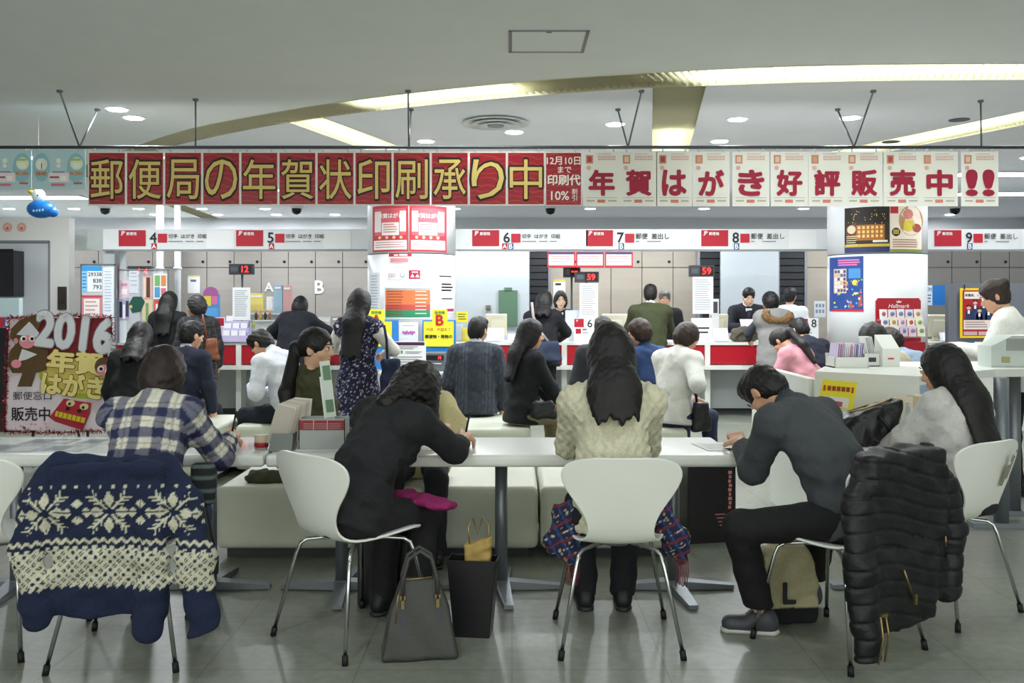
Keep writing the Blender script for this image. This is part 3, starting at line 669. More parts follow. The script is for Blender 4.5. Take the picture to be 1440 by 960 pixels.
# ticket machines in front of the left pillar
d=10.25
def ticket_side(px0,px1,ch,lab,mirror):
    r=thing('ticket_stand',lab,'ticket stand',(PX((px0+px1)/2,d),d,0))
    mesh_obj('blue_panel',MB().bb(PX(px0,d),PX(px1,d),d,d+.03,PZ(519,d),PZ(450,d)),mat('blue_panel','2a7fd0',.4),r)
    a,b=(px0+1,px1-9) if mirror else (px0+2,px1-3)
    mesh_obj('yellow_card',MB().bb(PX(a,d),PX(b,d),d-.015,d-.004,PZ(487,d),PZ(452,d)).bb(PX(a+12,d) if not mirror else PX(a,d),PX(b-9,d) if not mirror else PX(b-10,d),d-.015,d-.004,PZ(452,d),PZ(435,d)),mat('yellow_card','f2e93a',.5),r)
    c=(a+b)/2+ (1.5 if not mirror else -5)
    le=MB(); f_=lambda x,z:(x,d-.018,z)
    le.m(flat('c22a26')); text_into(le,ch,PX(c-7,d),PX(c+7,d),PZ(457,d),PZ(443,d),f_,.05)
    le.m(flat('2f7d3c')); text_into(le,'発券機',PX(c-9,d),PX(c+9,d),PZ(441.5,d),PZ(437,d),f_,.02)
    le.m(flat('b03a2a')); text_into(le,'内国・外国あて' if ch=='B' else ' ',PX(a+4,d),PX(b-4,d),PZ(465.5,d),PZ(460.5,d),f_,.0)
    le.m(flat('2a2614')); text_into(le,'郵便物・荷物の' if ch=='B' else '紙等の',PX(a+2 if ch=='B' else a+13,d),PX(b-2,d),PZ(477,d),PZ(469,d),f_,.04)
    mesh_obj('lettering',le,None,r)['kind']='stuff'
    mesh_obj('foot',MB().bb(PX(px0+5,d),PX(px1-5,d),d,d+.2,0,PZ(519,d)),flat('b4b9bb'),r)
ticket_side(517,560,'A','yellow sign A on a blue ticket machine stand',True)
ticket_side(594,641,'B','yellow sign B on a blue ticket machine stand',False)
solo('machine_shelf','white shelf carrying the ticket machines before the pillar','shelf',MB().bb(PX(540,d),PX(636,d),d-.42,d-.03,PZ(519,d)-.02,PZ(519,d)).bb(PX(552,d),PX(625,d),d-.3,d-.05,0,PZ(519,d)-.02),WHITE)
zs=PZ(519,d)
t=thing('ticket_machine','grey ticket machine with a small red digit display','ticket machine',(PX(614,d),d-.2,zs))
mesh_obj('case',MB().bb(PX(601,d),PX(629,d),d-.35,d-.06,zs,zs+.20,bev=.008),flat('5d646b'),t)
mesh_obj('paper_slot',MB().bb(PX(606,d),PX(624,d),d-.356,d-.35,zs+.08,zs+.09),flat('dddddd'),t)
mesh_obj('screen',MB().bb(PX(603.5,d),PX(627,d),d-.356,d-.35,zs+.125,zs+.175),flat('1a0c0e'),t)
mb=MB().m(glow('ff2a2a',3)); text_into(mb,'15',PX(618,d),PX(626,d),zs+.135,zs+.165,lambda x,z:(x,d-.359,z),.02); mesh_obj('digits',mb,None,t)
s=Sheet('info_card','white instruction card with dark heading bars before the pillar','card',d-.36,(549,480,599,518),'f2f3f3'); s.r((551,481,597,485.5),'4a2240').r((552,493,566,497),'2a2a20',1).r((553.5,493.8,556.5,496.4),'f0e040',3).r((557.5,493.8,560.5,496.4),'e8e4c0',3).r((561.5,493.8,564.5,496.4),'e8e4c0',3).lines((553,487,590,492),2,'8a8f95',2).lines((570,494,596,498),2,'888888',2).lines((553,501,594,515),4,'a0a5aa',2); s.done()
s=Sheet('info_card','small white card with a pink script mark above the instruction card','card',10.46,(561,453,588,480),'f4f4f4'); s.disc((567,467.1),1.5,'c070b8',2,10,2);s.disc((569.6,468.1),1.5,'c070b8',2,10,2.5);s.disc((572.2,467.1),1.5,'c070b8',2,10,3);s.disc((574.8,468.1),1.5,'c070b8',2,10,2);s.disc((577.4,467.1),1.5,'c070b8',2,10,2.5);s.disc((580,468.1),1.5,'c070b8',2,10,3);s.disc((582.6,467.1),1.5,'c070b8',2,10,2);s.lines((566,457,584,459),1,'bbbbbb',2); s.done()
# right pillar
s=colsheet(1,'poster','dark night-view poster of a lit red-brick building','poster',(1188,291,1251,355),'2a2018')
s.r((1190,293,1249,312),'1b1612').r((1204,316,1244,338),'a5652c',2).poly([(1190,318),(1204,312),(1204,336),(1190,330)],'6a3f20',2).r((1188,347,1251,355),'2a3560',2).disc((1197,322),6,'d9c9a8',3).lines((1190,334,1206,346),4,'d8cda8',3,.35)
for k in range(26): s.r((1192+random.random()*55,294+random.random()*20,1194+random.random()*56,296+random.random()*20),'e0b060',3) if False else s.disc((1192+random.random()*55,295+random.random()*20),.7,'f0c878',3,6)
for i in range(6):
    for j in range(3): s.r((1206+i*6.3,318+j*6,1209.5+i*6.3,322+j*6),'f3c877',3)
s.r((1188,343,1251,347),'c8a83a',3).r((1227,338,1248,341),'e8e4d8',4).lines((1190,331,1212,333),1,'e0b890',4,.8); s.done()
s=colsheet(1,'poster','food poster with a round platter on the right pillar','poster',(1252,291,1296,355),'e8dccb'); s.disc((1281,311),17,'b58a5a',1,24,21).disc((1277,302),7,'c8786a',2).disc((1288,308),6,'e8d9c8',2).disc((1278,318),8,'d9c23a',2).disc((1289,321),6,'a5473e',2).r((1252,291,1263,301),'b5242f',2).disc((1260,327),6,'2a2420',2).r((1256.3,323.8,1258.3,325.4),'e0c040',4).r((1256.3,326,1258.3,327.6),'e0c040',4).r((1256.3,328.2,1258.3,329.8),'e0c040',4).r((1259,323.8,1261,325.4),'e0c040',4).r((1259,326,1261,327.6),'e0c040',4).r((1259,328.2,1261,329.8),'e0c040',4).r((1261.7,323.8,1263.7,325.4),'e0c040',4).r((1261.7,326,1263.7,327.6),'e0c040',4).r((1261.7,328.2,1263.7,329.8),'e0c040',4).lines((1255,337,1294,350),4,'a5806a',2).r((1252,351,1296,355),'7a8a3a',2); s.done()
s=colsheet(1,'poster','blue colourful character-stamp poster lower on the right pillar','poster',(1169,360,1214,438),'2a4a92'); s.lines((1178,364,1210,374),3,'d878b0',2,.6,.15).r((1172,377,1190,412),'c9bfae',2).r((1193,377,1210,391),'4a90d0',2).disc((1202,397),4,'f0d84a',2).poly([(1192,424),(1212,414),(1212,430),(1194,434)],'b0563a',3).r((1169,435,1214,438),'c22a44',2)
for k in range(40): s.disc((1172+random.random()*40,392+random.random()*42),.8+random.random(),random.choice(['f0d84a','58b0e0','e86a8a','7ac070','ffffff']),3,8)
for i in range(4):
    for j in range(6): s.r((1173+i*4.2,379+j*5.4,1176.2+i*4.2,383+j*5.4),random.choice(['8a5a4a','4a5a8a','d8b090','6a4060','f0e8e0']),3)
s.done()
# ================================================================ CARD RACK, TRAYS, RIGHT DESK
d=8.3; r=thing('card_rack','red greeting card rack with tiers of cards before the right pillar','card rack',(PX(1263,d),d,0))
mesh_obj('back_board',MB().prism([(PX(a,d),PZ(b,d)) for a,b in ((1232,480),(1232,423),(1235,419),(1292,419),(1295,423),(1295,480))],d,d+.02,lambda p,t:(p[0],t,p[1])),mat('rack_red','b31a2e',.4),r)
mb=MB().m(flat('f4e9ea')); text_into(mb,'Hallmark',PX(1249,d),PX(1279,d),PZ(434,d),PZ(426,d),lambda x,z:(x,d-.003,z),.015,shear=.3)
mb.add([(PX(a,d),d-.003,PZ(b,d)) for a,b in ((1261,425.5),(1260,422.5),(1262.3,424),(1264,421.8),(1265.7,424),(1268,422.5),(1267,425.5))],[(0,1,2,3,4,5,6)]); mesh_obj('lettering',mb,None,r)['kind']='stuff'
mesh_obj('stand',MB().bb(PX(1236,d),PX(1291,d),d-.15,d+.02,0,PZ(480,d)),flat('a81a2c'),r)
cc=['f2ece8','e8e0f0','f6e0e4','e0ecf4','f4f0dc','f0f0f0','e4d0e0']
for row in range(3):
    zz=PZ(449+row*11.5,d); yy=d-.04-.035*row
    mesh_obj('tier',MB().bb(PX(1233,d),PX(1294,d),yy-.012,yy+.04,zz-.012,zz),GLASS,r)
    for k in range(5):
        a=1234.5+k*12; c=solo('greeting_card','greeting card in the red rack, %s row, place %s'%(['top','middle','bottom'][row],['one','two','three','four','five'][k]),'card',MB().box(((PX(a,d)+PX(a+10.5,d))/2,yy,zz+.045),(PX(a+10.5,d)-PX(a,d),.006,.088+.01*random.random()),rx=-.12),flat(random.choice(cc)),'cards in the red rack')
        x=(PX(a,d)+PX(a+10.5,d))/2
        mesh_obj('print',ell(MB(),(x+.002,yy-.006,zz+.05),(.016+.006*random.random(),.003,.02),10,6),flat(random.choice(['c85a70','7a8ac0','b090c0','d0a060','90b080'])),c)
# white desk at the right
ZD=1.0
def desk_pt(px,py): dd=(CZ-ZD)*F/(py-HY); return (PX(px,dd),dd)
poly=[desk_pt(*p) for p in ((1146,522),(1293,529),(1336,524.5),(1400,519),(1640,516),(1640,507),(1400,508),(1172,509))]
r=thing('counter_desk','white angled writing desk at the right with slanted front','desk',(poly[1][0],poly[1][1]+.3,0))
mesh_obj('desk_top',MB().prism(poly,ZD-.05,ZD),WHITE,r)
f0,f1=poly[0],poly[1]
mesh_obj('front_panel',MB().add([(f0[0],f0[1],ZD-.05),(f1[0],f1[1],ZD-.05),(f1[0]-.02,f1[1]-.12,.0),(f0[0]-.06,f0[1]-.12,.0),(f0[0],f0[1]+.03,ZD-.05),(f1[0],f1[1]+.03,ZD-.05),(f1[0]-.02,f1[1]-.09,.0),(f0[0]-.06,f0[1]-.09,.0)],[(0,1,2,3),(7,6,5,4),(0,4,5,1),(1,5,6,2),(2,6,7,3),(3,7,4,0)]),WHITE,r)
mesh_obj('side_panel',MB().bb(f0[0]-.03,f0[0]+.03,f0[1]+.03,f0[1]+.9,0,ZD-.05),WHITE,r)
for px,dd in ((1408,5.9),(1425,6.25)): mesh_obj('leg',MB().cyl((PX(px,dd),dd,0),(PX(px,dd),dd,ZD-.05),.045,16).bb(PX(px,dd)-.2,PX(px,dd)+.25,dd-.05,dd+.05,0,.03),GREYM,r)
mesh_obj('inner_shelf',MB().bb(f1[0]-.3,f1[0]+.6,5.7,6.1,.62,.65),flat('3a2a30'),r)
# yellow booklet leaning on the desk front
def on_front(px,py,off):  # point on the slanted panel near depth 5.4
    dd=5.40-off; return (PX(px,dd),dd,PZ(py,dd))
b=MB().m(flat('f0e02e')); q=[(1157,533),(1206,538),(1199,577),(1150,571)]
b.add([on_front(*p,.03) for p in q]+[on_front(*p,.012) for p in q],[(3,2,1,0),(4,5,6,7),(0,1,5,4),(1,2,6,5),(2,3,7,6),(3,0,4,7)])
o=solo('booklet','yellow booklet leaning on the slanted white desk front','booklet',b)
mb=MB().m(flat('a03a1c')); 

for k in range(5): mb.add([on_front(1164+6.6*k+dx,542+.75*k*.7+dy,.034) for dx,dy in ((0,0),(5,.4),(4.4,7),(-.6,6.6))],[(0,1,2,3)])
mb.m(flat('b8461e')).add([on_front(*p,.033) for p in ((1158.5,541),(1161.5,541.3),(1160.5,549.3),(1157.5,549))],[(0,1,2,3)]).add([on_front(*p,.033) for p in ((1198,544.5),(1201,544.8),(1200,553),(1197,552.6))],[(0,1,2,3)])
mb.m(flat('e8e8e0')).add([on_front(*p,.033) for p in ((1160,556),(1195,560),(1192,574),(1157,570))],[(0,1,2,3)]); mb.m(flat('c0506a')).add([on_front(*p,.034) for p in ((1170,563),(1185,565),(1184,572),(1168,570))],[(0,1,2,3)])
mesh_obj('print',mb,None,o)
# trays of envelopes on the desk
def on_desk(px,py): x,y=desk_pt(px,py); return x,y
x,y=on_desk(1193,516); r=thing('card_tray','white tray of lilac and white envelopes on the right desk','tray',(x,y,ZD))
mesh_obj('tray_box',MB().bb(x-.12,x+.10,y-.09,y+.1,ZD,ZD+.008).bb(x-.12,x+.10,y-.09,y-.082,ZD,ZD+.07).bb(x-.12,x-.112,y-.09,y+.1,ZD,ZD+.07).bb(x+.092,x+.10,y-.09,y+.1,ZD,ZD+.07).bb(x-.12,x+.10,y+.092,y+.1,ZD,ZD+.09),WHITE,r)
for k in range(14):
    c=random.choice(['cdb8dc','b0a0d0','ece8f0','d8c8e8','8890c0','f0f0f0','d8a0b8'])
    solo('envelope','thin envelope filed upright in the white tray','envelope',MB().box((x-.098+k*.0128,y+.0,ZD+.090),(.006,.15,.125+.02*random.random()),ry=.10),flat(c),'envelopes in the white tray')
x,y=on_desk(1222,514); r=thing('form_box','white box of paper forms with a small dark label','box',(x,y,ZD))
mesh_obj('box_shell',MB().bb(x-.065,x+.055,y-.07,y-.06,ZD,ZD+.085).bb(x-.065,x-.057,y-.07,y+.08,ZD,ZD+.11).bb(x+.047,x+.055,y-.07,y+.08,ZD,ZD+.11).bb(x-.065,x+.055,y+.07,y+.08,ZD,ZD+.13).bb(x-.065,x+.055,y-.07,y+.08,ZD,ZD+.006),WHITE,r)
mesh_obj('label',MB().bb(x-.03,x+.02,y-.073,y-.07,ZD+.03,ZD+.06),flat('3a4046'),r)
for k in range(5): solo('form_sheaf','sheaf of white forms leaning in the form box','papers',MB().box((x-.026+k*.011,y+.01,ZD+.105),(.005,.11,.19),ry=-.2),flat(random.choice(['f0f0ee','e6e6ea','dfe2e8'])),'forms in the form box')
x,y=on_desk(1246,514.5); o=solo('form_box','taller white leaflet box with a red mark','box',MB().bb(x-.055,x+.06,y-.08,y+.06,ZD,ZD+.12).add([(x-.055,y-.08,ZD+.12),(x+.06,y-.08,ZD+.12),(x+.06,y+.06,ZD+.21),(x-.055,y+.06,ZD+.21),(x-.055,y+.06,ZD+.12),(x+.06,y+.06,ZD+.12)],[(0,1,2,3),(3,2,5,4),(0,3,4),(1,5,2)]),WHITE)
mesh_obj('mark',MB().bb(x-.02,x+.02,y-.083,y-.08,ZD+.05,ZD+.06),flat('c04050'),o)
x,y=on_desk(1425,515); r=thing('acrylic_box','translucent acrylic leaflet stand at the right edge of the desk','stand',(x,y,ZD))
mesh_obj('shell',MB().prism([(x-.20,ZD),(x+.3,ZD),(x+.3,ZD+.21),(x-.06,ZD+.21),(x-.20,ZD+.14)],y-.1,y+.08,lambda p,t:(p[0],t,p[1])),mat('frosted','cfd8d2',.3,alpha=.8),r)
mesh_obj('leaflet',MB().bb(x-.10,x+.28,y-.106,y-.102,ZD+.11,ZD+.19),flat('9aa09c'),r)
mesh_obj('tag',MB().bb(x-.13,x-.08,y-.106,y-.102,ZD+.03,ZD+.07),flat('a5a070'),r)
# clear pocket of leaflets on the desk corner
dd=5.25; r=thing('leaflet_pocket','clear plastic pocket of leaflets fixed under the right desk corner','leaflet holder',(PX(1270,dd),dd,PZ(612,dd)))
mesh_obj('pocket',MB().add([(PX(a,dd),dd-.03,PZ(b,dd)) for a,b in ((1243,572),(1278,566),(1278,606),(1246,612))]+[(PX(a,dd),dd,PZ(b,dd)) for a,b in ((1243,572),(1278,566),(1278,606),(1246,612))],[(0,1,2,3),(7,6,5,4),(0,4,5,1),(1,5,6,2),(2,6,7,3),(3,7,4,0)]),mat('pocket_plastic','dfe6e2',.2,alpha=.45),r)
for k,(a,b,c) in enumerate(((1248,560,'d8d0c0'),(1258,557,'e6d8c0'),(1268,556,'e8dcc4'),(1278,555,'d0b898'),(1287,553,'f0ead8'))):
    solo('leaflet','leaflet fanned out in the clear desk pocket','leaflet',MB().box((PX(a+6,dd),dd-.01+.006*k,PZ(b+20,dd)),(.075,.004,.15),ry=-.12+.08*k),flat(c),'leaflets in the desk pocket')
# grey partition at the far right with a framed poster
d=10.6; solo('partition_board','dark grey freestanding partition at the far right','partition',MB().bb(PX(1336,d),PX(1560,d),d,d+.06,0,PZ(398,d)).bb(PX(1333,d),PX(1337,d),d-.01,d+.07,0,PZ(397,d)),mat('partition_grey','6b6e78',.6))
s=Sheet('poster','yellow-framed red poster of a group in uniform','poster',d-.03,(1350,405,1400,475),'e8c81e'); s.r((1353.5,408,1396.5,472),'a81c2e').r((1356,410,1392,420),'e9dfd8',2).t('年賀状、ください。',(1357,411.5,1391,418.5),'2a1c1c',.03,3).r((1355,450,1395,463),'ead9d6',2).lines((1357,452,1393,462),3,'a09090',3).r((1355,466,1374,471),'c8a8a8',2).r((1376,466,1395,471),'c8a8a8',2)
for a,b in ((1362,432),(1371,425),(1383,424),(1390,434),(1377,436)): s.poly([(a-5,449),(a-4,b+5),(a+4,b+5),(a+5,449)],'26365e',3).disc((a,b),3.2,'d8b096',4).poly([(a-3.4,b),(a-3,b-3.4),(a+3,b-3.4),(a+3.4,b),(a,b-1.8)],'201a1c',5).r((a-1.5,b+4,a+1.5,b+9),'e9e9ec',4)
for a in (1356,1394): s.r((a-1,400,a+1,407),'222222',2)
s.done()
s=Sheet('poster','blue and white notice beside the right pillar','notice',11.0,(1300,401,1333,429),'2a78c8'); s.r((1300,401,1311,429),'e8ebf0').t('中!',(1301,403,1310,411),'2a5aa0',.03).lines((1301,414,1310,427),3,'5a80b8',2).done()
for k in range(6):
    a=1338+k*11; solo('leaflet','small leaflet standing in the row under the framed poster, place %s'%['one','two','three','four','five','six'][k],'leaflet',MB().box((PX(a+4.5,10.3),10.3,PZ(488,10.3)),(.072,.01,.12),rx=-.1),flat(['e0e4e8','c85a50','3a78b8','e8e0d0','4a90c8','d8d8d8'][k]),'leaflets under the framed poster')
solo('leaflet_ledge','low ledge carrying the leaflets at the far right','ledge',MB().bb(PX(1334,10.3),PX(1560,10.3),10.15,10.5,PZ(496,10.3)-.03,PZ(496,10.3)).bb(PX(1340,10.3),PX(1560,10.3),10.3,10.5,0,PZ(496,10.3)-.03),WHITE)
# ================================================================ COUNTER EQUIPMENT
ZC=.93; BEIGE=mat('beige_plastic','cfcab4',.45)
def monitor(px0,px1,py0,lab,d=12.1):
    x0,x1=PX(px0,d),PX(px1,d); z1=PZ(py0,d); r=thing('monitor',lab,'monitor',((x0+x1)/2,d,ZC)); c=(x0+x1)/2; w_=x1-x0
    mesh_obj('housing',MB().box((c,d,(z1+ZC+.06)/2),(w_,.06,z1-ZC-.06),rx=.22,bev=.015).box((c,d+.0,(z1+ZC+.06)/2),(w_*.6,.13,(z1-ZC)*.5),rx=.22,bev=.02),BEIGE,r)
    mesh_obj('stand',MB().bb(c-.09,c+.09,d-.02,d+.18,ZC,ZC+.02).bb(c-.03,c+.03,d+.02,d+.07,ZC,ZC+.2),BEIGE,r)
monitor(683,713,441,'beige monitor seen from behind left of the smiling clerk')
monitor(846,882,441,'beige monitor seen from behind left of the man in the green sweater')
monitor(997,1023,441,'beige monitor seen from behind beside the young clerk')
monitor(1303,1332,442,'beige monitor seen from behind right of the right pillar',11.9)
def terminal(px0,px1,py0,lab,d=11.72):
    x0,x1=PX(px0,d),PX(px1,d); z1=PZ(py0,d); c=(x0+x1)/2; r=thing('customer_display',lab,'display',(c,d,ZC))
    mesh_obj('frame',MB().box((c,d,(z1+ZC)/2),(x1-x0,.03,(z1-ZC)*1.05),rx=-.5,bev=.006),flat('e6e8ea'),r)
    mesh_obj('screen',MB().box((c,d-.017,(z1+ZC)/2+.006),((x1-x0)*.8,.004,(z1-ZC)*.78),rx=-.5),glow('c4ccec',.6),r)
    mesh_obj('foot',MB().bb(c-.07,c+.07,d-.02,d+.12,ZC,ZC+.02),flat('d0d2d4'),r)
terminal(684,709,461,'tilted customer screen at window six'); terminal(1003,1024,461,'tilted customer screen beside the brown backpack'); terminal(360,379,462,'small framed screen right of the lilac rack'); terminal(1322,1346,467,'tilted customer screen right of the red card rack',11.75)
def led(px0,px1,py0,py1,txt,lab,d=11.75,post=True,side=False):
    x0,x1=PX(px0,d),PX(px1,d); c=(x0+x1)/2; r=thing('number_display',lab,'number display',(c,d,ZC))
    z0,z1=PZ(py1,d),PZ(py0,d)
    mesh_obj('case',MB().bb(x0,x1,d-.04,d+.04,z0,z1,bev=.008),flat('3a3f45'),r)
    mesh_obj('window',MB().bb(x0+(x1-x0)*.42,x1-.02,d-.043,d-.04,z0+.02,z1-.02),flat('16080a'),r)
    mesh_obj('speaker_dots',MB().lathe((x0+(x1-x0)*.2,d-.042,(z0+z1)/2),[(.03,0),(.03,.001)],10) if False else MB().bb(x0+.025,x0+(x1-x0)*.36,d-.042,d-.04,z0+.04,z1-.04),flat('555b62'),r)
    mb=MB().m(glow('ff2222',5)); text_into(mb,txt,x0+(x1-x0)*.48,x1-.04,z0+.03,z1-.03,lambda x,z:(x,d-.046,z),.008); mesh_obj('digits',mb,None,r)
    mesh_obj('post',MB().cyl((c,d+.02,ZC),(c,d+.02,z0+.01),.014,10).lathe((c,d+.02,ZC),[(.07,0),(.07,.012),(.02,.02)],16),flat('4a4f55'),r)
led(181,214,374,389,'1 4','number display over the leftmost window showing red digits one four')
led(323,357,371,386,'12','number display over the lilac rack showing red digits twelve',11.9)
led(808,842,382,397,'59','number display right of the smiling clerk, the lower of two')
led(969,1004,373,389,'59','number display above the tall paper near the young clerk')
led(792,816,374,390,'--','narrow number display with dim red dashes above the smiling clerk',11.95)
def paper_stand(rect,lab,d=11.7,n=14):
    s=Sheet('paper_sheet',lab,'paper',d,rect,'f3f4f6'); a,b,c,e=rect; s.lines((a+3,b+4,c-3,e-4),n,'aeb3ba',2,.35); s.done()
paper_stand((327,404,352,450),'tall white text sheet below the display with digits twelve'); paper_stand((815,398,841,448),'tall white text sheet hanging under the lower display'); paper_stand((974,389,1003,441),'tall white text sheet under the display by the young clerk')
s=Sheet('sign_card','white card with two lines of black text on the counter','sign',11.62,(972,447,1001,481),'f6f6f6'); s.lines((975,460,998,472),2,'2a2a2a',2,.35,.1).done()
def plate(px0,py0,num,lab,d=11.66):
    s=Sheet('window_plate',lab,'sign',d,(px0,py0,px0+29,481),'f2f3f3'); s.r((px0+.5,py0+1,px0+14,py0+13),'b5152c').r((px0+2.5,py0+15,px0+10,py0+22),'b5152c').t(num,(px0+18,py0+2,px0+27,py0+13),'20252a',.01).t('JP',(px0+2,py0+2.5,px0+7,py0+5.5),'f6f6f6',.02,3).r((px0+12,py0+15,px0+18,py0+17.5),'777b80').r((px0+12,py0+20,px0+20,py0+21.5),'9a9ea2').done()
plate(807,447,'6','white window plate with red squares and the numeral six'); plate(1122,447,'8','white window plate with red squares and the numeral eight')
s=Sheet('window_plate','small red window plate left of the lilac rack','sign',11.66,(299,446,316,481),'f0f0f0'); s.r((300,447,315,458),'a81830').r((303.5,461,311,468),'b5152c',1).done()
solo('screen_guard','frosted acrylic screen beside the smiling clerk','screen',MB().bb(PX(795,11.84),PX(815,11.84),11.84,11.85,ZC,PZ(436,11.84)),mat('frosted2','dfe6ee',.3,alpha=.85))
for i in range(3):
    a=769.5+i*40.5; s=Sheet('notice','red edged notice under the overhead sign, %s of three'%['left','middle','right'][i],'notice',11.6,(a,354,a+39.5,376),'c4303e'); s.r((a+2,356,a+37.5,373),'f3f0ee').r((a+2,354.6,a+37.5,357.5),'3a4a86',2).lines((a+5,360,a+34,370),3,'d09a9a',2,.3); s.done()
s=Sheet('paper_sheet','white sheet with yellow top edge on the beige lockers','paper',14.195,(778,393,795,430),'f2f2ee'); s.r((778,393,795,396),'e0d060').r((781,398,789,401),'3a3a3a',2).done()
s=Sheet('paper_sheet','white sheet taped on the grey lockers','paper',14.195,(264,388,281,412),'f4f4f6'); s.r((264,387,281,389),'dcd68a').r((268,393,276,396),'6a6a8a',2).done()
s=Sheet('paper_sheet','white sheet with four pictures near the right pillar','paper',14.195,(1145,423,1161,446),'dfe6ec'); 
for i in range(3):
    for j in range(2): s.r((1147+i*4.6,427+j*8,1150+i*4.6,432+j*8),'8a95a8')
s.done()
s=Sheet('photo_card','black and white photo card behind the young clerk','card',11.95,(1001,420,1011,481),'e6e6e8'); s.r((1003,424,1009,440),'4a4a50').done()
s=Sheet('sign_card','yellow card behind the seated man in pinstripes','sign',11.5,(642,438,658,453),'e4d832'); s.lines((644,441,656,451),3,'4a4a20',2,.35).done()
for k,(a,b,c,e,col) in enumerate(((640,457,650,478,'b8c4cc'),(650,461,660,478,'d8c850'),(661,466,672,480,'e6e8ea'),(714,470,726,481,'e4e6e8'),(884,464,892,480,'dfe2e4'),(948,466,965,480,'d9dcde'))):
    solo('leaflet_stack','small pile of leaflets on the long counter, place %s from the left'%['one','two','three','four','five','six','seven'][k],'leaflets',MB().bb(PX(a,11.8),PX(c,11.8),11.75,11.9,ZC,PZ(b,11.8)).bb(PX(a+1,11.8),PX(c-1,11.8),11.74,11.75,ZC+.02,PZ(b+2,11.8)),flat(col),'leaflet piles on the long counter')
# left window clutter
d=11.3; r=thing('notice_stand','metal notice frame with sheets left of the first window','notice board',(PX(137,d),d,0))
mesh_obj('frame_bar',MB().bb(PX(113,d),PX(114.5,d),d,d+.03,0,PZ(371,d)).bb(PX(161,d),PX(163.5,d),d,d+.03,0,PZ(352,d)).bb(PX(113,d),PX(163,d),d,d+.03,PZ(373,d),PZ(371,d)),STEEL,r)
mesh_obj('pane',MB().bb(PX(114,d),PX(162,d),d+.01,d+.018,.4,PZ(373,d)),mat('pane','e6eef4',.1,alpha=.4),r)
s=Sheet('notice','blue-topped number notice reading three figures','notice',d+.006,(115,374,143.5,410),'eef2f6'); s.r((115,374,143.5,381),'3a98d8').r((115,381,123,410),'8cc4ea').t('29338',(124,382,143,389),'3a3f48',.01).t('838',(131,391,143,398),'3a3f48',.01).t('793',(131,400,143,407),'3a3f48',.01).lines((116,384,122,408),5,'2a70b0',2,.3).done()
s=Sheet('notice','red-edged white notice under the blue-topped one','notice',d+.006,(115,415,143.5,480),'d8848a'); s.r((118,420,140,478),'f2eae8').lines((120,423,138,474),9,'c9a8a4',2,.4).r((115,415,143.5,418),'c24a54').done()
s=Sheet('notice','tall pale text notice right of the blue-topped one','notice',d+.006,(145,376,160,482),'e4eaf2'); s.lines((147,381,158,440),14,'b4c0cc',2,.3).lines((148,446,157,458),3,'c890a8',2,.4).done()
d=11.4; r=thing('display_partition','glass display partition left of the first window','partition',(PX(200,d),d,.93))
mesh_obj('glass_pane',MB().bb(PX(166,d),PX(236,d),d+.012,d+.02,.93,PZ(378,d)),mat('pane2','e6eef4',.08,alpha=.25),r)
mesh_obj('frame_bar',MB().bb(PX(165,d),PX(167,d),d,d+.03,.93,PZ(353,d)).bb(PX(166,d),PX(236,d),d,d+.02,PZ(380,d),PZ(378.5,d)).bb(PX(235,d),PX(236.5,d),d,d+.03,.93,PZ(378,d)),STEEL,r)
def lsheet(rect,col,lab,deco):
    s=Sheet('notice',lab,'notice',d+.008,rect,col); a,b,c,e=rect
    for q in deco: s.r((a+q[0],b+q[1],a+q[2],b+q[3]),q[4],2)
    s.done()
lsheet((168,394,181,418),'e0c4d0','pale pink notice on the glass partition',[(2,4,11,8,'c890a8'),(2,12,11,20,'f0e4ea')])
lsheet((181.5,380,194.5,412),'d5dae2','grey text notice on the glass partition',[(2,3,11,4.5,'a0a8b0'),(2,8,11,9,'a0a8b0'),(2,14,11,15,'a0a8b0'),(2,20,11,21,'a0a8b0')])
lsheet((201,388,214,420),'d8a898','orange strip notice with a dark column of characters',[(5,2,10,30,'5a3a34'),(1,2,4,30,'e8d0c0')])
lsheet((216,385,235,420),'eef0ee','notice with four coloured squares',[(1.5,2,9,17,'78b070'),(10.5,2,17.5,17,'d88a50'),(1.5,18.5,9,33,'5898c8'),(10.5,20,17.5,30,'d87080')])
lsheet((216,421,233,460),'c8564e','red notice with white columns on the partition',[(3,6,6,32,'f0dcd6'),(9,4,14,12,'f0dcd6'),(9,16,14,30,'e8c8c0')])
lsheet((200,421,214,461),'d8c8a0','tan notice with a green column',[(5,5,9,36,'7a9a6a'),(0,37,14,40,'b84a40')])
lsheet((167,420,182,450),'a8a4b8','photo notice of people in dark suits',[(1,4,5,26,'2e2c48'),(6,8,9,28,'e8e6ea'),(10,3,14,25,'38365a')])
s=Sheet('hanging_sign','dark green hexagonal sign on the glass partition','sign',d+.004,(186,420,199,436),'1d4a40'); s.poly([(181,428),(187,417),(199,417),(204,424),(198,438),(186,440)],'1f5044').disc((184,431),2.4,'c8c060',2).done()
d=11.75
s=Sheet('card_stand','tall blue and pink card stand with rounded top','card stand',d,(285,414,308,481),'4a90c8',th=.05); s.disc((296.5,414),11,'a05a98',1).r((287,416,297,430),'d8c84a',2).r((298,416,306,428),'d070a0',2).r((287,433,306,444),'5aa0d8',2).r((288,446,295,456),'d8d8e8',3).r((297,447,305,458),'c85a5a',3).r((288,460,305,472),'78b8e0',3); s.done()
LIL=mat('lilac_acrylic','c9bfe6',.25)
r=thing('leaflet_rack','lilac tiered leaflet rack filled with white cards','rack',(PX(335,d),d-.1,ZC)); c0=PX(335,d)
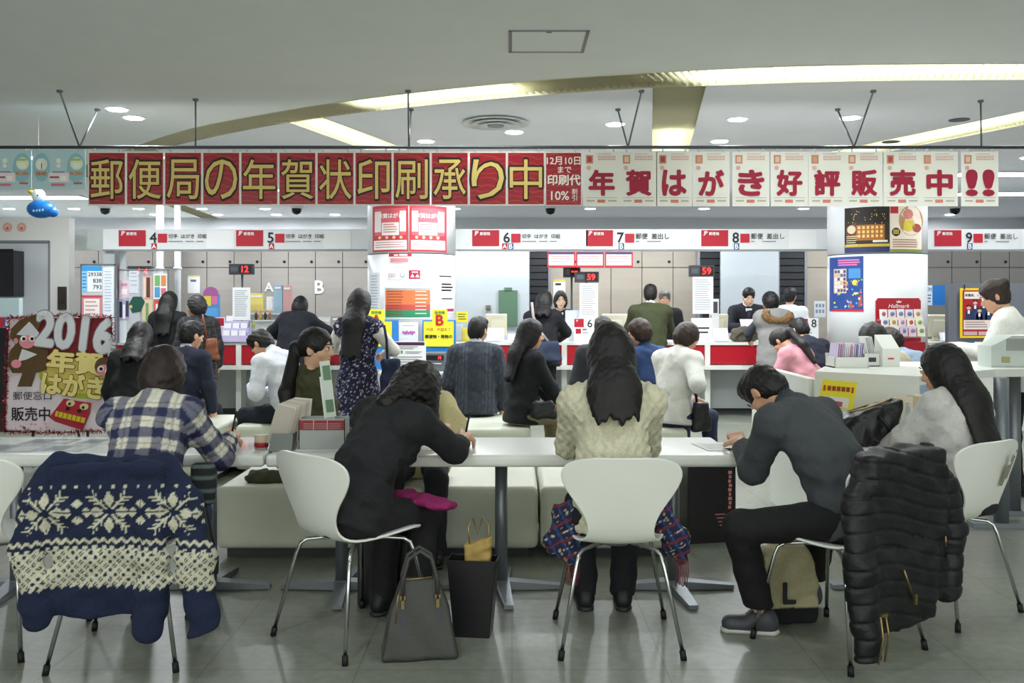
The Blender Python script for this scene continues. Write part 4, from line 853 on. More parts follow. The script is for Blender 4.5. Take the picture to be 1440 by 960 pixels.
for k in range(3):
    w_=.16+.015*(2-k); z0=ZC+.0+k*.09; y=d-.2+.07*k
    mesh_obj('tier',MB().bb(c0-w_,c0+w_,y,y+.012,z0,z0+.085).bb(c0-w_,c0-w_+.008,y,y+.07,z0,z0+.1).bb(c0+w_-.008,c0+w_,y,y+.07,z0,z0+.1).bb(c0-w_,c0+w_,y,y+.07,z0,z0+.006),LIL,r)
for k in range(3):
    for j in range(3):
        xx=c0-.1+.1*j; z0=ZC+k*.09; y=d-.2+.07*k+.03
        solo('leaflet_pack','white leaflet pack in the lilac rack, %s tier'%['lowest','middle','top'][k],'leaflets',MB().box((xx,y,z0+.08),(.085,.012,.14),rx=-.15),flat('eeeef4'),'leaflets in the lilac rack')
for k,(a,b,c,e,col,nm,lab) in enumerate(((352,412,371,438,'e0d070','envelope_pack','yellow envelope packs behind the lilac rack'),(339,424,351,440,'e2dfb0','envelope_pack','pale yellow packet left of the yellow packs'),(385,400,397,440,'9ab8cc','pouch_pack','blue snack-like pouch on the left counter'),(397.5,401,410,440,'d0a0a0','pouch_pack','pink pouch on the left counter'),(374,417,383,436,'e9eaec','paper_sheet','small white card under the letter A'),(430,452,446,481,'c9c6bc','box','beige box right of the bending customer'),(447,446,464,481,'d9dadb','box','white box on the left counter'),(465,444,482,481,'a8a39a','box','brownish box beside the left pillar'),(356,450,372,460,'b8d030','sign_card','lime green sign on the left counter'))):
    o=solo(nm,lab,'card' if 'card' in lab or 'sign' in lab else 'packet',MB().box((PX((a+c)/2,12.0),12.0+.01*k if k<8 else 11.957,(PZ(b,12)+ (ZC if e>470 else PZ(e,12)))/2),(PX(c,12)-PX(a,12),.05,PZ(b,12)-(ZC if e>470 else PZ(e,12))),bev=.006),flat(col))
    mesh_obj('label',MB().bb(PX(a+2,12),PX(c-2,12),(11.965+.01*k if k<8 else 11.927),(11.972+.01*k if k<8 else 11.933),PZ(b+6,12),PZ(b+3,12)),flat('f0eee8'),o)
solo('packet_shelf','low shelf carrying packets behind the left counter','shelf',MB().bb(PX(336,12.1),PX(412,12.1),11.97,12.2,PZ(440,12.0)-.02,PZ(440,12.0)-.001).bb(PX(340,12.1),PX(410,12.1),12.1,12.2,ZC,PZ(440,12.0)-.02),flat('cfd2d4'))
for k in range(4):
    a=360+k*6.5; t=thing('figurine','small brown toy figure on the left counter shelf, %s of four'%['first','second','third','fourth'][k],'toy',(PX(a,11.85),11.85,PZ(450,11.85)))
    z=PZ(450,11.85); mesh_obj('body',ell(MB(),(PX(a,11.85),11.85,z+.05),(.022,.02,.05),10,6),flat(['5a3a24','c8a040','3a3430','8a6a4a'][k]),t); mesh_obj('head',ell(MB(),(PX(a,11.85),11.85,z+.115),(.02,.02,.022),10,6),flat('caa080'),t)
solo('toy_shelf','thin white riser for the toy figures','shelf',MB().bb(PX(356,11.85),PX(386,11.85),11.8,11.93,PZ(450,11.85)-.012,PZ(450,11.85)).bb(PX(357,11.85),PX(385,11.85),11.9,11.93,ZC,PZ(450,11.85)-.012),WHITE)
# ================================================================ MONKEY SIGN BOARD
d=8.0; r=thing('festive_board','handmade festive board with monkeys, big 2016 and a tinsel border','sign board',(PX(85,d),d,0))
Q=lambda a,b,y:(PX(a,d),y,PZ(b,d))
def cut(name,pts,col,y0=.012,y1=.022,parent=None,m_=None):
    n=len(pts); mb=MB(); mb.add([Q(a,b,d-y1) for a,b in pts]+[Q(a,b,d-y0) for a,b in pts],[tuple(range(n)),tuple(range(2*n-1,n-1,-1))]+[(i,n+i,n+(i+1)%n,(i+1)%n) for i in range(n)])
    return mesh_obj(name,mb,m_ or flat(col,.75),parent or r)
def oval(c,rx,ry,n=18,rot=0): return [(c[0]+rx*math.cos(2*math.pi*k/n)*math.cos(rot)-ry*math.sin(2*math.pi*k/n)*math.sin(rot),c[1]+rx*math.cos(2*math.pi*k/n)*math.sin(rot)+ry*math.sin(2*math.pi*k/n)*math.cos(rot)) for k in range(n)]
cut('board',[(14,446),(158,446),(160,604),(8,605)],'e6d3da',0,.012)
cut('red_ground',[(50,447),(158,447),(159,522),(60,522)],'7a1a24',.012,.015)
cut('pink_field',[(14,530),(60,522),(120,560),(150,604),(10,604)],'ecdde6',.012,.014)
# tinsel border
tin=MB(); path=[(14,447),(85,443),(158,446),(162,525),(160,604),(85,608),(8,606),(11,525),(14,447)]
pp=resample(path,420)
for a,b in pp:
    c=Vector(Q(a,b,d-.02))
    for _ in range(5):
        v=Vector(rng.normal(size=3)); v.normalize(); u=v.cross(Vector(rng.normal(size=3))).normalized()*.0022
        e=c+v*(.022+.014*random.random()); tin.add([c-u,c+u,e+u,e-u],[(0,1,2,3)])
o=mesh_obj('tinsel',tin,mat('tinsel','8c0f22',.25,.6),r); o['kind']='stuff'
def word(txt,rect,col,edge=None,y=.03,bold=.05,name='lettering',stretch=True,rot=0):
    x0,y0,x1,y1=rect; cx,cy=(x0+x1)/2,(y0+y1)/2; mb=MB()
    def f_(off): return lambda x,z: Q(cx+(x-cx)*math.cos(rot)-(-z-cy)*math.sin(rot), cy+(x-cx)*math.sin(rot)+(-z-cy)*math.cos(rot), d-off)
    if edge: mb.m(flat(edge,.75)); text_into(mb,txt,x0,x1,-y1,-y0,f_(y-.003),bold+.03,stretch)
    mb.m(flat(col,.75)); text_into(mb,txt,x0,x1,-y1,-y0,f_(y),bold,stretch); return mesh_obj(name,mb,None,r)
word('2016',(54,444,160,490),'d5d7dc','8d9096',.034,.055,rot=.12); word('年',(147,478,165,500),'d5d7dc','8d9096',.036,.05,rot=.12)
cut('green_blob',oval((108,533),52,26,24,.18),'a8b830',.016,.022); cut('gold_blob',oval((110,528),50,24,24,.18),'d8c060',.022,.026)
word('年賀',(70,494,146,524),'ecd98a','5a4a18',.034,.06,rot=.08); word('はがき',(62,526,148,556),'ecd98a','5a4a18',.034,.06,rot=.1)
word('郵便窓口',(20,550,74,562),'2a2430',None,.022,.0); word('販売中',(18,572,72,591),'2a2430',None,.022,.02)
BR='5c4526'
cut('monkey_body',[(18,462),(30,450),(52,442),(62,446),(58,460),(50,472),(56,488),(70,492),(68,520),(52,524),(46,543),(27,543),(34,524),(20,524),(13,512),(17,492),(24,484),(17,474)],BR,.02,.03)
cut('monkey_sleeve',[(28,508),(34,490),(55,498),(40,505)],'d8d8dc',.03,.034)
cut('monkey_hat',[(26,470),(44,452),(58,468),(54,474)],'cfcfd4',.03,.034)
h=cut('monkey_face',oval((41,480),11,9.5),'e8909a',.03,.036)
for a in (36,48): e=cut('monkey_eye',oval((a,476),4,4),'f4f4f4',.036,.039,h); 
for a in (37,48.5): cut('monkey_pupil',oval((a,476),2.4,2.4),'18141a',.039,.041,h)
cut('monkey_ear',oval((25,479),3,4),'d89098',.03,.033); cut('monkey_hand',oval((26,511),7,6),'e890a0',.034,.038)
cut('small_monkey_head',oval((148,515),12,13),BR,.034,.04); h=cut('small_monkey_face',oval((149,520),10,8),'e48a9a',.04,.044)
for a,b in ((145,518),(155,522)): cut('monkey_eye',oval((a,b),4.2,4.2),'f6f6f6',.044,.047,h); cut('monkey_pupil',oval((a+.6,b),2.5,2.5),'16121a',.047,.049,h)
cut('lion_mask',[(72,586),(92,560),(130,566),(128,580),(118,604),(80,592)],'b02a38',.022,.034)
cut('lion_teeth',[(82,577),(123,587),(121,594),(80,584)],'d8c030',.034,.04)
for k in range(6): cut('tooth_gap',[(86+k*6.2,577.6+k*1.5),(86.8+k*6.2,577.8+k*1.5),(84.8+k*6.2,585+k*1.5),(84+k*6.2,584.8+k*1.5)],'4a3a10',.04,.0415)
for a,b in ((102,566),(121,571)): cut('lion_eye',oval((a,b),6,4.5),'d8d09a',.034,.04); cut('lion_pupil',oval((a-1,b+1),2,2),'201810',.04,.042)
for a,b in ((98,576),(114,579)): cut('lion_nostril',oval((a,b-2),3,2.6),'30141a',.034,.038)
for k in range(9): a,b=20+random.random()*70,594+random.random()*8; cut('pink_petal',oval((a,b),2.2,1.4),'e8a0b8',.014,.016)
mesh_obj('stand_leg',MB().cyl((PX(45,d),d+.02,0),(PX(45,d),d+.02,.5),.012,8).cyl((PX(122,d),d+.02,0),(PX(122,d),d+.02,.5),.012,8).cyl((PX(85,d),d+.45,0),(PX(85,d),d+.02,.9),.012,8),BLACK,r)
# ================================================================ SOFT FORMS: distance fields meshed with surface nets
def surfnet(Fv, lo, h):
    s=Fv<0; nx,ny,nz=Fv.shape
    cs=np.zeros((nx-1,ny-1,nz-1),np.int8)
    for i in (0,1):
        for j in (0,1):
            for k in (0,1): cs+=s[i:nx-1+i,j:ny-1+j,k:nz-1+k]
    mask=(cs>0)&(cs<8); ci=np.argwhere(mask); n=len(ci)
    if n==0: return np.zeros((0,3)),np.zeros((0,4),int)
    idx=-np.ones(mask.shape,np.int64); idx[mask]=np.arange(n)
    acc=np.zeros((n,3)); cnt=np.zeros(n)
    cor=[(i,j,k) for i in (0,1) for j in (0,1) for k in (0,1)]
    V={c:Fv[ci[:,0]+c[0],ci[:,1]+c[1],ci[:,2]+c[2]] for c in cor}
    for a in cor:
        for ax in range(3):
            if a[ax]==0:
                b=list(a); b[ax]=1; b=tuple(b); fa,fb=V[a],V[b]; cr=(fa<0)!=(fb<0)
                t=np.where(cr,fa/np.where(cr,fa-fb,1),0); p=np.tile(np.array(a,float),(n,1)); p[:,ax]+=t
                acc+=p*cr[:,None]; cnt+=cr
    vs=(ci+acc/cnt[:,None])*h+lo
    quads=[]
    for ax in range(3):
        sl0=[slice(None)]*3; sl1=[slice(None)]*3; sl0[ax]=slice(0,-1); sl1[ax]=slice(1,None)
        df=s[tuple(sl0)]!=s[tuple(sl1)]; e=np.argwhere(df); o1,o2=[k for k in range(3) if k!=ax]
        ok=(e[:,o1]>0)&(e[:,o2]>0)&(e[:,o1]<Fv.shape[o1]-1)&(e[:,o2]<Fv.shape[o2]-1); e=e[ok]
        ins=s[e[:,0],e[:,1],e[:,2]]
        q=[]
        for d1,d2 in ((0,0),(-1,0),(-1,-1),(0,-1)):
            c=e.copy(); c[:,o1]+=d1; c[:,o2]+=d2; q.append(idx[c[:,0],c[:,1],c[:,2]])
        q=np.stack(q,1); fl=ins if ax!=1 else ~ins; q[~fl]=q[~fl][:,::-1]; quads.append(q)
    return vs,np.vstack(quads)
def V3(*a): return np.array(a,float)
def unit(v): return v/max(np.linalg.norm(v),1e-9)
class Field:
    def __init__(s,lo,hi,h):
        s.lo=np.array(lo,float)-2*h; s.h=h; s.n=np.ceil((np.array(hi,float)+2*h-s.lo)/h).astype(int)+1
        s.ax=[s.lo[i]+h*np.arange(s.n[i]) for i in range(3)]; s.F=np.ones(s.n,np.float32)
    def sub(s,lo,hi):
        sl=[]
        for i in range(3):
            a=int(max(0,math.floor((lo[i]-s.lo[i])/s.h))); b=int(min(s.n[i],math.ceil((hi[i]-s.lo[i])/s.h)+1))
            if b<=a: return None
            sl.append(slice(a,b))
        g=np.meshgrid(*[s.ax[i][sl[i]] for i in range(3)],indexing='ij'); return tuple(sl),np.stack(g,-1).astype(np.float32)
    def put(s,sl,d,k,op='u'):
        A=s.F[sl]
        if op=='u':
            if k>0:
                hh=np.maximum(k-np.abs(A-d),0)/k; s.F[sl]=np.minimum(A,d)-hh*hh*k*.25
            else: s.F[sl]=np.minimum(A,d)
        else:
            d=-d
            if k>0:
                hh=np.maximum(k-np.abs(A-d),0)/k; s.F[sl]=np.maximum(A,d)+hh*hh*k*.25
            else: s.F[sl]=np.maximum(A,d)
    def cap(s,a,b,ra,rb,k=.02,front=None,fl=1.0,op='u'):
        a=np.array(a,float); b=np.array(b,float); m=max(ra,rb)+k+3*s.h
        q=s.sub(np.minimum(a,b)-m,np.maximum(a,b)+m)
        if q is None: return s
        sl,P=q; ab=b-a; L=max(float(ab@ab),1e-9); t=np.clip(((P-a)@ab)/L,0,1); D=P-a-t[...,None]*ab; r=ra+(rb-ra)*t
        if front is not None:
            f=unit(np.array(front)); c=D@f; D=D+(c*(1/fl-1))[...,None]*f; d=(np.linalg.norm(D,axis=-1)-r)
            d=d*np.where(np.abs(c)>.3*r,(1+fl)/2,1)
        else: d=np.linalg.norm(D,axis=-1)-r
        s.put(sl,d,k,op); return s
    def ell(s,c,r,R=None,k=.02,op='u'):
        c=np.array(c,float); r=np.array(r,float); m=r.max()+k+3*s.h; q=s.sub(c-m,c+m)
        if q is None: return s
        sl,P=q; D=P-c
        if R is not None: D=D@np.array(R).T
        k0=np.linalg.norm(D/r,axis=-1); k1=np.linalg.norm(D/(r*r),axis=-1); d=k0*(k0-1)/np.maximum(k1,1e-6)
        s.put(sl,d.astype(np.float32),k,op); return s
    def box(s,c,hf,R=None,rad=.01,k=0,op='u'):
        c=np.array(c,float); hf=np.array(hf,float); m=np.linalg.norm(hf)+rad+k+3*s.h; q=s.sub(c-m,c+m)
        if q is None: return s
        sl,P=q; D=P-c
        if R is not None: D=D@np.array(R).T
        w_=np.abs(D)-(hf-rad); d=np.linalg.norm(np.maximum(w_,0),axis=-1)+np.minimum(w_.max(-1),0)-rad
        s.put(sl,d,k,op); return s
    def plane(s,p,n,k=0):   # keeps the side the normal points away from
        n=unit(np.array(n,float)); d=(s.ax[0]*n[0])[:,None,None]+(s.ax[1]*n[1])[None,:,None]+(s.ax[2]*n[2])[None,None,:]-float(np.array(p)@n)
        s.F=np.maximum(s.F,d.astype(np.float32)); return s
    def folds(s,amp,wl=.11,seed=0):
        r_=np.random.default_rng(seed); X=s.ax[0][:,None,None]; Y=s.ax[1][None,:,None]; Z=s.ax[2][None,None,:]
        n=0
        for k in range(5):
            v=unit(r_.normal(size=3)*[1,1,1.3])*2*math.pi/(wl*(.6+.9*r_.random())); n=n+np.sin(X*v[0]+Y*v[1]+Z*v[2]+r_.random()*6.28+1.3*np.sin((X*v[1]+Z*v[0])*.6))
        s.F=(s.F+amp*n/3).astype(np.float32); return s
    def func(s,fn): s.F=fn(s.F,s.ax[0][:,None,None],s.ax[1][None,:,None],s.ax[2][None,None,:]).astype(np.float32); return s
    def mesh(s): return surfnet(s.F,s.lo,s.h)
def soft_obj(name,vq,mt,parent=None,colfn=None,world=False):
    v,q=vq; me=bpy.data.meshes.new(name)
    if world and parent is not None:
        root=parent
        while root.parent is not None: root=root.parent
        M=np.array(INV[root.name]); v=v@M[:3,:3].T+M[:3,3]
    me.vertices.add(len(v)); me.vertices.foreach_set('co',v.astype(np.float32).ravel())
    me.loops.add(4*len(q)); me.loops.foreach_set('vertex_index',q.astype(np.int32).ravel())
    me.polygons.add(len(q)); me.polygons.foreach_set('loop_start',np.arange(0,4*len(q),4,dtype=np.int32))
    me.update(calc_edges=True); me.validate()
    me.polygons.foreach_set('use_smooth',np.ones(len(me.polygons),bool))
    if colfn is not None and len(me.vertices)==len(v):
        c=np.ones((len(v),4),np.float32); c[:,:3]=colfn(v); a=me.color_attributes.new('col','FLOAT_COLOR','POINT'); a.data.foreach_set('color',c.ravel())
    me.materials.append(mt); me.update()
    o=bpy.data.objects.new(name,me); COL.objects.link(o)
    if parent is not None: o.parent=parent
    return o
def join_vq(parts):
    vs=[];qs=[];b=0
    for v,q in parts:
        if len(v): vs.append(v); qs.append(q+b); b+=len(v)
    return np.vstack(vs),np.vstack(qs)
def LIN(h): return np.array(srgb(h))
# ================================================================ PEOPLE
def hairmat(h): return mat('hair_'+h,h,.5,noise=.25,nscale=7,bump=.22,bscale=12,stretch=(16,16,1.0))
def rot_axis(v,ax,a):
    ax=unit(ax); return v*math.cos(a)+np.cross(ax,v)*math.sin(a)+ax*(ax@v)*(1-math.cos(a))
def ik(a,t,l1,l2,pole):
    d=t-a; L=np.linalg.norm(d); L=min(max(L,abs(l1-l2)+.01),l1+l2-.004); u=unit(d); x=(l1*l1-l2*l2+L*L)/(2*L); hh=math.sqrt(max(l1*l1-x*x,0))
    p=pole-u*(pole@u); p=unit(p); return a+u*x+p*hh, a+u*L
def hand_caps(Fd,w,dr,nrm,side,curl,sc=1.0):
    """a palm, four unequal bent fingers and a thumb; nrm = palm normal (fingers bend towards it)"""
    dr=unit(dr); nrm=unit(nrm-dr*(nrm@dr)); sd=np.cross(dr,nrm)*side   # sd points to the thumb side
    kn=w+dr*.085*sc
    Fd.cap(w-dr*.03*sc,w+dr*.015*sc,.026*sc,.027*sc,.012,nrm,.75)
    for o in (-.026,-.009,.009,.025): Fd.cap(w+dr*.01*sc+sd*o*.7*sc,kn+sd*o*sc,.0145*sc,.0125*sc,.012)
    for o,L,rr in ((.027,.070,.0092),(.009,.080,.0095),(-.009,.074,.0090),(-.026,.058,.0080)):
        p=kn+sd*o*sc; d_=dr+sd*o*1.2; a=curl*.5
        for sg in (.45,.31,.24):
            d_=unit(rot_axis(unit(d_),np.cross(unit(d_),nrm),a)) if a else unit(d_); q=p+d_*L*sg*sc; Fd.cap(p,q,rr*sc,rr*.9*sc,.004); p=q; a=curl*.75; rr*=.93
    b=w+dr*.022*sc+sd*.024*sc; t1=unit(dr*.62+sd*.66+nrm*.35); t2=unit(dr*.85+sd*.12+nrm*(.45+.3*curl))
    Fd.cap(b,b+t1*.042*sc,.0145*sc,.0115*sc,.01).cap(b+t1*.042*sc,b+t1*.042*sc+t2*.036*sc,.011*sc,.0095*sc,.005).cap(b+t1*.042*sc+t2*.036*sc,b+t1*.042*sc+t2*.062*sc,.0095*sc,.008*sc,.004)
LODS={0:(.0125,.0062,.0048),1:(.016,.008,.0065),2:(.019,.0095,.0085)}
SEED=[0]
def person(label,pos,yaw=0,seat=None,H=1.6,fem=True,lean=(0,0),roll=0,twist=0,head=(0,0,0),armR=None,armL=None,legs=None,top=None,bottom=None,hair=None,shoes='17181a',skin='d3a283',lod=1,group=None,floor=0.0,face=True,curl=.8,z0=0.0,cat='person'):
    SEED[0]+=1; sd=SEED[0]; s=H/1.6; hv,hh_,hn=LODS[lod]; D=math.radians
    top=top or {}; bottom=bottom or {}; hair=hair or {}
    root=thing('person',label,cat,(pos[0],pos[1],z0),D(yaw),group)
    M=np.array(INV[root.name])
    def W2L(p): p=np.array(p,float); return M[:3,:3]@p+M[:3,3]
    def dirn(a,r): return unit(V3(math.sin(r),math.sin(a)*math.cos(r),math.cos(a)*math.cos(r)))
    a1,a2=D(lean[0]),D(lean[1]); rl=D(roll)
    hz=(seat+.092) if seat is not None else .815*s
    P0=V3(0,0,hz); u1=dirn(a1,rl); u2=dirn(a2,rl); C=P0+u1*.30*s; N=C+u2*.205*s
    Rt=V3(math.cos(D(twist)),math.sin(D(twist)),0); Rt2=unit(Rt-u2*(Rt@u2)); F2=np.cross(u2,Rt2); R1=unit(V3(1,0,0)-u1*u1[0]); F1=np.cross(u1,R1)
    sw=(.150 if fem else .172)*s; SH={1:N-u2*.05*s+Rt2*sw,-1:N-u2*.05*s-Rt2*sw}
    hp,hyw,hr=[D(v) for v in head]
    hu=dirn(hp,rl*.5+hr); hR=unit(rot_axis(Rt,V3(0,0,1),hyw)); hR=unit(hR-hu*(hR@hu)); hF=np.cross(hu,hR)
    # the pitch is in the head's own forward plane
    hu=unit(V3(0,0,1)*math.cos(hp)+unit(np.cross(V3(0,0,1),hR))*math.sin(hp)+hR*math.sin(hr)); hR=unit(hR-hu*(hR@hu)); hF=np.cross(hu,hR)
    NT=N+unit(u2+hu)*.07*s; HC=NT+hu*.098+hF*.022
    RH=np.stack([hR,hF,hu])
    def hp_(x,y,z): return HC+hR*x+hF*y+hu*z
    UA,FA=.265*s,.235*s
    AR={}
    for sg,arm in ((1,armR),(-1,armL)):
        arm=arm or {}
        tg=arm.get('to'); pole=V3(*arm.get('pole',(sg*.5,-.6,-.5)))
        if tg is None: tg=SH[sg]+V3(sg*.06,.07,-.475*s)
        elif tg[0]=='w': tg=W2L(tg[1:])
        else: tg=V3(*tg)
        e,w_=ik(SH[sg],tg,UA,FA,pole); AR[sg]=(e,w_,arm)
    LG={}
    TH,SHN=.39*s,.385*s
    for sg in (1,-1):
        hj=P0+V3(sg*.085*s,0,-.01)
        lg=(legs or {}).get('R' if sg==1 else 'L')
        if seat is not None:
            yw,ank=(lg if lg else (sg*-6,(0,0.02)))
            kd=V3(-math.sin(D(yw)),math.cos(D(yw)),0); kz=min(max(.47*s,seat+.03),seat+.09); kn=hj+kd*TH; kn[2]=kz
            an=V3(kn[0]+ank[0],kn[1]+ank[1],.075)
            ft=kd if len(ank)<3 else V3(-math.sin(D(ank[2])),math.cos(D(ank[2])),0)
        else:
            off=lg if lg else (sg*.01,0); kn=hj+V3(off[0]*.5,.02+off[1]*.5,-.39*s); an=V3(hj[0]+off[0],off[1]-.01,.075); ft=unit(V3(sg*.15,1,0))
        LG[sg]=(hj,kn,an,ft)
    wd=top.get('w',1.0); hw=(.135 if fem else .14)*s*wd; cw=(.125 if fem else .145)*s*wd; ww=(.112 if fem else .128)*s*wd
    def torso(Fd,g,k=.05):
        Fd.cap(P0-u1*.02,P0+u1*.05*s,hw+g,hw*.96+g,k,F1,.78); Fd.cap(P0+u1*.08*s,P0+u1*.19*s,ww*1.04+g,ww+g,k,F1,.76)
        Fd.cap(C-u2*.06*s,C+u2*.07*s,cw+g,cw*1.02+g,k,F2,.70); Fd.cap(SH[-1]*.86+SH[1]*.14-u2*.02,SH[1]*.86+SH[-1]*.14-u2*.02,.058*s+g,.058*s+g,k,F2,.9)
        Fd.cap(N-u2*.03,N+u2*.0,.07*s+g*.6,.055*s+g*.4,.05)
        for sg in (1,-1): Fd.cap(N-u2*.01,SH[sg],.045*s+g*.7,.05*s+g,.03)
        if fem and not top.get('flatchest'): 
            for sg in (1,-1): Fd.ell(C+u2*.03*s+F2*(cw*.62)+Rt2*sg*.065*s,V3(.06,.05,.06)*s+g,np.stack([Rt2,F2,u2]),.05)
    def arms(Fd,g,k=.03,upto=1.0):
        for sg in (1,-1):
            e,w_,_=AR[sg]; Fd.cap(SH[sg],e,(.050 if fem else .056)*s+g,(.040 if fem else .045)*s+g,k); Fd.cap(e,e+(w_-e)*upto,(.040 if fem else .044)*s+g,(.029 if fem else .031)*s+g*.9,k)
    def legsf(Fd,g,k=.03,flare=0):
        for sg in (1,-1):
            hj,kn,an,ft=LG[sg]; Fd.cap(hj,kn,.082*s+g,.056*s+g,k); Fd.cap(kn,an,.054*s+g+flare*.3,.036*s+g+flare,k)
    def sit(Fd):   # flatten what rests on the seat
        if seat is not None:
            zc=seat+.006
            Fd.func(lambda Fv,X,Y,Z: np.where((X*X+Y*Y<.27**2)&(Z>seat-.17)&(Z<seat+.1),np.maximum(Fv,zc-Z),Fv))
    allp=[P0,C,N,HC,*SH.values(),*[AR[q][0] for q in AR],*[AR[q][1] for q in AR],*[x for q in LG for x in LG[q][:3]]]
    lo=np.min(allp,0); hi=np.max(allp,0)
    # ---- body: coarse trunk and limbs, finer head and hands, one mesh
    Fb=Field(lo-.2,np.maximum(hi,HC+.0)+.16,hv*1.25); torso(Fb,-.012); arms(Fb,-.007); legsf(Fb,-.012)
    for sg in (1,-1):
        hj,kn,an,ft=LG[sg]; Fb.cap(an,an+ft*.12+V3(0,0,-.04),.03,.025,.02)
    Fb.cap(N-u2*.02,NT+hu*.03,.048*s,.046*s,.02); Fb.plane(NT+hu*.012,hu); sit(Fb); parts=[Fb.mesh()]
    Fh=Field(np.minimum(HC,NT)-.17,np.maximum(HC,NT)+.17,hh_)
    Fh.ell(hp_(0,-.012,.022),(.0735,.094,.092),RH,.02).ell(hp_(0,.022,-.045),(.056,.068,.070),RH,.03)
    Fh.cap(hp_(0,.062,-.098),hp_(0,.058,-.094),.018,.016,.03)
    for sg in (1,-1):
        Fh.ell(hp_(sg*.04,.052,-.03),(.026,.024,.026),RH,.02); Fh.ell(hp_(sg*.076,-.008,-.015),(.010,.02,.032),np.stack([unit(hR+hF*sg*.35),unit(hF-hR*sg*.35),hu]),.008)
        Fh.ell(hp_(sg*.032,.098,.004),(.019,.014,.010),RH,.012,'s')
        Fh.ell(hp_(sg*.032,.078,.003),(.015,.013,.011),RH,.004)
    Fh.cap(hp_(0,.084,.008),hp_(0,.101,-.030),.008,.0125,.012).cap(hp_(-.011,.092,-.034),hp_(.011,.092,-.034),.008,.008,.008)
    Fh.cap(hp_(-.016,.083,-.062),hp_(.016,.083,-.062),.0075,.0075,.008).cap(hp_(-.013,.081,-.072),hp_(.013,.081,-.072),.008,.008,.008)
    Fh.cap(N,NT+hu*.04,.047*s,.046*s,.03); Fh.plane(NT-hu*.03,-hu); parts.append(Fh.mesh())
    for sg in (1,-1):
        e,w_,arm=AR[sg]; fd=unit(w_-e); hd=unit(fd+V3(*arm.get('hd',(0,0,0)))); nrm=V3(*arm.get('palm',(-sg*.9,.2,-.3)))
        Fq=Field(np.minimum(w_,w_+hd*.17)-.07,np.maximum(w_,w_+hd*.17)+.07,hn); Fq.cap(w_-fd*.07,w_,.027*s,.025*s,.01); hand_caps(Fq,w_+hd*.012,hd,nrm,-sg,arm.get('curl',curl),.95*s if fem else s); parts.append(Fq.mesh())
    sm=mat('skin_'+skin,skin,.5,noise=.05,nscale=25)
    body=soft_obj('body',join_vq(parts),sm,root)
    # ---- facial details
    if face:
        for sg in (1,-1):
            mb=MB(); e=ell(mb.m(flat('eeeae6',.25)),(0,0,0),(.0125,.0125,.0105),12,8); mb.m(flat('1a1210',.2)); ell(mb,(0,.0085,0),(.0066,.0055,.0066),10,6)
            R_=Matrix(np.stack([hR,hF,hu]).T.tolist()); c=Vector(hp_(sg*.032,.0815,.003)); mb.v=[tuple(R_@Vector(p)+c) for p in mb.v]; mesh_obj('eye',mb,None,body,world=False)
            br=MB().tube([hp_(sg*.014,.094,.024),hp_(sg*.032,.0925,.029),hp_(sg*.048,.081,.025)],[.003,.0032,.0018],6); mesh_obj('eyebrow',br,flat('1c1412',.8),body,world=False)
            if lod>0: continue
            ld=MB().tube([hp_(sg*.018,.0915,.008),hp_(sg*.032,.0935,.0125),hp_(sg*.046,.084,.008)],[.0016,.0026,.0016],6); mesh_obj('eyelash',ld,flat('15100f',.8),body,world=False)
        lp=MB().tube([hp_(-.024,.079,-.066),hp_(-.01,.0895,-.0635),hp_(.01,.0895,-.0635),hp_(.024,.079,-.066)],[.0018,.0042,.0042,.0018],8).tube([hp_(-.022,.079,-.067),hp_(0,.089,-.0715),hp_(.022,.079,-.067)],[.0018,.0048,.0018],8)
        mesh_obj('lips',lp,flat(top.get('lips','b0605a' if fem else 'b07a68'),.4),body,world=False)
    # ---- clothes
    def top_mesh(g,hem,cuff,neck,flare=0,fold=.004,sleeve=True,res=1.0,extra=None):
        Ft=Field(lo-.28,hi+.14,hv*res); torso(Ft,g)
        if hem>.1:
            Ft.cap(P0,P0-u1*(hem),hw+g,hw+g+flare,.05,F1,.8) if seat is None else Ft.cap(P0,P0-V3(0,0,.04),hw+g,hw+g+.01,.04,F1,.85)
        if fold: Ft.folds(fold*1.5,.13,sd); Ft.folds(fold*.5,.06,sd+20)
        if sleeve:
            arms(Ft,g*.75,.03,cuff)
            if fold: Ft.folds(fold*.5,.07,sd+50)
        if extra: extra(Ft)
        if seat is not None: Ft.plane(P0-u1*min(hem,.075),-u1)
        else: Ft.plane(P0-u1*hem,-u1)
        Ft.ell(NT+F2*.012+u2*.0,(.052*s+neck*.02,.052*s+neck*.03,.05+neck*.03),np.stack([Rt2,F2,u2]),.004,'s') if neck is not None else None
        Ft.plane(NT+u2*.01,u2); sit(Ft)
        return Ft.mesh()
    def bones_uv(v):
        segs=[('t',P0-u1*.2,N,R1)]+[('a%d'%q,SH[q],AR[q][0],None) for q in AR]+[('f%d'%q,AR[q][0],AR[q][1],None) for q in AR]
        best=np.full(len(v),9.); uu=np.zeros(len(v)); vv=np.zeros(len(v)); rg=np.zeros(len(v),int)
        for i,(nm,a,b,rt) in enumerate(segs):
            ab=b-a; L=np.linalg.norm(ab); t=np.clip((v-a)@ab/(L*L),0,1); Dv=v-a-t[:,None]*ab; d=np.linalg.norm(Dv,axis=1)-(.14 if nm=='t' else .055)
            if nm!='t': ax=unit(np.cross(ab,V3(.2,.9,.1))); ay=unit(np.cross(ab,ax)); u_=np.arctan2(Dv@ay,Dv@ax)*.055
            else: u_=Dv@R1
            m_=d<best; best[m_]=d[m_]; uu[m_]=u_[m_]; vv[m_]=(t*L)[m_]; rg[m_]=i
        return uu,vv,rg
    tc=top.get('col','222222'); kind=top.get('kind','jacket'); g=top.get('g',.02); hem=top.get('hem',.12)
    colfn=None
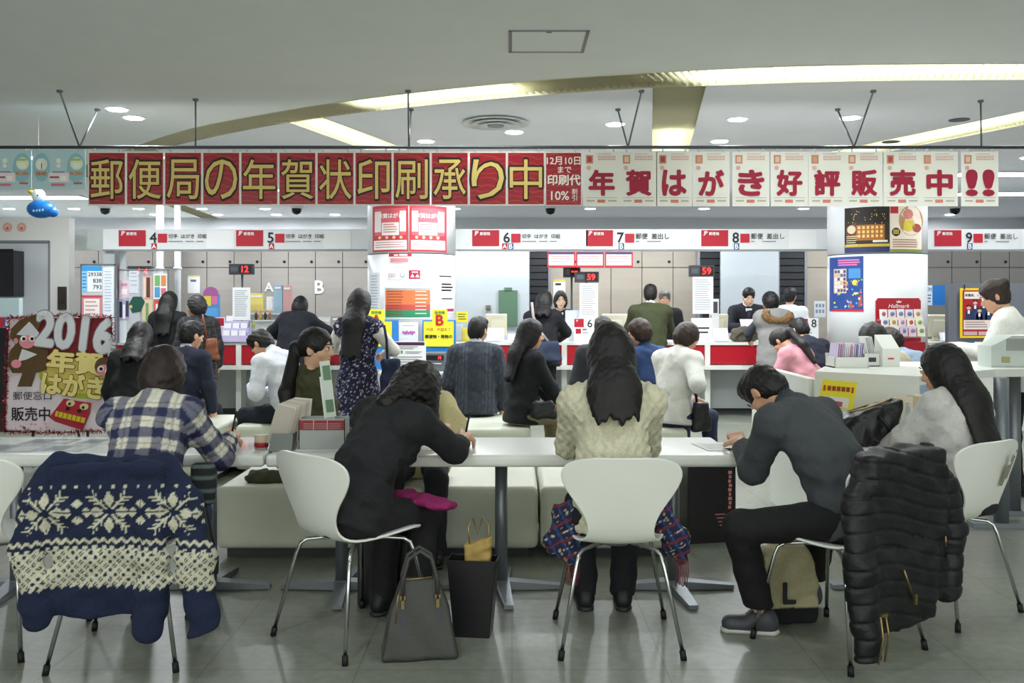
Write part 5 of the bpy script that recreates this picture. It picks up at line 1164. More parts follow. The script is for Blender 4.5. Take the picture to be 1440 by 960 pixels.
    if top.get('pattern'): colfn=lambda v:top['pattern'](v,*bones_uv(v))
    tm=top.get('mat') or (mat('cloth_pat_%d'%sd,'888888',.85,attr=True,noise=.12,nscale=60,bump=.35,bscale=220) if colfn else cloth(tc))
    ob=soft_obj(kind,top_mesh(g,hem,top.get('cuff',.97),top.get('neck',.4),top.get('flare',.03),top.get('fold',.005),top.get('sleeve',True),top.get('res',1.0),top.get('extra')),tm,root,colfn)
    if top.get('collar'):
        Fc=Field(N-.16,NT+.14,hv*.6); Fc.cap(N+u2*.005,NT+u2*.0,.068*s,.060*s,.01); Fc.cap(N-u2*.05,NT+u2*.06,.052*s,.050*s,0,op='s'); Fc.plane(NT-u2*.012+F2*0,u2*.8+F2*.5); soft_obj('collar',Fc.mesh(),cloth(top['collar']),ob)
    if top.get('under'):   # shirt under a sleeveless or open top
        Fu=Field(lo-.25,hi+.12,hv); torso(Fu,g*.5); arms(Fu,.012,.03,.97); Fu.folds(.005,.09,sd+9); Fu.plane(P0-u1*.02,-u1); Fu.plane(NT-u2*.01,u2); soft_obj('shirt',Fu.mesh(),cloth(top['under']),root)
    bc=bottom.get('col','17181c'); bk=bottom.get('kind','trousers')
    Fl=Field(lo-.2,np.maximum(np.max([P0,LG[1][1],LG[-1][1]],0),P0)+.2,hv)
    if bk=='trousers':
        Fl.cap(P0-u1*.02,P0+u1*.06,hw*.98+.008,ww+.012,.04,F1,.8); legsf(Fl,.010,.03,bottom.get('flare',.012)); Fl.folds(.004,.1,sd+3)
        for sg in (1,-1): pass
        (Fl.plane(P0+u1*.10,u1) if seat is None else Fl.plane(P0+V3(0,0,.12),V3(0,0,1))); Fl.plane(V3(0,0,bottom.get('cut',.06)),V3(0,0,-1)); sit(Fl); soft_obj('trousers',Fl.mesh(),bottom.get('mat') or cloth(bc),root)
    elif bk=='skirt' :
        L=bottom.get('len',.45)
        if seat is None: Fl.cap(P0+V3(0,0,.05),P0-V3(0,0,L),ww+.015,hw+.06+bottom.get('flare',.03),.03,V3(0,1,0),.8)
        else: Fl.cap(P0,P0+V3(0,.02,0),hw+.01,hw+.01,.04); legsf(Fl,.02,.09)
        Fl.folds(.006,.08,sd+3); (Fl.plane(P0+u1*.10,u1) if seat is None else Fl.plane(P0+V3(0,0,.12),V3(0,0,1))); Fl.plane(P0-V3(0,0,L if seat is None else .3),V3(0,0,-1)); sit(Fl); soft_obj('skirt',Fl.mesh(),bottom.get('mat') or cloth(bc),root)
        if bottom.get('tights'):
            Fk=Field(lo-.15,np.max([P0,LG[1][1],LG[-1][1]],0)+.15,hv); legsf(Fk,-.006,.03); Fk.plane(V3(0,0,.07),V3(0,0,-1)); soft_obj('tights',Fk.mesh(),cloth(bottom['tights']),root)
    # ---- shoes
    for sg in (1,-1):
        hj,kn,an,ft=LG[sg]; a0=V3(an[0],an[1],0)
        Fs=Field(np.minimum(a0,a0+ft*.2)-.12,np.maximum(a0,a0+ft*.2)+V3(.12,.12,.16),hv*.7 if lod==0 else hv*.8)
        Fs.cap(a0-ft*.035+V3(0,0,.04),a0+ft*.13+V3(0,0,.034),.040,.038,.02).cap(a0-ft*.02+V3(0,0,.075),a0+ft*.02+V3(0,0,.07),.042,.038,.03)
        Fs.plane((0,0,.004),(0,0,-1)); Fs.plane((0,0,.11),(0,0,1)); so=soft_obj('shoe',Fs.mesh(),mat('shoe_'+shoes,shoes,.5,noise=.1),root)
        Fo=Field(np.minimum(a0,a0+ft*.2)-.12,np.maximum(a0,a0+ft*.2)+V3(.12,.12,.06),.012); Fo.cap(a0-ft*.038+V3(0,0,.015),a0+ft*.135+V3(0,0,.015),.042,.041,.01); Fo.plane((0,0,0.0),(0,0,-1)); Fo.plane((0,0,.022),(0,0,1)); soft_obj('sole',Fo.mesh(),flat(bottom.get('sole','2a2a2a')),so)
    # ---- hair
    st=hair.get('style','short'); hc=hair.get('col','120e0d'); HL=hair.get('len',0); hb=[HC,N-u2*HL-F2*(.2 if HL else 0),HC-V3(0,0,.2 if st=='hang' else 0)]+([V3(*hair['end'])] if 'end' in hair else []); Fr=Field(np.min(hb,0)-.19,np.max(hb,0)+.19,hh_*1.15)
    def cutface(zf=.045,wide=1.0):
        Fr.ell(hp_(0,.115,-.045),(.066*wide,.075,.100+zf*.4),RH,.012,'s'); Fr.ell(hp_(0,.06,-.12),(.06,.09,.07),RH,.01,'s')
    if st=='short':
        Fr.ell(hp_(0,-.012,.026),(.083,.104,.098),RH,.02).ell(hp_(0,-.045,-.03),(.074,.066,.075),RH,.03); Fr.ell(hp_(0,.03,.085),(.07,.06,.035),RH,.03); Fr.folds(.0035,.03,sd); cutface(.04,1.0)
        for sg in (1,-1): Fr.ell(hp_(sg*.092,.018,-.03),(.03,.035,.05),RH,.008,'s')
    else:
        Fr.ell(hp_(0,-.012,.024),(.086,.108,.104),RH,.02)
        if st=='bob': Fr.ell(hp_(0,-.022,-.035),(.098,.10,.115),RH,.03); Fr.folds(.003,.04,sd); Fr.plane(hp_(0,-.03,-.118),-hu+hF*.15)
        elif st=='shortbob': Fr.ell(hp_(0,-.03,-.02),(.091,.092,.095),RH,.03); Fr.folds(.004,.04,sd); Fr.plane(hp_(0,-.02,-.105),-hu+hF*.35)
        elif st in('long','half'):
            L=hair.get('len',.3); sv=Rt2*hair.get('side',0); bk=(cw+top.get('g',.02))*.72+.035; e=N-u2*(L-.1)-F2*bk+sv; Fr.ell(hp_(0,-.025,-.03),(.090,.098,.12),RH,.03)
            wdt=hair.get('w',.088); m1=hp_(0,-.045,-.05); m2=N-F2*(.085*s+.02)-u2*.02+sv*.5; Fr.cap(m1,m2,wdt*.98,wdt*1.04,.06,F2,.66); Fr.cap(m2,e,wdt*1.04,wdt*.98,.06,F2,.36)
            Fr.folds(.0022,.03,sd); ec=float((e-u2*.012)@u2); Fr.func(lambda Fv,X,Y,Z: np.maximum(Fv,ec-(X*u2[0]+Y*u2[1]+Z*u2[2])+.016*np.sin((X*Rt2[0]+Y*Rt2[1])*70+sd)+.010*np.sin((X*Rt2[0]+Y*Rt2[1])*190)))
        elif st=='hang':
            Fr.ell(hp_(0,-.025,-.03),(.090,.098,.11),RH,.03); q=HC+V3(0,0,-.17); Fr.cap(hp_(0,-.04,-.03),q-F2*.03,.085,.07,.05); Fr.cap(hp_(.05,.0,-.02),q+hR*.06+F2*.03-V3(0,0,.03),.05,.035,.04).cap(hp_(-.05,.0,-.02),q-hR*.05+F2*.03,.05,.04,.04); Fr.cap(hp_(0,-.06,-.05),N-F2*.07-u2*.02,.07,.05,.04); Fr.folds(.005,.035,sd)
        elif st=='pony':
            q=hp_(0,-.10,-.01); Fr.folds(.0025,.03,sd); Fr.cap(q,q-hF*.035+hu*.0,.03,.036,.02); e=V3(*hair['end']) if 'end' in hair else N-F2*.13-u2*.22; m_=(q-hF*.05+e)/2-F2*.02; Fr.cap(q-hF*.035,m_,.036,.045,.03).cap(m_,e,.045,.022,.03)
            for sg in (1,-1): Fr.ell(hp_(sg*.09,.012,-.05),(.03,.04,.045),RH,.01,'s')
        elif st=='bun': Fr.ell(hp_(0,-.095,.055),(.045,.045,.045),RH,.02); Fr.ell(hp_(0,-.03,-.03),(.078,.075,.075),RH,.02); Fr.folds(.003,.03,sd)
        cutface(hair.get('fringe',.03),1.05)
    hm=soft_obj('hair',Fr.mesh(),hairmat(hc),root)
    return dict(root=root,N=N,C=C,P0=P0,HC=HC,AR=AR,LG=LG,u1=u1,u2=u2,F1=F1,F2=F2,Rt2=Rt2,R1=R1,hp=hp_,W2L=W2L,hair=hm,body=body,top=ob)
# ---------------------------------------------------------------- who is in the room
def plaid(v,u,w_,rg):
    a=LIN('d9d6c6'); n=LIN('2b3157'); m=LIN('6b6c7c'); p=.092
    fu=((u+.5)/p)%1; fw=((w_+.5)/p)%1; bu=fu<.46; bw=fw<.46
    c=np.tile(a,(len(v),1)); c[bu]=m*.9+a*.1; c[bw]=m; c[bu&bw]=n*.75
    ln=(np.abs(fu-.73)<.035)|(np.abs(fw-.73)<.035); c[ln]*=.62
    return c
def pinstripe(v,u,w_,rg):
    c=np.tile(LIN('343a44'),(len(v),1)); c[((u+1)/.03)%1<.2]=LIN('4c5360'); return c
def check_dark(v,u,w_,rg):
    c=np.tile(LIN('24262a'),(len(v),1)); k=(((u+1)/.07)%1<.16)|(((w_+1)/.07)%1<.16); c[k]=LIN('4a4742'); return c
def sparkle(v,u,w_,rg):
    r_=np.random.default_rng(3).random(len(v)); c=np.tile(LIN('1b1a38'),(len(v),1)); c[r_>.93]=LIN('c9c6d0'); c[(r_>.88)&(r_<=.93)]=LIN('6a6890'); return c
G1='people seated at the white tables'; G2='people waiting on the benches'; G3='people standing at the counters'; G4='clerks behind the counter'
WD=lambda x,y,z:('w',x,y,z)
PE={}
PE['p1']=person('person in a navy and cream plaid shirt writing at the left table',(-1.55,3.82),yaw=2,seat=.445,H=1.58,fem=True,lean=(20,32),head=(36,-4,0),
  armR=dict(to=WD(-1.335,4.36,.785),pole=(.5,-.5,-1),palm=(-.5,0,-1),curl=1.2,hd=(.1,.1,.05)),armL=dict(to=WD(-1.66,4.42,.765),pole=(-1,-.3,-.5),palm=(0,0,-1),curl=.3),
  top=dict(kind='shirt',pattern=plaid,hem=.2,g=.024,w=1.06,neck=.2,cuff=.93,fold=.007,collar='bdbaae',res=.7),bottom=dict(col='3d4a63'),hair=dict(style='bob',col='24160f'),lod=0,group=G1)
PE['p2']=person('person in a black jacket bent over writing with a pen beside the shopping bags',(-.69,3.93),yaw=-36,seat=.445,H=1.60,lean=(30,40),roll=2,head=(58,10,0),
  armR=dict(to=WD(-.235,4.42,.785),pole=(.8,-.2,-.8),palm=(-.5,.2,-1),curl=1.3),armL=dict(to=WD(-.52,4.46,.77),pole=(-.6,0,-.8),palm=(0,0,-1),curl=.4),legs=dict(R=(0,(.03,-.1)),L=(8,(.02,-.06))),
  top=dict(kind='jacket',col='1d1f22',hem=.16,g=.024,neck=.3,fold=.006,w=1.05,res=.8),bottom=dict(col='1b1b1d'),hair=dict(style='hang',col='120e0c'),lod=0,group=G1)
PE['p3']=person('person with long black hair in a cream cable-knit sweater, seen from behind',(.43,3.92),yaw=0,seat=.445,H=1.66,lean=(6,10),head=(14,0,0),
  armR=dict(to=(.09,.46,.80),pole=(.55,-.5,-1),palm=(0,0,-1),curl=.5),armL=dict(to=(-.09,.46,.80),pole=(-.55,-.5,-1),palm=(0,0,-1),curl=.5),legs=dict(R=(-3,(-.02,.02)),L=(3,(.02,.02))),
  top=dict(kind='sweater',col='cfcbb0',hem=.16,g=.024,w=1.02,neck=.1,fold=.005,res=.62,extra=lambda Ft: Ft.func(lambda Fv,X,Y,Z: Fv-.0038*np.cos(X*165+1.3*np.sin(Z*120))),mat=mat('cable_knit','d2ceb4',.9,noise=.1,nscale=80,bump=.4,bscale=160)),bottom=dict(col='17171c'),hair=dict(style='long',col='0f0c0b',len=.23,w=.10),lod=0,group=G1)
PE['p4']=person('person in a charcoal sweater and black trousers bent over the table corner',(1.42,3.86),yaw=34,seat=.445,H=1.64,fem=False,lean=(28,46),roll=-2,head=(62,-4,0),
  armL=dict(to=WD(1.07,4.33,.765),pole=(-.5,-.5,-1),palm=(.3,0,-1),curl=.6),armR=dict(to=WD(1.32,4.45,.77),pole=(.8,-.2,-.8),palm=(0,0,-1),curl=.6),legs=dict(L=(43,(.155,.016,46)),R=(-30,(.0,.09))),
  top=dict(kind='sweater',col='414549',hem=.15,g=.022,w=.98,neck=.15,fold=.004,res=.7,collar='3a3d42'),bottom=dict(col='131315',flare=.016,sole='b9b9b4',cut=.12),shoes='3c4046',hair=dict(style='short',col='100d0c'),lod=0,group=G1)
PE['p5']=person('person with long straight black hair in a pale grey sweater at the right edge',(2.11,4.33),yaw=28,seat=.445,H=1.39,roll=9,lean=(9,16),head=(16,16,0),
  armL=dict(to=(-.12,.40,.66),pole=(-.8,-.4,-.8),palm=(0,0,-1),curl=.5),armR=dict(to=(.10,.38,.66),pole=(1,-.4,-.7),palm=(0,0,-1)),
  top=dict(kind='sweater',col='c6c5c1',hem=.02,g=.034,w=1.16,neck=.2,fold=.006,res=.75),bottom=dict(kind='skirt',col='232326',tights='121214'),hair=dict(style='long',col='0e0b0b',len=.36,w=.092,side=.0),lod=0,group=G1)
PE['p2b']=person('person in a pale yellow sweater across the table, mostly hidden by the one in black',(PX(592,5.5),5.5),yaw=180,seat=.40,H=1.55,lean=(30,46),head=(60,0,0),
  armL=dict(to=WD(-.36,4.80,.77),pole=(-1,-.2,-.6),palm=(0,0,-1),curl=.6),armR=dict(to=WD(-.62,4.82,.77),pole=(1,-.2,-.6),palm=(0,0,-1),curl=.6),
  top=dict(kind='sweater',col='cfc390',hem=.14,g=.03,neck=.2,cuff=.8),bottom=dict(col='2a2a30'),hair=dict(style='bob',col='14100e'),group=G1)
# benches
PE['m1']=person('person with black bobbed hair in dark clothes beside the monkey sign',(PX(186,7.5),7.5),yaw=4,seat=.44,H=1.56,lean=(14,22),head=(22,0,0),top=dict(kind='coat',col='1b1c20',hem=.2,g=.04,w=1.15,neck=.2),hair=dict(style='long',col='0f0c0c',len=.2),group=G2)
PE['m2']=person('person with short black hair in a navy suit left of the white-shirted man',(PX(253,7.9),7.9),yaw=-12,seat=.44,H=1.5,fem=False,lean=(10,14),head=(14,-28,0),top=dict(kind='suit_jacket',col='1e2336',hem=.16,g=.026,neck=.3,collar='d8dbe2'),hair=dict(style='short',col='0d0b0b'),group=G2)
PE['m3']=person('person in a white shirt bending forward to the left',(PX(410,7.75),7.75),yaw=62,seat=.42,H=1.62,fem=False,lean=(16,34),head=(48,6,0),armL=dict(to=(-.12,.33,.72),pole=(-.6,-.6,-.6)),armR=dict(to=(.1,.36,.66),pole=(.6,-.6,-.6)),top=dict(kind='shirt',col='e3e6ee',hem=.1,g=.022,neck=.35,fold=.007,collar='e8ebf2'),bottom=dict(col='1c1f2a'),hair=dict(style='short',col='191512'),group=G2)
PE['m4']=person('person with a long ponytail and olive coat turning to the right',(PX(428,5.62),5.62),yaw=-62,seat=.40,H=1.58,lean=(4,6),head=(4,-40,0),armR=dict(to=(.12,.3,.56),pole=(.5,-.6,-.5)),armL=dict(to=(-.1,.32,.56),pole=(-.5,-.6,-.5)),
  top=dict(kind='coat',col='4a4a30',hem=.22,g=.032,w=1.06,neck=.1,fold=.012,lips='a83a40'),bottom=dict(col='22222a'),hair=dict(style='pony',col='100c0c',len=.45,end=(.19,-.16,.62),fringe=.0),skin='dcae92',lod=0,group=G2)
PE['m5']=person('person in a pinstriped charcoal suit on the bench, seen from behind',(PX(668,8.25),8.25),yaw=-4,seat=.42,H=1.62,fem=False,lean=(4,10),head=(10,-24,0),top=dict(kind='suit_jacket',pattern=pinstripe,hem=.15,g=.03,w=1.08,neck=.3,fold=.004,collar='c9ccd4'),bottom=dict(col='2b2f38'),hair=dict(style='short',col='0d0b0b'),group=G2)
PE['m6']=person('person with long black hair in a black jacket and khaki trousers facing right',(PX(733,7.62),7.62),yaw=-58,seat=.42,H=1.58,lean=(4,8),head=(8,-18,0),armR=dict(to=(.12,.36,.56),pole=(.5,-.7,-.4)),armL=dict(to=(-.06,.38,.56),pole=(-.5,-.7,-.4)),top=dict(kind='jacket',col='1a1b20',hem=.14,g=.026,neck=.3),bottom=dict(col='8f8468'),hair=dict(style='long',col='0f0c0d',len=.32,w=.08),group=G2)
PE['p3b']=person('person in a dark grey jacket hidden behind the cream sweater',(PX(850,8.2),8.2),yaw=0,seat=.42,H=1.62,fem=False,lean=(4,8),head=(10,0,0),top=dict(kind='jacket',col='2c2e33',hem=.14,g=.03,w=1.1,neck=.2),hair=dict(style='short',col='0e0c0c'),group=G2)
PE['m7']=person('person with short brown hair in a blue denim jacket looking left',(PX(914,8.2),8.2),yaw=28,seat=.42,H=1.58,lean=(6,12),head=(14,48,0),top=dict(kind='jacket',col='233a63',hem=.14,g=.03,neck=.25,collar='26405e'),bottom=dict(col='3a3a40'),hair=dict(style='shortbob',col='2e1a12'),group=G2)
PE['m8']=person('person in a long white cardigan looking at a phone',(PX(946,7.55),7.55),yaw=-40,seat=.42,H=1.6,lean=(8,14),head=(34,-24,0),armR=dict(to=WD(PX(970,7.5),7.5,PZ(512,7.5)),pole=(.4,-.7,-.8),palm=(-.6,-.4,.5),curl=1.0),armL=dict(to=(-.02,.3,.62),pole=(-.5,-.7,-.4)),top=dict(kind='cardigan',col='d9d8d2',hem=.3,g=.03,neck=.2),bottom=dict(col='232c46'),hair=dict(style='shortbob',col='2b1812'),group=G2)
PE['m9']=person('person in a pink shirt leaning down to write beyond the right table',(PX(1146,8.8),8.8),yaw=38,seat=.44,H=1.56,lean=(24,38),head=(52,10,0),armL=dict(to=(-.05,.42,.72),pole=(-.8,-.3,-.6)),armR=dict(to=(.16,.42,.72),pole=(.8,-.3,-.6)),top=dict(kind='shirt',col='c98d98',hem=.14,g=.028,neck=.2,fold=.007),bottom=dict(col='2a2c38'),hair=dict(style='pony',col='171010',len=.3),group=G2)
PE['m9b']=person('person in a navy jacket just behind the pink shirt',(PX(1150,9.5),9.5),yaw=20,seat=.44,H=1.64,fem=False,lean=(16,28),head=(34,0,0),top=dict(kind='jacket',col='1c2132',hem=.14,g=.03,w=1.1,neck=.2),hair=dict(style='short',col='0f0c0c'),group=G2)
PE['m10']=person('person with black hair bowed before the red card rack',(PX(1262,6.95),6.95),yaw=20,seat=.45,H=1.58,lean=(14,24),head=(30,10,0),top=dict(kind='coat',col='c8bda8',hem=.14,g=.03,neck=.1),hair=dict(style='bob',col='100c0c'),group=G2)
PE['m11']=person('person in a pale denim jacket before the red card rack',(PX(1297,7.6),7.6),yaw=24,seat=.45,H=1.56,lean=(20,34),head=(44,10,0),top=dict(kind='jacket',col='8fa3b8',hem=.14,g=.03,w=1.05,neck=.2),hair=dict(style='shortbob',col='22140f'),group=G2)
# standing
PE['r1']=person('standing person in a white sweater with tied-up hair at the right edge',(PX(1425,6.95),6.95),yaw=58,H=1.62,lean=(3,8),head=(26,8,0),armL=dict(to=(-.1,.36,1.08),pole=(-.6,-.6,-.6)),armR=dict(to=(.12,.36,1.06),pole=(.6,-.6,-.6)),top=dict(kind='sweater',col='dcdbd6',hem=.06,g=.034,w=1.1,neck=.15),bottom=dict(col='131316'),hair=dict(style='bun',col='2a1a14'),group=G3)
PE['s1']=person('standing person with long black hair in a black coat at the first window',(PX(236,11.0),11.0),yaw=-6,H=1.55,top=dict(kind='coat',col='131418',hem=.32,g=.045,w=1.15,neck=.1,flare=.04),hair=dict(style='long',col='0d0b0b',len=.32,w=.10),head=(10,-8,0),lod=2,group=G3)
PE['s2']=person('standing older person with short greying hair in a dark checked jacket, looking left',(PX(279,10.2),10.2),yaw=12,H=1.49,lean=(2,6),head=(6,62,0),top=dict(kind='jacket',pattern=check_dark,hem=.18,g=.04,w=1.15,neck=.15),bottom=dict(col='6d7078'),hair=dict(style='shortbob',col='2c2b2c'),skin='c99a7c',lod=1,group=G3)
PE['s3']=person('person in a black hooded jacket with a red collar bending over the counter',(PX(413,11.0),11.0),yaw=-4,H=1.56,lean=(14,28),head=(34,0,0),armR=dict(to=(.22,.42,.98),pole=(1,-.2,-.2)),armL=dict(to=(-.22,.42,.98),pole=(-1,-.2,-.2)),top=dict(kind='jacket',col='191c26',hem=.2,g=.05,w=1.25,neck=.1,collar='a02a40'),hair=dict(style='bob',col='0d0b0c'),lod=2,group=G3)
PE['s4']=person('standing person with long black hair in a glittering navy dress and white blouse',(PX(503,7.85),7.85),yaw=-14,H=1.535,lean=(0,4),head=(8,-6,0),armL=dict(to=(-.14,.26,1.0),pole=(-1,-.4,-.4)),armR=dict(to=(.16,.22,.98),pole=(1,-.5,-.4)),
  top=dict(kind='dress',pattern=sparkle,hem=.40,g=.03,flare=.10,neck=.45,sleeve=False,under='d8d6cc',res=.7,fold=.006),bottom=dict(kind='skirt',col='1b1a38',len=.36,tights='b08a72'),hair=dict(style='long',col='0b0909',len=.40,w=.09),group=G3)
PE['s5']=person('standing person in black with a striped-strap messenger bag at the counter',(PX(763,11.05),11.05),yaw=-8,H=1.585,lean=(6,12),head=(20,-14,0),armR=dict(to=(.16,.4,.98),pole=(1,-.4,-.3)),top=dict(kind='jacket',col='16171c',hem=.14,g=.036,w=1.1,neck=.1),bottom=dict(col='15161a'),hair=dict(style='long',col='0d0b0c',len=.16),lod=2,group=G3)
PE['s7']=person('standing person in a green cable-knit sweater at the counter',(PX(915,11.1),11.1),yaw=-4,H=1.66,fem=False,lean=(4,8),head=(10,-6,0),armR=dict(to=(.16,.42,.99),pole=(1,-.4,-.3)),armL=dict(to=(-.16,.42,.99),pole=(-1,-.4,-.3)),top=dict(kind='sweater',col='3a4026',hem=.14,g=.034,w=1.08,neck=.4,collar='d8dad8'),bottom=dict(col='24262c'),hair=dict(style='short',col='0e0c0b'),lod=2,group=G3)
PE['s10']=person('standing person in a grey padded vest with a fur-trimmed hood',(PX(1090,10.95),10.95),yaw=8,H=1.56,lean=(4,8),head=(18,16,0),armL=dict(to=(-.16,.4,.98),pole=(-1,-.4,-.3)),top=dict(kind='padded_vest',col='8b8a88',hem=.2,g=.06,w=1.12,neck=.1,sleeve=False,under='3c4048'),bottom=dict(col='9a9388'),hair=dict(style='shortbob',col='120e0e'),lod=2,group=G3)
# clerks
PE['s6']=person('smiling clerk with shoulder-length black hair facing the room',(PX(788,12.75),12.75),yaw=176,H=1.585,lean=(4,8),head=(10,6,0),top=dict(kind='uniform_jacket',col='1a1c28',hem=.14,g=.024,neck=.6,collar='e8e9ee',lips='b8474c'),hair=dict(style='bob',col='14100f',fringe=.07),skin='e6bfa6',lod=1,group=G4)
PE['s8']=person('older clerk with grey hair in a dark suit, partly behind the green sweater',(PX(934,12.8),12.8),yaw=165,H=1.6,fem=False,head=(14,10,0),top=dict(kind='suit_jacket',col='1b1d24',hem=.14,g=.026,neck=.5,collar='dcdee4'),hair=dict(style='short',col='6a6866'),skin='c99a7e',lod=2,group=G4)
PE['s9']=person('young clerk in a dark suit and tie reading papers',(PX(1050,12.7),12.7),yaw=176,H=1.66,fem=False,lean=(4,10),head=(28,0,0),armR=dict(to=(.08,.32,1.1),pole=(1,-.4,-.5)),armL=dict(to=(-.1,.32,1.1),pole=(-1,-.4,-.5)),top=dict(kind='suit_jacket',col='20212b',hem=.14,g=.026,neck=.6,collar='e8e9ee'),hair=dict(style='short',col='14100e'),skin='e0b69c',lod=1,group=G4)
PE['s11']=person('clerk in a white shirt seen from behind next to the padded vest',(PX(1110,12.9),12.9),yaw=-30,H=1.64,fem=False,head=(8,0,0),top=dict(kind='shirt',col='dfe2e8',hem=.06,g=.022,neck=.3),hair=dict(style='short',col='0f0d0d'),lod=2,group=G4)
# ================================================================ SOFT THINGS
def chair_root(key,name,label,cat):
    x,y,yw=CH[key]; return thing(name,label,cat,(x,y,0),math.radians(yw))
# ---- patterned cardigan over the left chair
NAVY,CREAM=LIN('1a2440'),LIN('c9c7b0')
def nordic(v):
    x=v[:,0]-.03; z=v[:,2]+.10*np.clip(np.abs(v[:,0]-.03)-.20,0,1); c=np.tile(NAVY,(len(v),1))
    m=np.zeros(len(v),bool)
    m|=(np.hypot((x+.5)%.045-.0225,z-.742)<.006)
    def star(cx,cz,r,twig):
        dx=x-cx; dz=z-cz; R=np.hypot(dx,dz); a=np.arctan2(dz,dx); out=np.zeros(len(v),bool)
        k=np.round(a/(math.pi/2))*(math.pi/2); da=np.abs(a-k); al=R*np.cos(da); pe=R*np.sin(da); t=(al-.014)/(r-.014)
        out|=(t>0)&(t<1)&(pe<.021*(1-np.abs(2*t-1)))&(pe>.0012)
        if twig:
            k=(np.floor(a/(math.pi/2))+.5)*(math.pi/2); da=np.abs(a-k); al=R*np.cos(da); pe=R*np.sin(da)
            out|=(al>.014)&(al<r*1.05)&(pe<.0035); 
            for q in (.04,.06,.078): out|=(np.abs(pe-(al-q)*.8)<.003)&(al>q)&(al<q+.022)
        return out
    for i in range(-2,3): m|=star(i*.235,.645,.082,True)
    for i in range(-2,3): m|=star(i*.235+.1175,.645,.05,False)&(np.abs(z-.645)<.06)
    zz=np.abs(((x+.5)/.034)%1-.5)*2
    m|=(z<.548)&(z>.522+.016*zz)&(z<.536+.016*zz)
    band=(z<.505+.012*zz*0)&(z>.357+.014*zz)
    du=(x+z)/.034; dv=(x-z)/.034; cell=np.maximum(np.abs(du%1-.5),np.abs(dv%1-.5)); dia=(cell<.27)&(cell>.10)
    m|=band&~dia
    m|=(z>.506)&(z<.516)&(zz>.5)
    c[m]=CREAM; return c
r=chair_root('c1','cardigan','navy and cream nordic-patterned cardigan draped over the left chair','cardigan')
Fd=Field((-.46,-.46,.06),(.5,-.12,.92),.0062)
Fd.cap((-.19,-.272,.812),(.21,-.272,.812),.032,.032,.03)
Fd.box((.02,-.325,.535),(.215,.022,.295),np.array([[1,0,0],[0,math.cos(.06),math.sin(.06)],[0,-math.sin(.06),math.cos(.06)]]),.018,.03)
Fd.box((.02,-.225,.70),(.19,.015,.12),None,.012,.02)
for pts,rr in (([(-.19,-.285,.80),(-.25,-.31,.68),(-.275,-.325,.5),(-.235,-.335,.25)],(.055,.064,.062,.055)),([(.21,-.285,.80),(.285,-.31,.66),(.34,-.33,.45),(.375,-.335,.17)],(.055,.068,.068,.058)),([(.19,-.34,.72),(.19,-.355,.5),(.17,-.355,.20)],(.03,.05,.055))):
    for i in range(len(pts)-1): Fd.cap(pts[i],pts[i+1],rr[i],rr[i+1],.03,(0,1,0),.62)
Fd.folds(.009,.16,5); Fd.folds(.004,.07,6)
Fd.plane((0,0,.135),(-.25,0,-1)); Fd.plane((.2,0,.12),(.35,0,-1))
o=soft_obj('knit',Fd.mesh(),mat('nordic_knit','888888',.95,attr=True,noise=.15,nscale=90,bump=.6,bscale=160),r,nordic)
# ---- black quilted jacket over the right chair
r=chair_root('c4','quilted_jacket','black quilted jacket with gold zips draped over the right chair','jacket')
Fd=Field((-.55,-.52,.06),(.48,-.1,.92),.0068)
Fd.cap((-.2,-.272,.815),(.2,-.272,.815),.034,.034,.03); Fd.cap((-.12,-.27,.835),(.1,-.27,.84),.03,.03,.03)
Fd.box((-.01,-.33,.55),(.25,.03,.30),None,.026,.03); Fd.box((-.09,-.345,.33),(.21,.03,.15),None,.028,.04); Fd.box((0,-.22,.70),(.19,.015,.12),None,.012,.02)
for pts,rr in (([(-.2,-.285,.80),(-.30,-.32,.66),(-.34,-.36,.45),(-.33,-.385,.13)],(.058,.066,.066,.056)),([(.2,-.285,.80),(.29,-.31,.66),(.31,-.33,.48),(.26,-.345,.24)],(.058,.066,.064,.054))):
    for i in range(len(pts)-1): Fd.cap(pts[i],pts[i+1],rr[i],rr[i+1],.025,(0,1,0),.72)
Fd.folds(.007,.15,11)
Fd.func(lambda Fv,X,Y,Z: Fv+.008*np.exp(-((((Z+.10*X+.03*np.sin(X*7))/.062)%1-.5)/.085)**2)-.003)
Fd.plane((0,0,.16),(.1,0,-1)); Fd.plane((.2,0,.22),(.35,0,-1))
PUFF=mat('quilted_black','0b0c10',.5,noise=.1,nscale=30,bump=.2,bscale=90)
o=soft_obj('shell',Fd.mesh(),PUFF,r)
GOLD=mat('gold_zip','9c8656',.35,.9)
for p in ([(-.34,-.442,.30),(-.325,-.442,.22),(-.35,-.440,.13)],[(-.31,-.442,.30),(-.29,-.442,.22),(-.31,-.438,.13)],[(-.12,-.392,.42),(-.09,-.392,.36),(-.06,-.39,.31)],[(.19,-.372,.50),(.19,-.372,.46)]):
    mesh_obj('zip',MB().tube(p,.0038,6),GOLD,r,world=False)
mesh_obj('zip_pull',MB().box((-.325,-.448,.305),(.03,.008,.012)).box((-.055,-.398,.30),(.012,.008,.04)),GOLD,r,world=False)
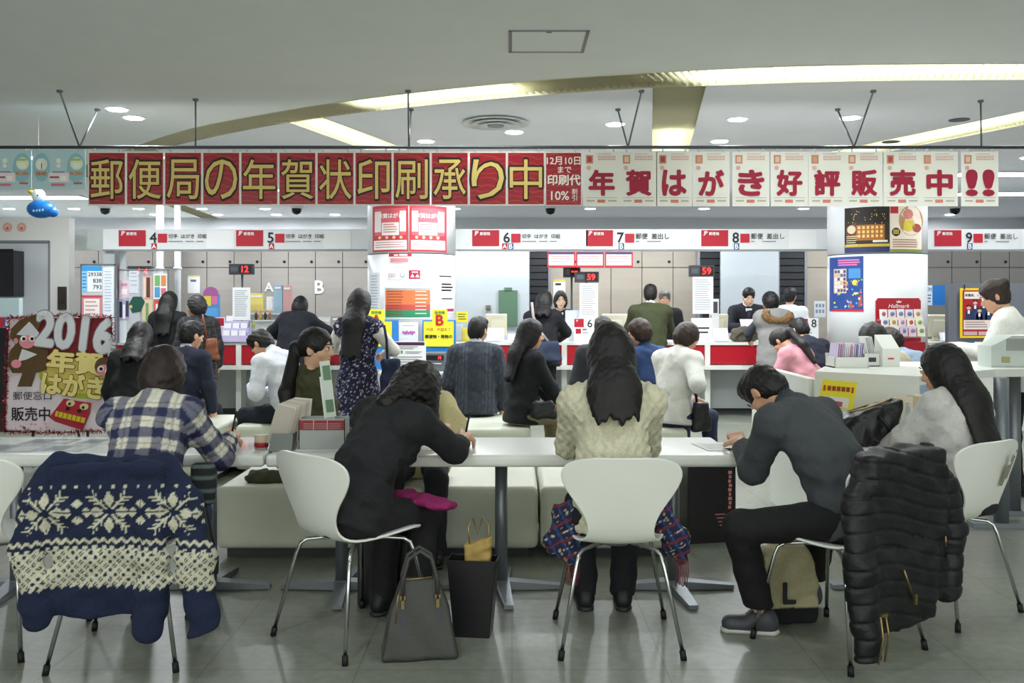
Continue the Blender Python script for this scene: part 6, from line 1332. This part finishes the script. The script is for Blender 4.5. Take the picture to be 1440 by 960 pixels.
# ---- grey handbag on the floor
def bagfield(name,root,c,yaw,fn,lo,hi,h,mt,colfn=None):
    Fd=Field(lo,hi,h); Fd.func(fn); return soft_obj(name,Fd.mesh(),mt,root,colfn)
def rb(X,Y,Z,w_,dp,z0,z1,rad):   # rounded block, half sizes may vary with Z
    qx=np.abs(X)-w_+rad; qy=np.abs(Y)-dp+rad; qz=np.abs(Z-(z0+z1)/2)-(z1-z0)/2+rad
    return np.sqrt(np.maximum(qx,0)**2+np.maximum(qy,0)**2+np.maximum(qz,0)**2)+np.minimum(np.maximum(np.maximum(qx,qy),qz),0)-rad
d=3.75; bx=PX(590,d); r=thing('handbag','grey structured handbag with two arched handles on the floor','handbag',(bx,d,0),.16)
GL=mat('grey_leather','3a3b38',.45,noise=.1,nscale=30,bump=.2,bscale=140)
bagfield('bag_body',r,None,0,lambda Fv,X,Y,Z: rb(X,Y,Z,.158-.20*Z-.18*np.maximum(Z-.2,0),.075-.16*Z,0,.315,.018)+.002*np.sin(X*40+Z*25),(-.2,-.12,-.02),(.2,.12,.36),.007,GL)
for yy in (-.045,.045):
    hd=mesh_obj('handle',MB().tube([(-.07,yy,.24),(-.068,yy*.9,.32),(-.045,yy*.8,.40),(0,yy*.75,.43),(.045,yy*.8,.40),(.068,yy*.9,.32),(.07,yy,.24)],.0085,10),GL,r,world=False)
    for sx in (-.07,.07): mesh_obj('ring',MB().box((sx,yy*1.02,.25),(.022,.010,.016)).box((sx,yy*1.02,.225),(.012,.008,.04)),GOLD if yy<0 else GL,hd,world=False)
mesh_obj('zip',MB().tube([(-.098,-.05,.15),(-.088,-.03,.25),(-.06,-.012,.312),(.05,-.012,.316)],.004,6),GOLD,r,world=False)
for sx in (-.07,.07): mesh_obj('strap_panel',MB().add([(sx-.014,-.070,.02),(sx+.014,-.070,.02),(sx+.012,-.036,.25),(sx-.012,-.036,.25)],[(0,1,2,3)]),mat('grey_leather_dark','343940',.45),r,world=False)
# ---- paper shopping bags
def open_bag(name,label,px0,px1,d,h,dep,col,rz,flare=.0,txt=None,tcol='d8d8d8',cord=None):
    x=PX((px0+px1)/2,d); w_=PX(px1,d)-PX(px0,d); r=thing(name,label,'bag',(x,d,0),rz); a=w_/2; b=dep/2; f=flare; t=.003; mt=mat('bag_'+col,col,.42,bump=.1,bscale=20)
    def pan(n,p):
        p=[Vector(q) for q in p]; nn=(p[1]-p[0]).cross(p[3]-p[0]).normalized()*t; mb=MB(); mb.add(p+[q+nn for q in p],[(0,1,2,3),(7,6,5,4),(0,4,5,1),(1,5,6,2),(2,6,7,3),(3,7,4,0)]); return mesh_obj(n,mb,mt,r,world=False)
    pan('front',[(-a,-b,0),(a,-b,0),(a+f,-b-f*.3,h),(-a-f,-b-f*.3,h)]); pan('back',[(a,b,0),(-a,b,0),(-a-f,b,h*.98),(a+f,b,h*.98)])
    for sx in (-1,1):
        pan('gusset',[(sx*a,-b*sx*-1*-1,0),(sx*a,b*sx,0),(sx*(a+f),b*sx,h*.98),(sx*(a+f),-b*sx,h)])
    mesh_obj('base',MB().bb(-a,a,-b,b,.001,.006),mt,r,world=False)
    if cord:
        for yy in (-b,b): mesh_obj('cord_handle',MB().tube([(-a*.4,yy,h-.02),(-a*.38,yy*.9,h+.06),(-a*.1,yy*.8,h+.115),(a*.2,yy*.8,h+.11),(a*.4,yy*.9,h+.05),(a*.42,yy,h-.02)],.004,8),flat(cord),r,world=False)
    if txt:
        mb=MB().m(flat(tcol))
        for (s_,x0,x1,z0,z1) in txt: text_into(mb,s_,x0,x1,z0,z1,lambda x_,z_:(x_,-b-.002-f*.3*z_/h,z_),.0)
        mesh_obj('lettering',mb,None,r,world=False)['kind']='stuff'
    return r
open_bag('shopping_bag','tall black paper bag with brown paper sticking out, beside the grey handbag',642,690,4.0,.33,.11,'141416',-.12,.03,cord=None)
d=4.0; x=PX(672,d); r=thing('paper_roll','crumpled brown paper bag with a gold cord inside the black bag','paper bag',(x,d,.1),-.1)
Fd=Field((-.09,-.06,.0),(.09,.06,.42),.008); Fd.func(lambda Fv,X,Y,Z: rb(X,Y,Z-.02,.055+.04*(Z-.2),.035,0,.28+.3*np.clip(X,-.1,.1),.008)); Fd.folds(.006,.06,4); soft_obj('paper',Fd.mesh(),mat('brown_paper','a58a4e',.6),r)
mesh_obj('cord',MB().tube([(-.03,-.02,.26),(-.04,-.02,.36),(-.02,-.01,.40),(.0,-.01,.33),(.02,-.01,.40),(.05,-.01,.37),(.05,-.02,.27)],.0035,8),GOLD,r,world=False)
open_bag('shopping_bag','black paper bag with white lettering under the middle chair',508,577,4.42,.33,.13,'151517',-.1,.0,txt=[('B A R N',-.05,.045,.20,.215),('N E W',-.05,.022,.168,.183)])
r=open_bag('shopping_bag','large black bag with pink lettering standing under the table',956,1026,5.6,.46,.2,'161517',.22,.0)
mb=MB().m(flat('d88a88')); 
for i in range(9): mb.bb(.104+.004*(i%2),.128-.003*(i%3),-.1035,-.103,.405-.026*i,.424-.026*i)
for k in range(4): mb.bb(.02+.01*k,.085,-.1035,-.103,.165-.022*k,.170-.022*k)
mesh_obj('lettering',mb,None,r,world=False)['kind']='stuff'
# ---- canvas tote on the floor
d=4.17; r=thing('tote_bag','cream canvas tote bag with a black base by the sneakers','tote bag',(PX(1108,d),d,0),.1)
def totecol(v): c=np.tile(LIN('b3ab88'),(len(v),1)); c[v[:,2]<.075]=LIN('15151a'); return c
Fd=Field((-.2,-.12,-.02),(.18,.12,.42),.0085); Fd.func(lambda Fv,X,Y,Z: rb(X+.12*np.maximum(Z-.26,0)*3,Y,Z,.118-.05*np.maximum(Z-.25,0),.07-.09*Z,0,.34,.02)); Fd.folds(.009,.13,21); Fd.plane((0,0,.002),(0,0,-1))
soft_obj('canvas',Fd.mesh(),mat('canvas','888888',.9,attr=True,noise=.1,nscale=60,bump=.3,bscale=200),r,totecol)
mb=MB().m(flat('1b1b22')); text_into(mb,'L',-.055,.0,.10,.19,lambda x_,z_:(x_,-.084,z_),.04); mesh_obj('lettering',mb,None,r,world=False)['kind']='stuff'
mesh_obj('strap',MB().tube([(-.12,-.03,.28),(-.19,-.05,.25),(-.21,-.06,.17),(-.17,-.07,.12)],.008,8),mat('canvas_strap','a8a07c',.9),r,world=False)
# ---- black leather handbag on the short table
d=4.62; r=thing('handbag','slouchy black leather handbag with an open gold-zipped top on the short table','handbag',(PX(1212,d),d,ZT),.1)
BL=mat('black_leather','17181a',.35,noise=.1,nscale=20,bump=.25,bscale=90)
Fd=Field((-.2,-.13,-.02),(.2,.13,.3),.0075); Fd.func(lambda Fv,X,Y,Z: rb(X-.15*Z,Y,Z,.135+.12*Z,.085-.12*Z,0,.165+.32*np.clip(X+.02,-.1,.2),.02)); Fd.folds(.009,.12,31); Fd.plane((0,0,.001),(0,0,-1)); soft_obj('leather',Fd.mesh(),BL,r)
mesh_obj('zip',MB().tube([(-.08,-.03,.165),(.0,-.035,.185),(.10,-.03,.215),(.15,-.01,.23)],.006,6),GOLD,r,world=False)
mesh_obj('handle',MB().tube([(.05,-.075,.15),(.09,-.095,.10),(.12,-.10,.04)],.007,8).tube([(-.1,.05,.12),(-.04,.06,.155),(.08,.06,.19),(.15,.03,.18)],.009,8),BL,r,world=False)
d=4.52; solo('leaflet','red and white leaflet lying on the short table','leaflet',MB().m(flat('b02a3a')).bb(PX(1228,d),PX(1262,d),4.42,4.52,ZT,ZT+.002).m(flat('e6e6e6')).bb(PX(1206,d),PX(1228,d),4.40,4.5,ZT,ZT+.002))
# ---- scarf on the lap of the cream sweater person
def tartan(v):
    c=np.tile(LIN('1e2340'),(len(v),1)); a=((v[:,0]*1.2+v[:,2]*.7)/.07)%1; b=((v[:,2]*1.1-v[:,0]*.5)/.08)%1
    c[a<.18]=LIN('2e4a7a'); c[b<.16]=LIN('6a2a38'); c[(a>.48)&(a<.52)]=LIN('b9a878'); c[(b>.55)&(b<.58)]=LIN('c9c0b0'); return c
r=thing('scarf','navy and red tartan scarf spilling over both sides of the middle chair','scarf',(.43,3.98,.45))
TM=mat('tartan','888888',.95,attr=True,noise=.15,nscale=80,bump=.4,bscale=180)
Fd=Field((-.33,-.16,-.22),(.33,.2,.2),.008)
Fd.cap((-.20,-.02,.10),(.20,-.02,.10),.05,.05,.03,(0,0,1),.5); Fd.cap((-.19,-.05,.08),(-.235,-.07,-.03),.055,.062,.03,(0,1,0),.7).cap((-.16,-.07,.02),(-.18,-.09,-.09),.04,.035,.03); Fd.cap((.19,-.05,.09),(.26,-.06,-.02),.05,.062,.03,(0,1,0),.7).cap((.26,-.06,-.02),(.285,-.06,-.10),.055,.03,.03,(0,1,0),.6)
Fd.folds(.010,.06,41); soft_obj('wool',Fd.mesh(),TM,r,tartan)
fr=MB()
for x0,z0,n in ((-.205,-.10,9),(.262,-.10,8)):
    for k in range(n): fr.tube([(x0+.007*k,-.08,z0),(x0+.007*k+.004,-.085,z0-.05),(x0+.006*k,-.08,z0-.10-.02*random.random())],.0022,5)
o=mesh_obj('fringe',fr,cloth('6a2c38'),r,world=False); o['kind']='stuff'
# ---- pink cloth on a lap, olive coat on the bench
r=thing('shawl','magenta folded cloth on the lap of the person in black','cloth',(-.40,4.10,.54),-.6)
Fd=Field((-.16,-.12,-.06),(.16,.12,.08),.008); Fd.cap((-.10,0,.02),(.11,.02,.0),.07,.055,.02,(0,0,1),.4); Fd.folds(.008,.06,51); soft_obj('fabric',Fd.mesh(),cloth('8f1f5e'),r)
r=thing('folded_coat','olive coat bundle lying on the near left bench','coat',(PX(384,5.3),5.3,.40))
Fd=Field((-.2,-.12,-.02),(.2,.12,.12),.011); Fd.cap((-.08,0,.03),(.1,.02,.03),.075,.06,.02,(0,0,1),.55); Fd.folds(.01,.08,52); Fd.plane((0,0,0),(0,0,-1)); soft_obj('fabric',Fd.mesh(),cloth('3f3f2a'),r)
# ---- small shoulder bag hanging beside the plaid shirt
d=3.98; r=thing('shoulder_bag','dark tartan pouch with a black strap hanging beside the plaid shirt','bag',(PX(286,d),d,.42))
Fd=Field((-.08,-.06,-.02),(.08,.06,.36),.008); Fd.func(lambda Fv,X,Y,Z: rb(X,Y,Z-.14,.05,.03,0,.18,.02)); Fd.folds(.005,.07,61)
soft_obj('pouch',Fd.mesh(),mat('pouch_cloth','888888',.9,attr=True),r,lambda v: np.where((((v[:,2]/.05)%1)<.3)[:,None],LIN('5d6a66'),LIN('23282c')))
mesh_obj('strap',MB().tube([(.0,-.02,.18),(.02,-.03,.08),(.04,-.03,-.03),(.055,-.03,-.11)],[.014,.016,.02,.022],8).box((.05,-.035,-.11),(.05,.03,.07),rz=.2),mat('strap_black','131315',.5),r,world=False)
# ---- things in hands
def pen(label,p,dr,col='16171a'):
    p=Vector(p); dr=Vector(dr).normalized(); r=thing('pen',label,'pen',tuple(p)); 
    mesh_obj('barrel',MB().tube([p,p+dr*.10],.0052,10),flat(col,.3),r); mesh_obj('tip',MB().tube([p-dr*.018,p],[.0012,.005],10),STEEL,r); mesh_obj('cap',MB().tube([p+dr*.10,p+dr*.135],[.0055,.005],10),flat(col,.3),r)
def hand_tip(k,sg,f=.085):
    q=PE[k]; e,w_,_=q['AR'][sg]; L=w_+unit(w_-e)*f; M=q['root'].matrix_basis; return M@Vector(L)
bpy.context.view_layer.update()
p=hand_tip('p1',1,.07); pen('dark pen held by the person in the plaid shirt',p+Vector((.0,-.01,-.015)),(.25,-.15,1))
p=hand_tip('p2',1,.07); pen('dark pen held by the person in the black jacket',p+Vector((.0,-.01,-.015)),(.2,-.2,1))
p=hand_tip('m8',1,.10); r=thing('phone','small phone in the hand of the person in the white cardigan','phone',tuple(p)); mesh_obj('case',MB().box(p+Vector((0,-.01,.01)),(.062,.010,.12),rx=-.6,rz=.5,bev=.004),flat('2a2c30',.3),r); mesh_obj('screen',MB().box(p+Vector((.002,-.016,.014)),(.052,.003,.10),rx=-.6,rz=.5),glow('9aa4c0',.5),r)
# ---- bags carried by waiting people
def tote(name,label,px,d,z0,w_,h,dep,mt,strap=None,rz=0):
    r=thing(name,label,'bag',(PX(px,d),d,z0),rz); Fd=Field((-w_,-dep-.05,-.03),(w_,dep+.05,h+.05),.014); Fd.func(lambda Fv,X,Y,Z: rb(X,Y,Z,w_/2*(1-.25*Z/h),dep*(1-.4*Z/h),0,h,.02)); Fd.folds(.008,.11,int(px)); soft_obj('bag_body',Fd.mesh(),mt,r)
    if strap: mesh_obj('strap',MB().tube(strap,.011,8),mt,r,world=False)
    return r
tote('tote_bag','black tote hanging from the arm of the person in the white cardigan',986,7.45,.39,.17,.24,.05,BL,[(-.04,0,.22),(-.06,-.02,.36),(-.08,-.02,.46),(-.05,.03,.40),(-.02,.03,.22)],.3)
tote('shoulder_bag','brown leather bag of the person in the checked jacket',298,10.1,.80,.16,.24,.05,mat('brown_leather','7a4428',.45),[(-.05,0,.22),(-.08,0,.4),(-.1,.02,.5)],.2)
tote('messenger_bag','navy messenger bag with a pale striped strap at the counter',770,10.78,.74,.34,.24,.06,mat('messenger_navy','222c44',.7),None,-.1)
o=[q for q in bpy.data.objects if q.name.startswith('messenger_bag')][0]; mesh_obj('strap',MB().tube([(PX(748,10.8),10.86,PZ(425,10.8)),(PX(750,10.8),10.83,PZ(445,10.8)),(PX(757,10.8),10.81,PZ(462,10.8)),(PX(772,10.8),10.79,PZ(482,10.8))],.016,8),cloth('a89c9a'),o)
tote('handbag','navy bag hanging at the right side of the glittering dress',550,7.75,.62,.2,.34,.06,cloth('1f2a44'),[(-.03,0,.32),(-.04,-.03,.5),(-.06,-.02,.62)],.2)
tote('handbag','dark bag on the lap of the person in khaki trousers',764,7.42,.50,.22,.14,.07,BL)
tote('handbag','black bag standing beside the pinstriped suit',634,8.3,.42,.13,.22,.06,BL)
d=11.75; r=thing('backpack','brown slouched backpack lying on the counter','backpack',(PX(1047,d),d,ZC))
Fd=Field((-.28,-.16,-.02),(.28,.16,.26),.014); Fd.cap((-.08,0,.09),(.08,.02,.10),.095,.10,.04).cap((-.12,-.03,.05),(-.05,-.05,.05),.055,.055,.03); Fd.folds(.012,.1,77); Fd.plane((0,0,0),(0,0,-1)); soft_obj('bag_body',Fd.mesh(),cloth('5f574c'),r)
mesh_obj('strap',MB().tube([(-.14,-.1,.05),(-.08,-.13,.12),(.02,-.12,.16),(.12,-.1,.12)],.012,8),cloth('4a443c'),r,world=False)
# fur trim, tie, papers, hair tie
k=PE['s10']; Fd=Field(k['N']-.25,k['N']+.2,.014); a=k['N']-k['F2']*.10-k['u2']*.02
for i in range(8):
    an=math.pi*(i/7); Fd.cap(a+k['Rt2']*.15*math.cos(an)-k['u2']*.07*math.sin(an)-k['F2']*.02,a+k['Rt2']*.15*math.cos(an+.4)-k['u2']*.07*math.sin(an+.4)-k['F2']*.02,.042,.042,.02)
Fd.folds(.012,.035,5); soft_obj('fur_trim',Fd.mesh(),mat('fur','8a6a48',.95,noise=.4,nscale=60,bump=1,bscale=120),k['top'])
k=PE['s9']; o=MB().add([tuple(k['N']+k['F2']*.125-k['u2']*a_+k['Rt2']*b_) for a_,b_ in ((.03,-.015),(.03,.015),(.26,.03),(.30,0),(.26,-.03))],[(0,1,2,3,4)]); mesh_obj('tie',o,cloth('4a3a4c'),k['top'],world=False)
for kk in ('s9','s6','s8'):
    k=PE[kk]; mb=MB().add([tuple(k['N']+k['F2']*(.10+.25*(.0 if a_<.1 else .08))-k['u2']*a_+k['Rt2']*b_) for a_,b_ in ((.0,-.045),(.0,.045),(.2,.0))],[(0,1,2)]); mesh_obj('shirt_front',mb,flat('e9eaee'),k['top'],world=False)
solo('document','white papers held by the young clerk','papers',MB().box((PX(1053,12.35),12.35,PZ(455,12.35)),(.22,.006,.15),rx=-.7).box((PX(1057,12.36),12.36,PZ(456,12.36)),(.2,.006,.15),rx=-.6,rz=.1),PAPER)
# ================================================================ ON THE TABLES
def papers(px0,px1,y0,y1,lab,col='eceeec',rz=0):
    x0,x1=PX(px0,4.5),PX(px1,4.5); o=solo('paper_form',lab,'paper',MB().box(((x0+x1)/2,(y0+y1)/2,ZT+.002),(x1-x0,y1-y0,.002),rz=rz),flat(col,.7)); mb=MB().m(flat('9aa0a6'))
    for k in range(4): mb.box(((x0+x1)/2,y0+(y1-y0)*(.25+.17*k),ZT+.0034),((x1-x0)*.7,.004,.0004),rz=rz)
    mesh_obj('print',mb,None,o)['kind']='stuff'
papers(312,356,4.42,4.62,'paper form on a clipboard by the plaid shirt'); papers(590,655,4.44,4.64,'paper form under the hand of the person in black',rz=.2); papers(985,1040,4.42,4.66,'white form at the right end of the middle table',rz=.15); papers(1020,1046,4.36,4.5,'tan envelope at the corner of the middle table','c9b98a',.3)
d=4.40; r=thing('letter_box','grey cardboard box with a red printed band on the middle table','box',(PX(452,d),d+.06,ZT))
x0,x1=PX(420,d),PX(485,d); GB=flat('a7aaa8'); h=.155
mesh_obj('front',MB().bb(x0,x1,d,d+.004,ZT,ZT+h),GB,r); mesh_obj('back',MB().bb(x0,x1,d+.12,d+.124,ZT,ZT+h),GB,r); mesh_obj('side',MB().bb(x0,x0+.004,d,d+.12,ZT,ZT+h),GB,r); mesh_obj('side',MB().bb(x1-.004,x1,d,d+.12,ZT,ZT+h),GB,r); mesh_obj('base',MB().bb(x0-.01,x1+.02,d-.015,d+.14,ZT+.001,ZT+.012),flat('bfc1bf'),r)
mesh_obj('red_band',MB().bb(x0+.004,x1-.004,d-.002,d,ZT+h-.052,ZT+h-.006),flat('8e2f36'),r)
mb=MB().m(flat('c0a8a2'))
for k in range(3):
    xa=x0+.012+(x1-x0-.024)/3*k; xb=xa+(x1-x0-.024)/3-.008
    for zz in (.016,.026,.036): mb.bb(xa+.012*(k==0),xb,d-.003,d-.002,ZT+h-.008-zz,ZT+h-.006-zz)
    if k: mb.bb(xa-.008,xa-.004,d-.003,d-.002,ZT+h-.052,ZT+h-.006)
mesh_obj('lettering',mb,None,r)['kind']='stuff'
for k,(a,b,c,col) in enumerate(((448,468,590,'c9d2c6'),(452,463,545,'dfe3e0'))):
    mb=MB().box((PX((a+b)/2,d)+.0,d+.05+.01*k,PZ((508 if k==0 else 530)+40,d)),(.05,.003,.27),ry=-.12); o=solo('bookmark_strip','tall printed strip card standing in the grey box, '+('front' if k==0 else 'rear'),'card',mb,flat(col))
    mesh_obj('print',MB().box((PX((a+b)/2,d)-.005,d+.047+.01*k,PZ(525,d)-.0),(.036,.002,.07),ry=-.12).box((PX((a+b)/2,d)+.01,d+.047+.01*k,PZ(572,d)),(.036,.002,.06),ry=-.12),flat(['5f7f60','8a7a70'][k]),o)['kind']='stuff'
for k in range(10):
    solo('leaflet','printed leaflet fanned in the grey holder on the middle table','leaflet',MB().box((PX(392+2.6*k,d),d+.03+.011*k,ZT+.12+.003*k),(.085,.003,.19),ry=.28-.02*k,rz=.15),flat(random.choice(['d8d6cc','c9c4b8','e0dfd8','cfc0b0','b9b2a6'])),'leaflets in the grey holder')
solo('leaflet_holder','grey leaflet holder at the left end of the middle table','holder',MB().add([(PX(377,d),d,ZT+.001),(PX(410,d),d,ZT+.001),(PX(412,d),d,ZT+.085),(PX(382,d),d,ZT+.085),(PX(377,d),d+.13,ZT+.001),(PX(410,d),d+.13,ZT+.001),(PX(412,d),d+.13,ZT+.085),(PX(382,d),d+.13,ZT+.085)],[(0,1,2,3),(7,6,5,4),(0,4,5,1),(1,5,6,2),(3,7,4,0)]),flat('7f8380'))
for k in range(4): solo('form_pad','pad of forms stacked right of the grey box, layer %s'%['one','two','three','four'][k],'papers',MB().box((PX(507,d)+.004*k,d+.08,ZT+.008+.014*k),(.13,.17,.012),rz=.1*k-.1),flat(['d9d9d4','e4e4e0','cfcfca','e9e9e6'][k]),'form pads by the grey box')
r=thing('tape_cup','small clear cup with a red band on the left table end','cup',(PX(368,4.45),4.47,ZT)); x=PX(366,4.45); mesh_obj('cup',MB().lathe((x,4.47,ZT),[(.03,0),(.034,.07)],20),mat('cup_plastic','d9c7a0',.2,alpha=.6),r); mesh_obj('red_band',MB().lathe((x,4.47,ZT+.012),[(.0335,0),(.0345,.022)],20),flat('a02030'),r)
# worn sticker on the right chair's back
o=[q for q in bpy.data.objects if q.name.startswith('chair') and q.get('label','').startswith('white shell chair with a worn')][0]
mb=MB().m(flat('8d8c7e'))
for (a,b,z0,z1) in ((.07,.10,.60,.70),(.10,.125,.63,.74),(.085,.10,.715,.75),(.11,.135,.755,.77)):
    f_=lambda x_,z_:(x_,-.2875-.055*(z_-.66)/.15+.045*(abs(x_)/.24)**2+.012,z_)
    mb.add([f_(a,z0),f_(b,z0),f_(b,z1),f_(a,z1)],[(0,1,2,3)])
mesh_obj('sticker',mb,None,o,world=False)['kind']='stuff'
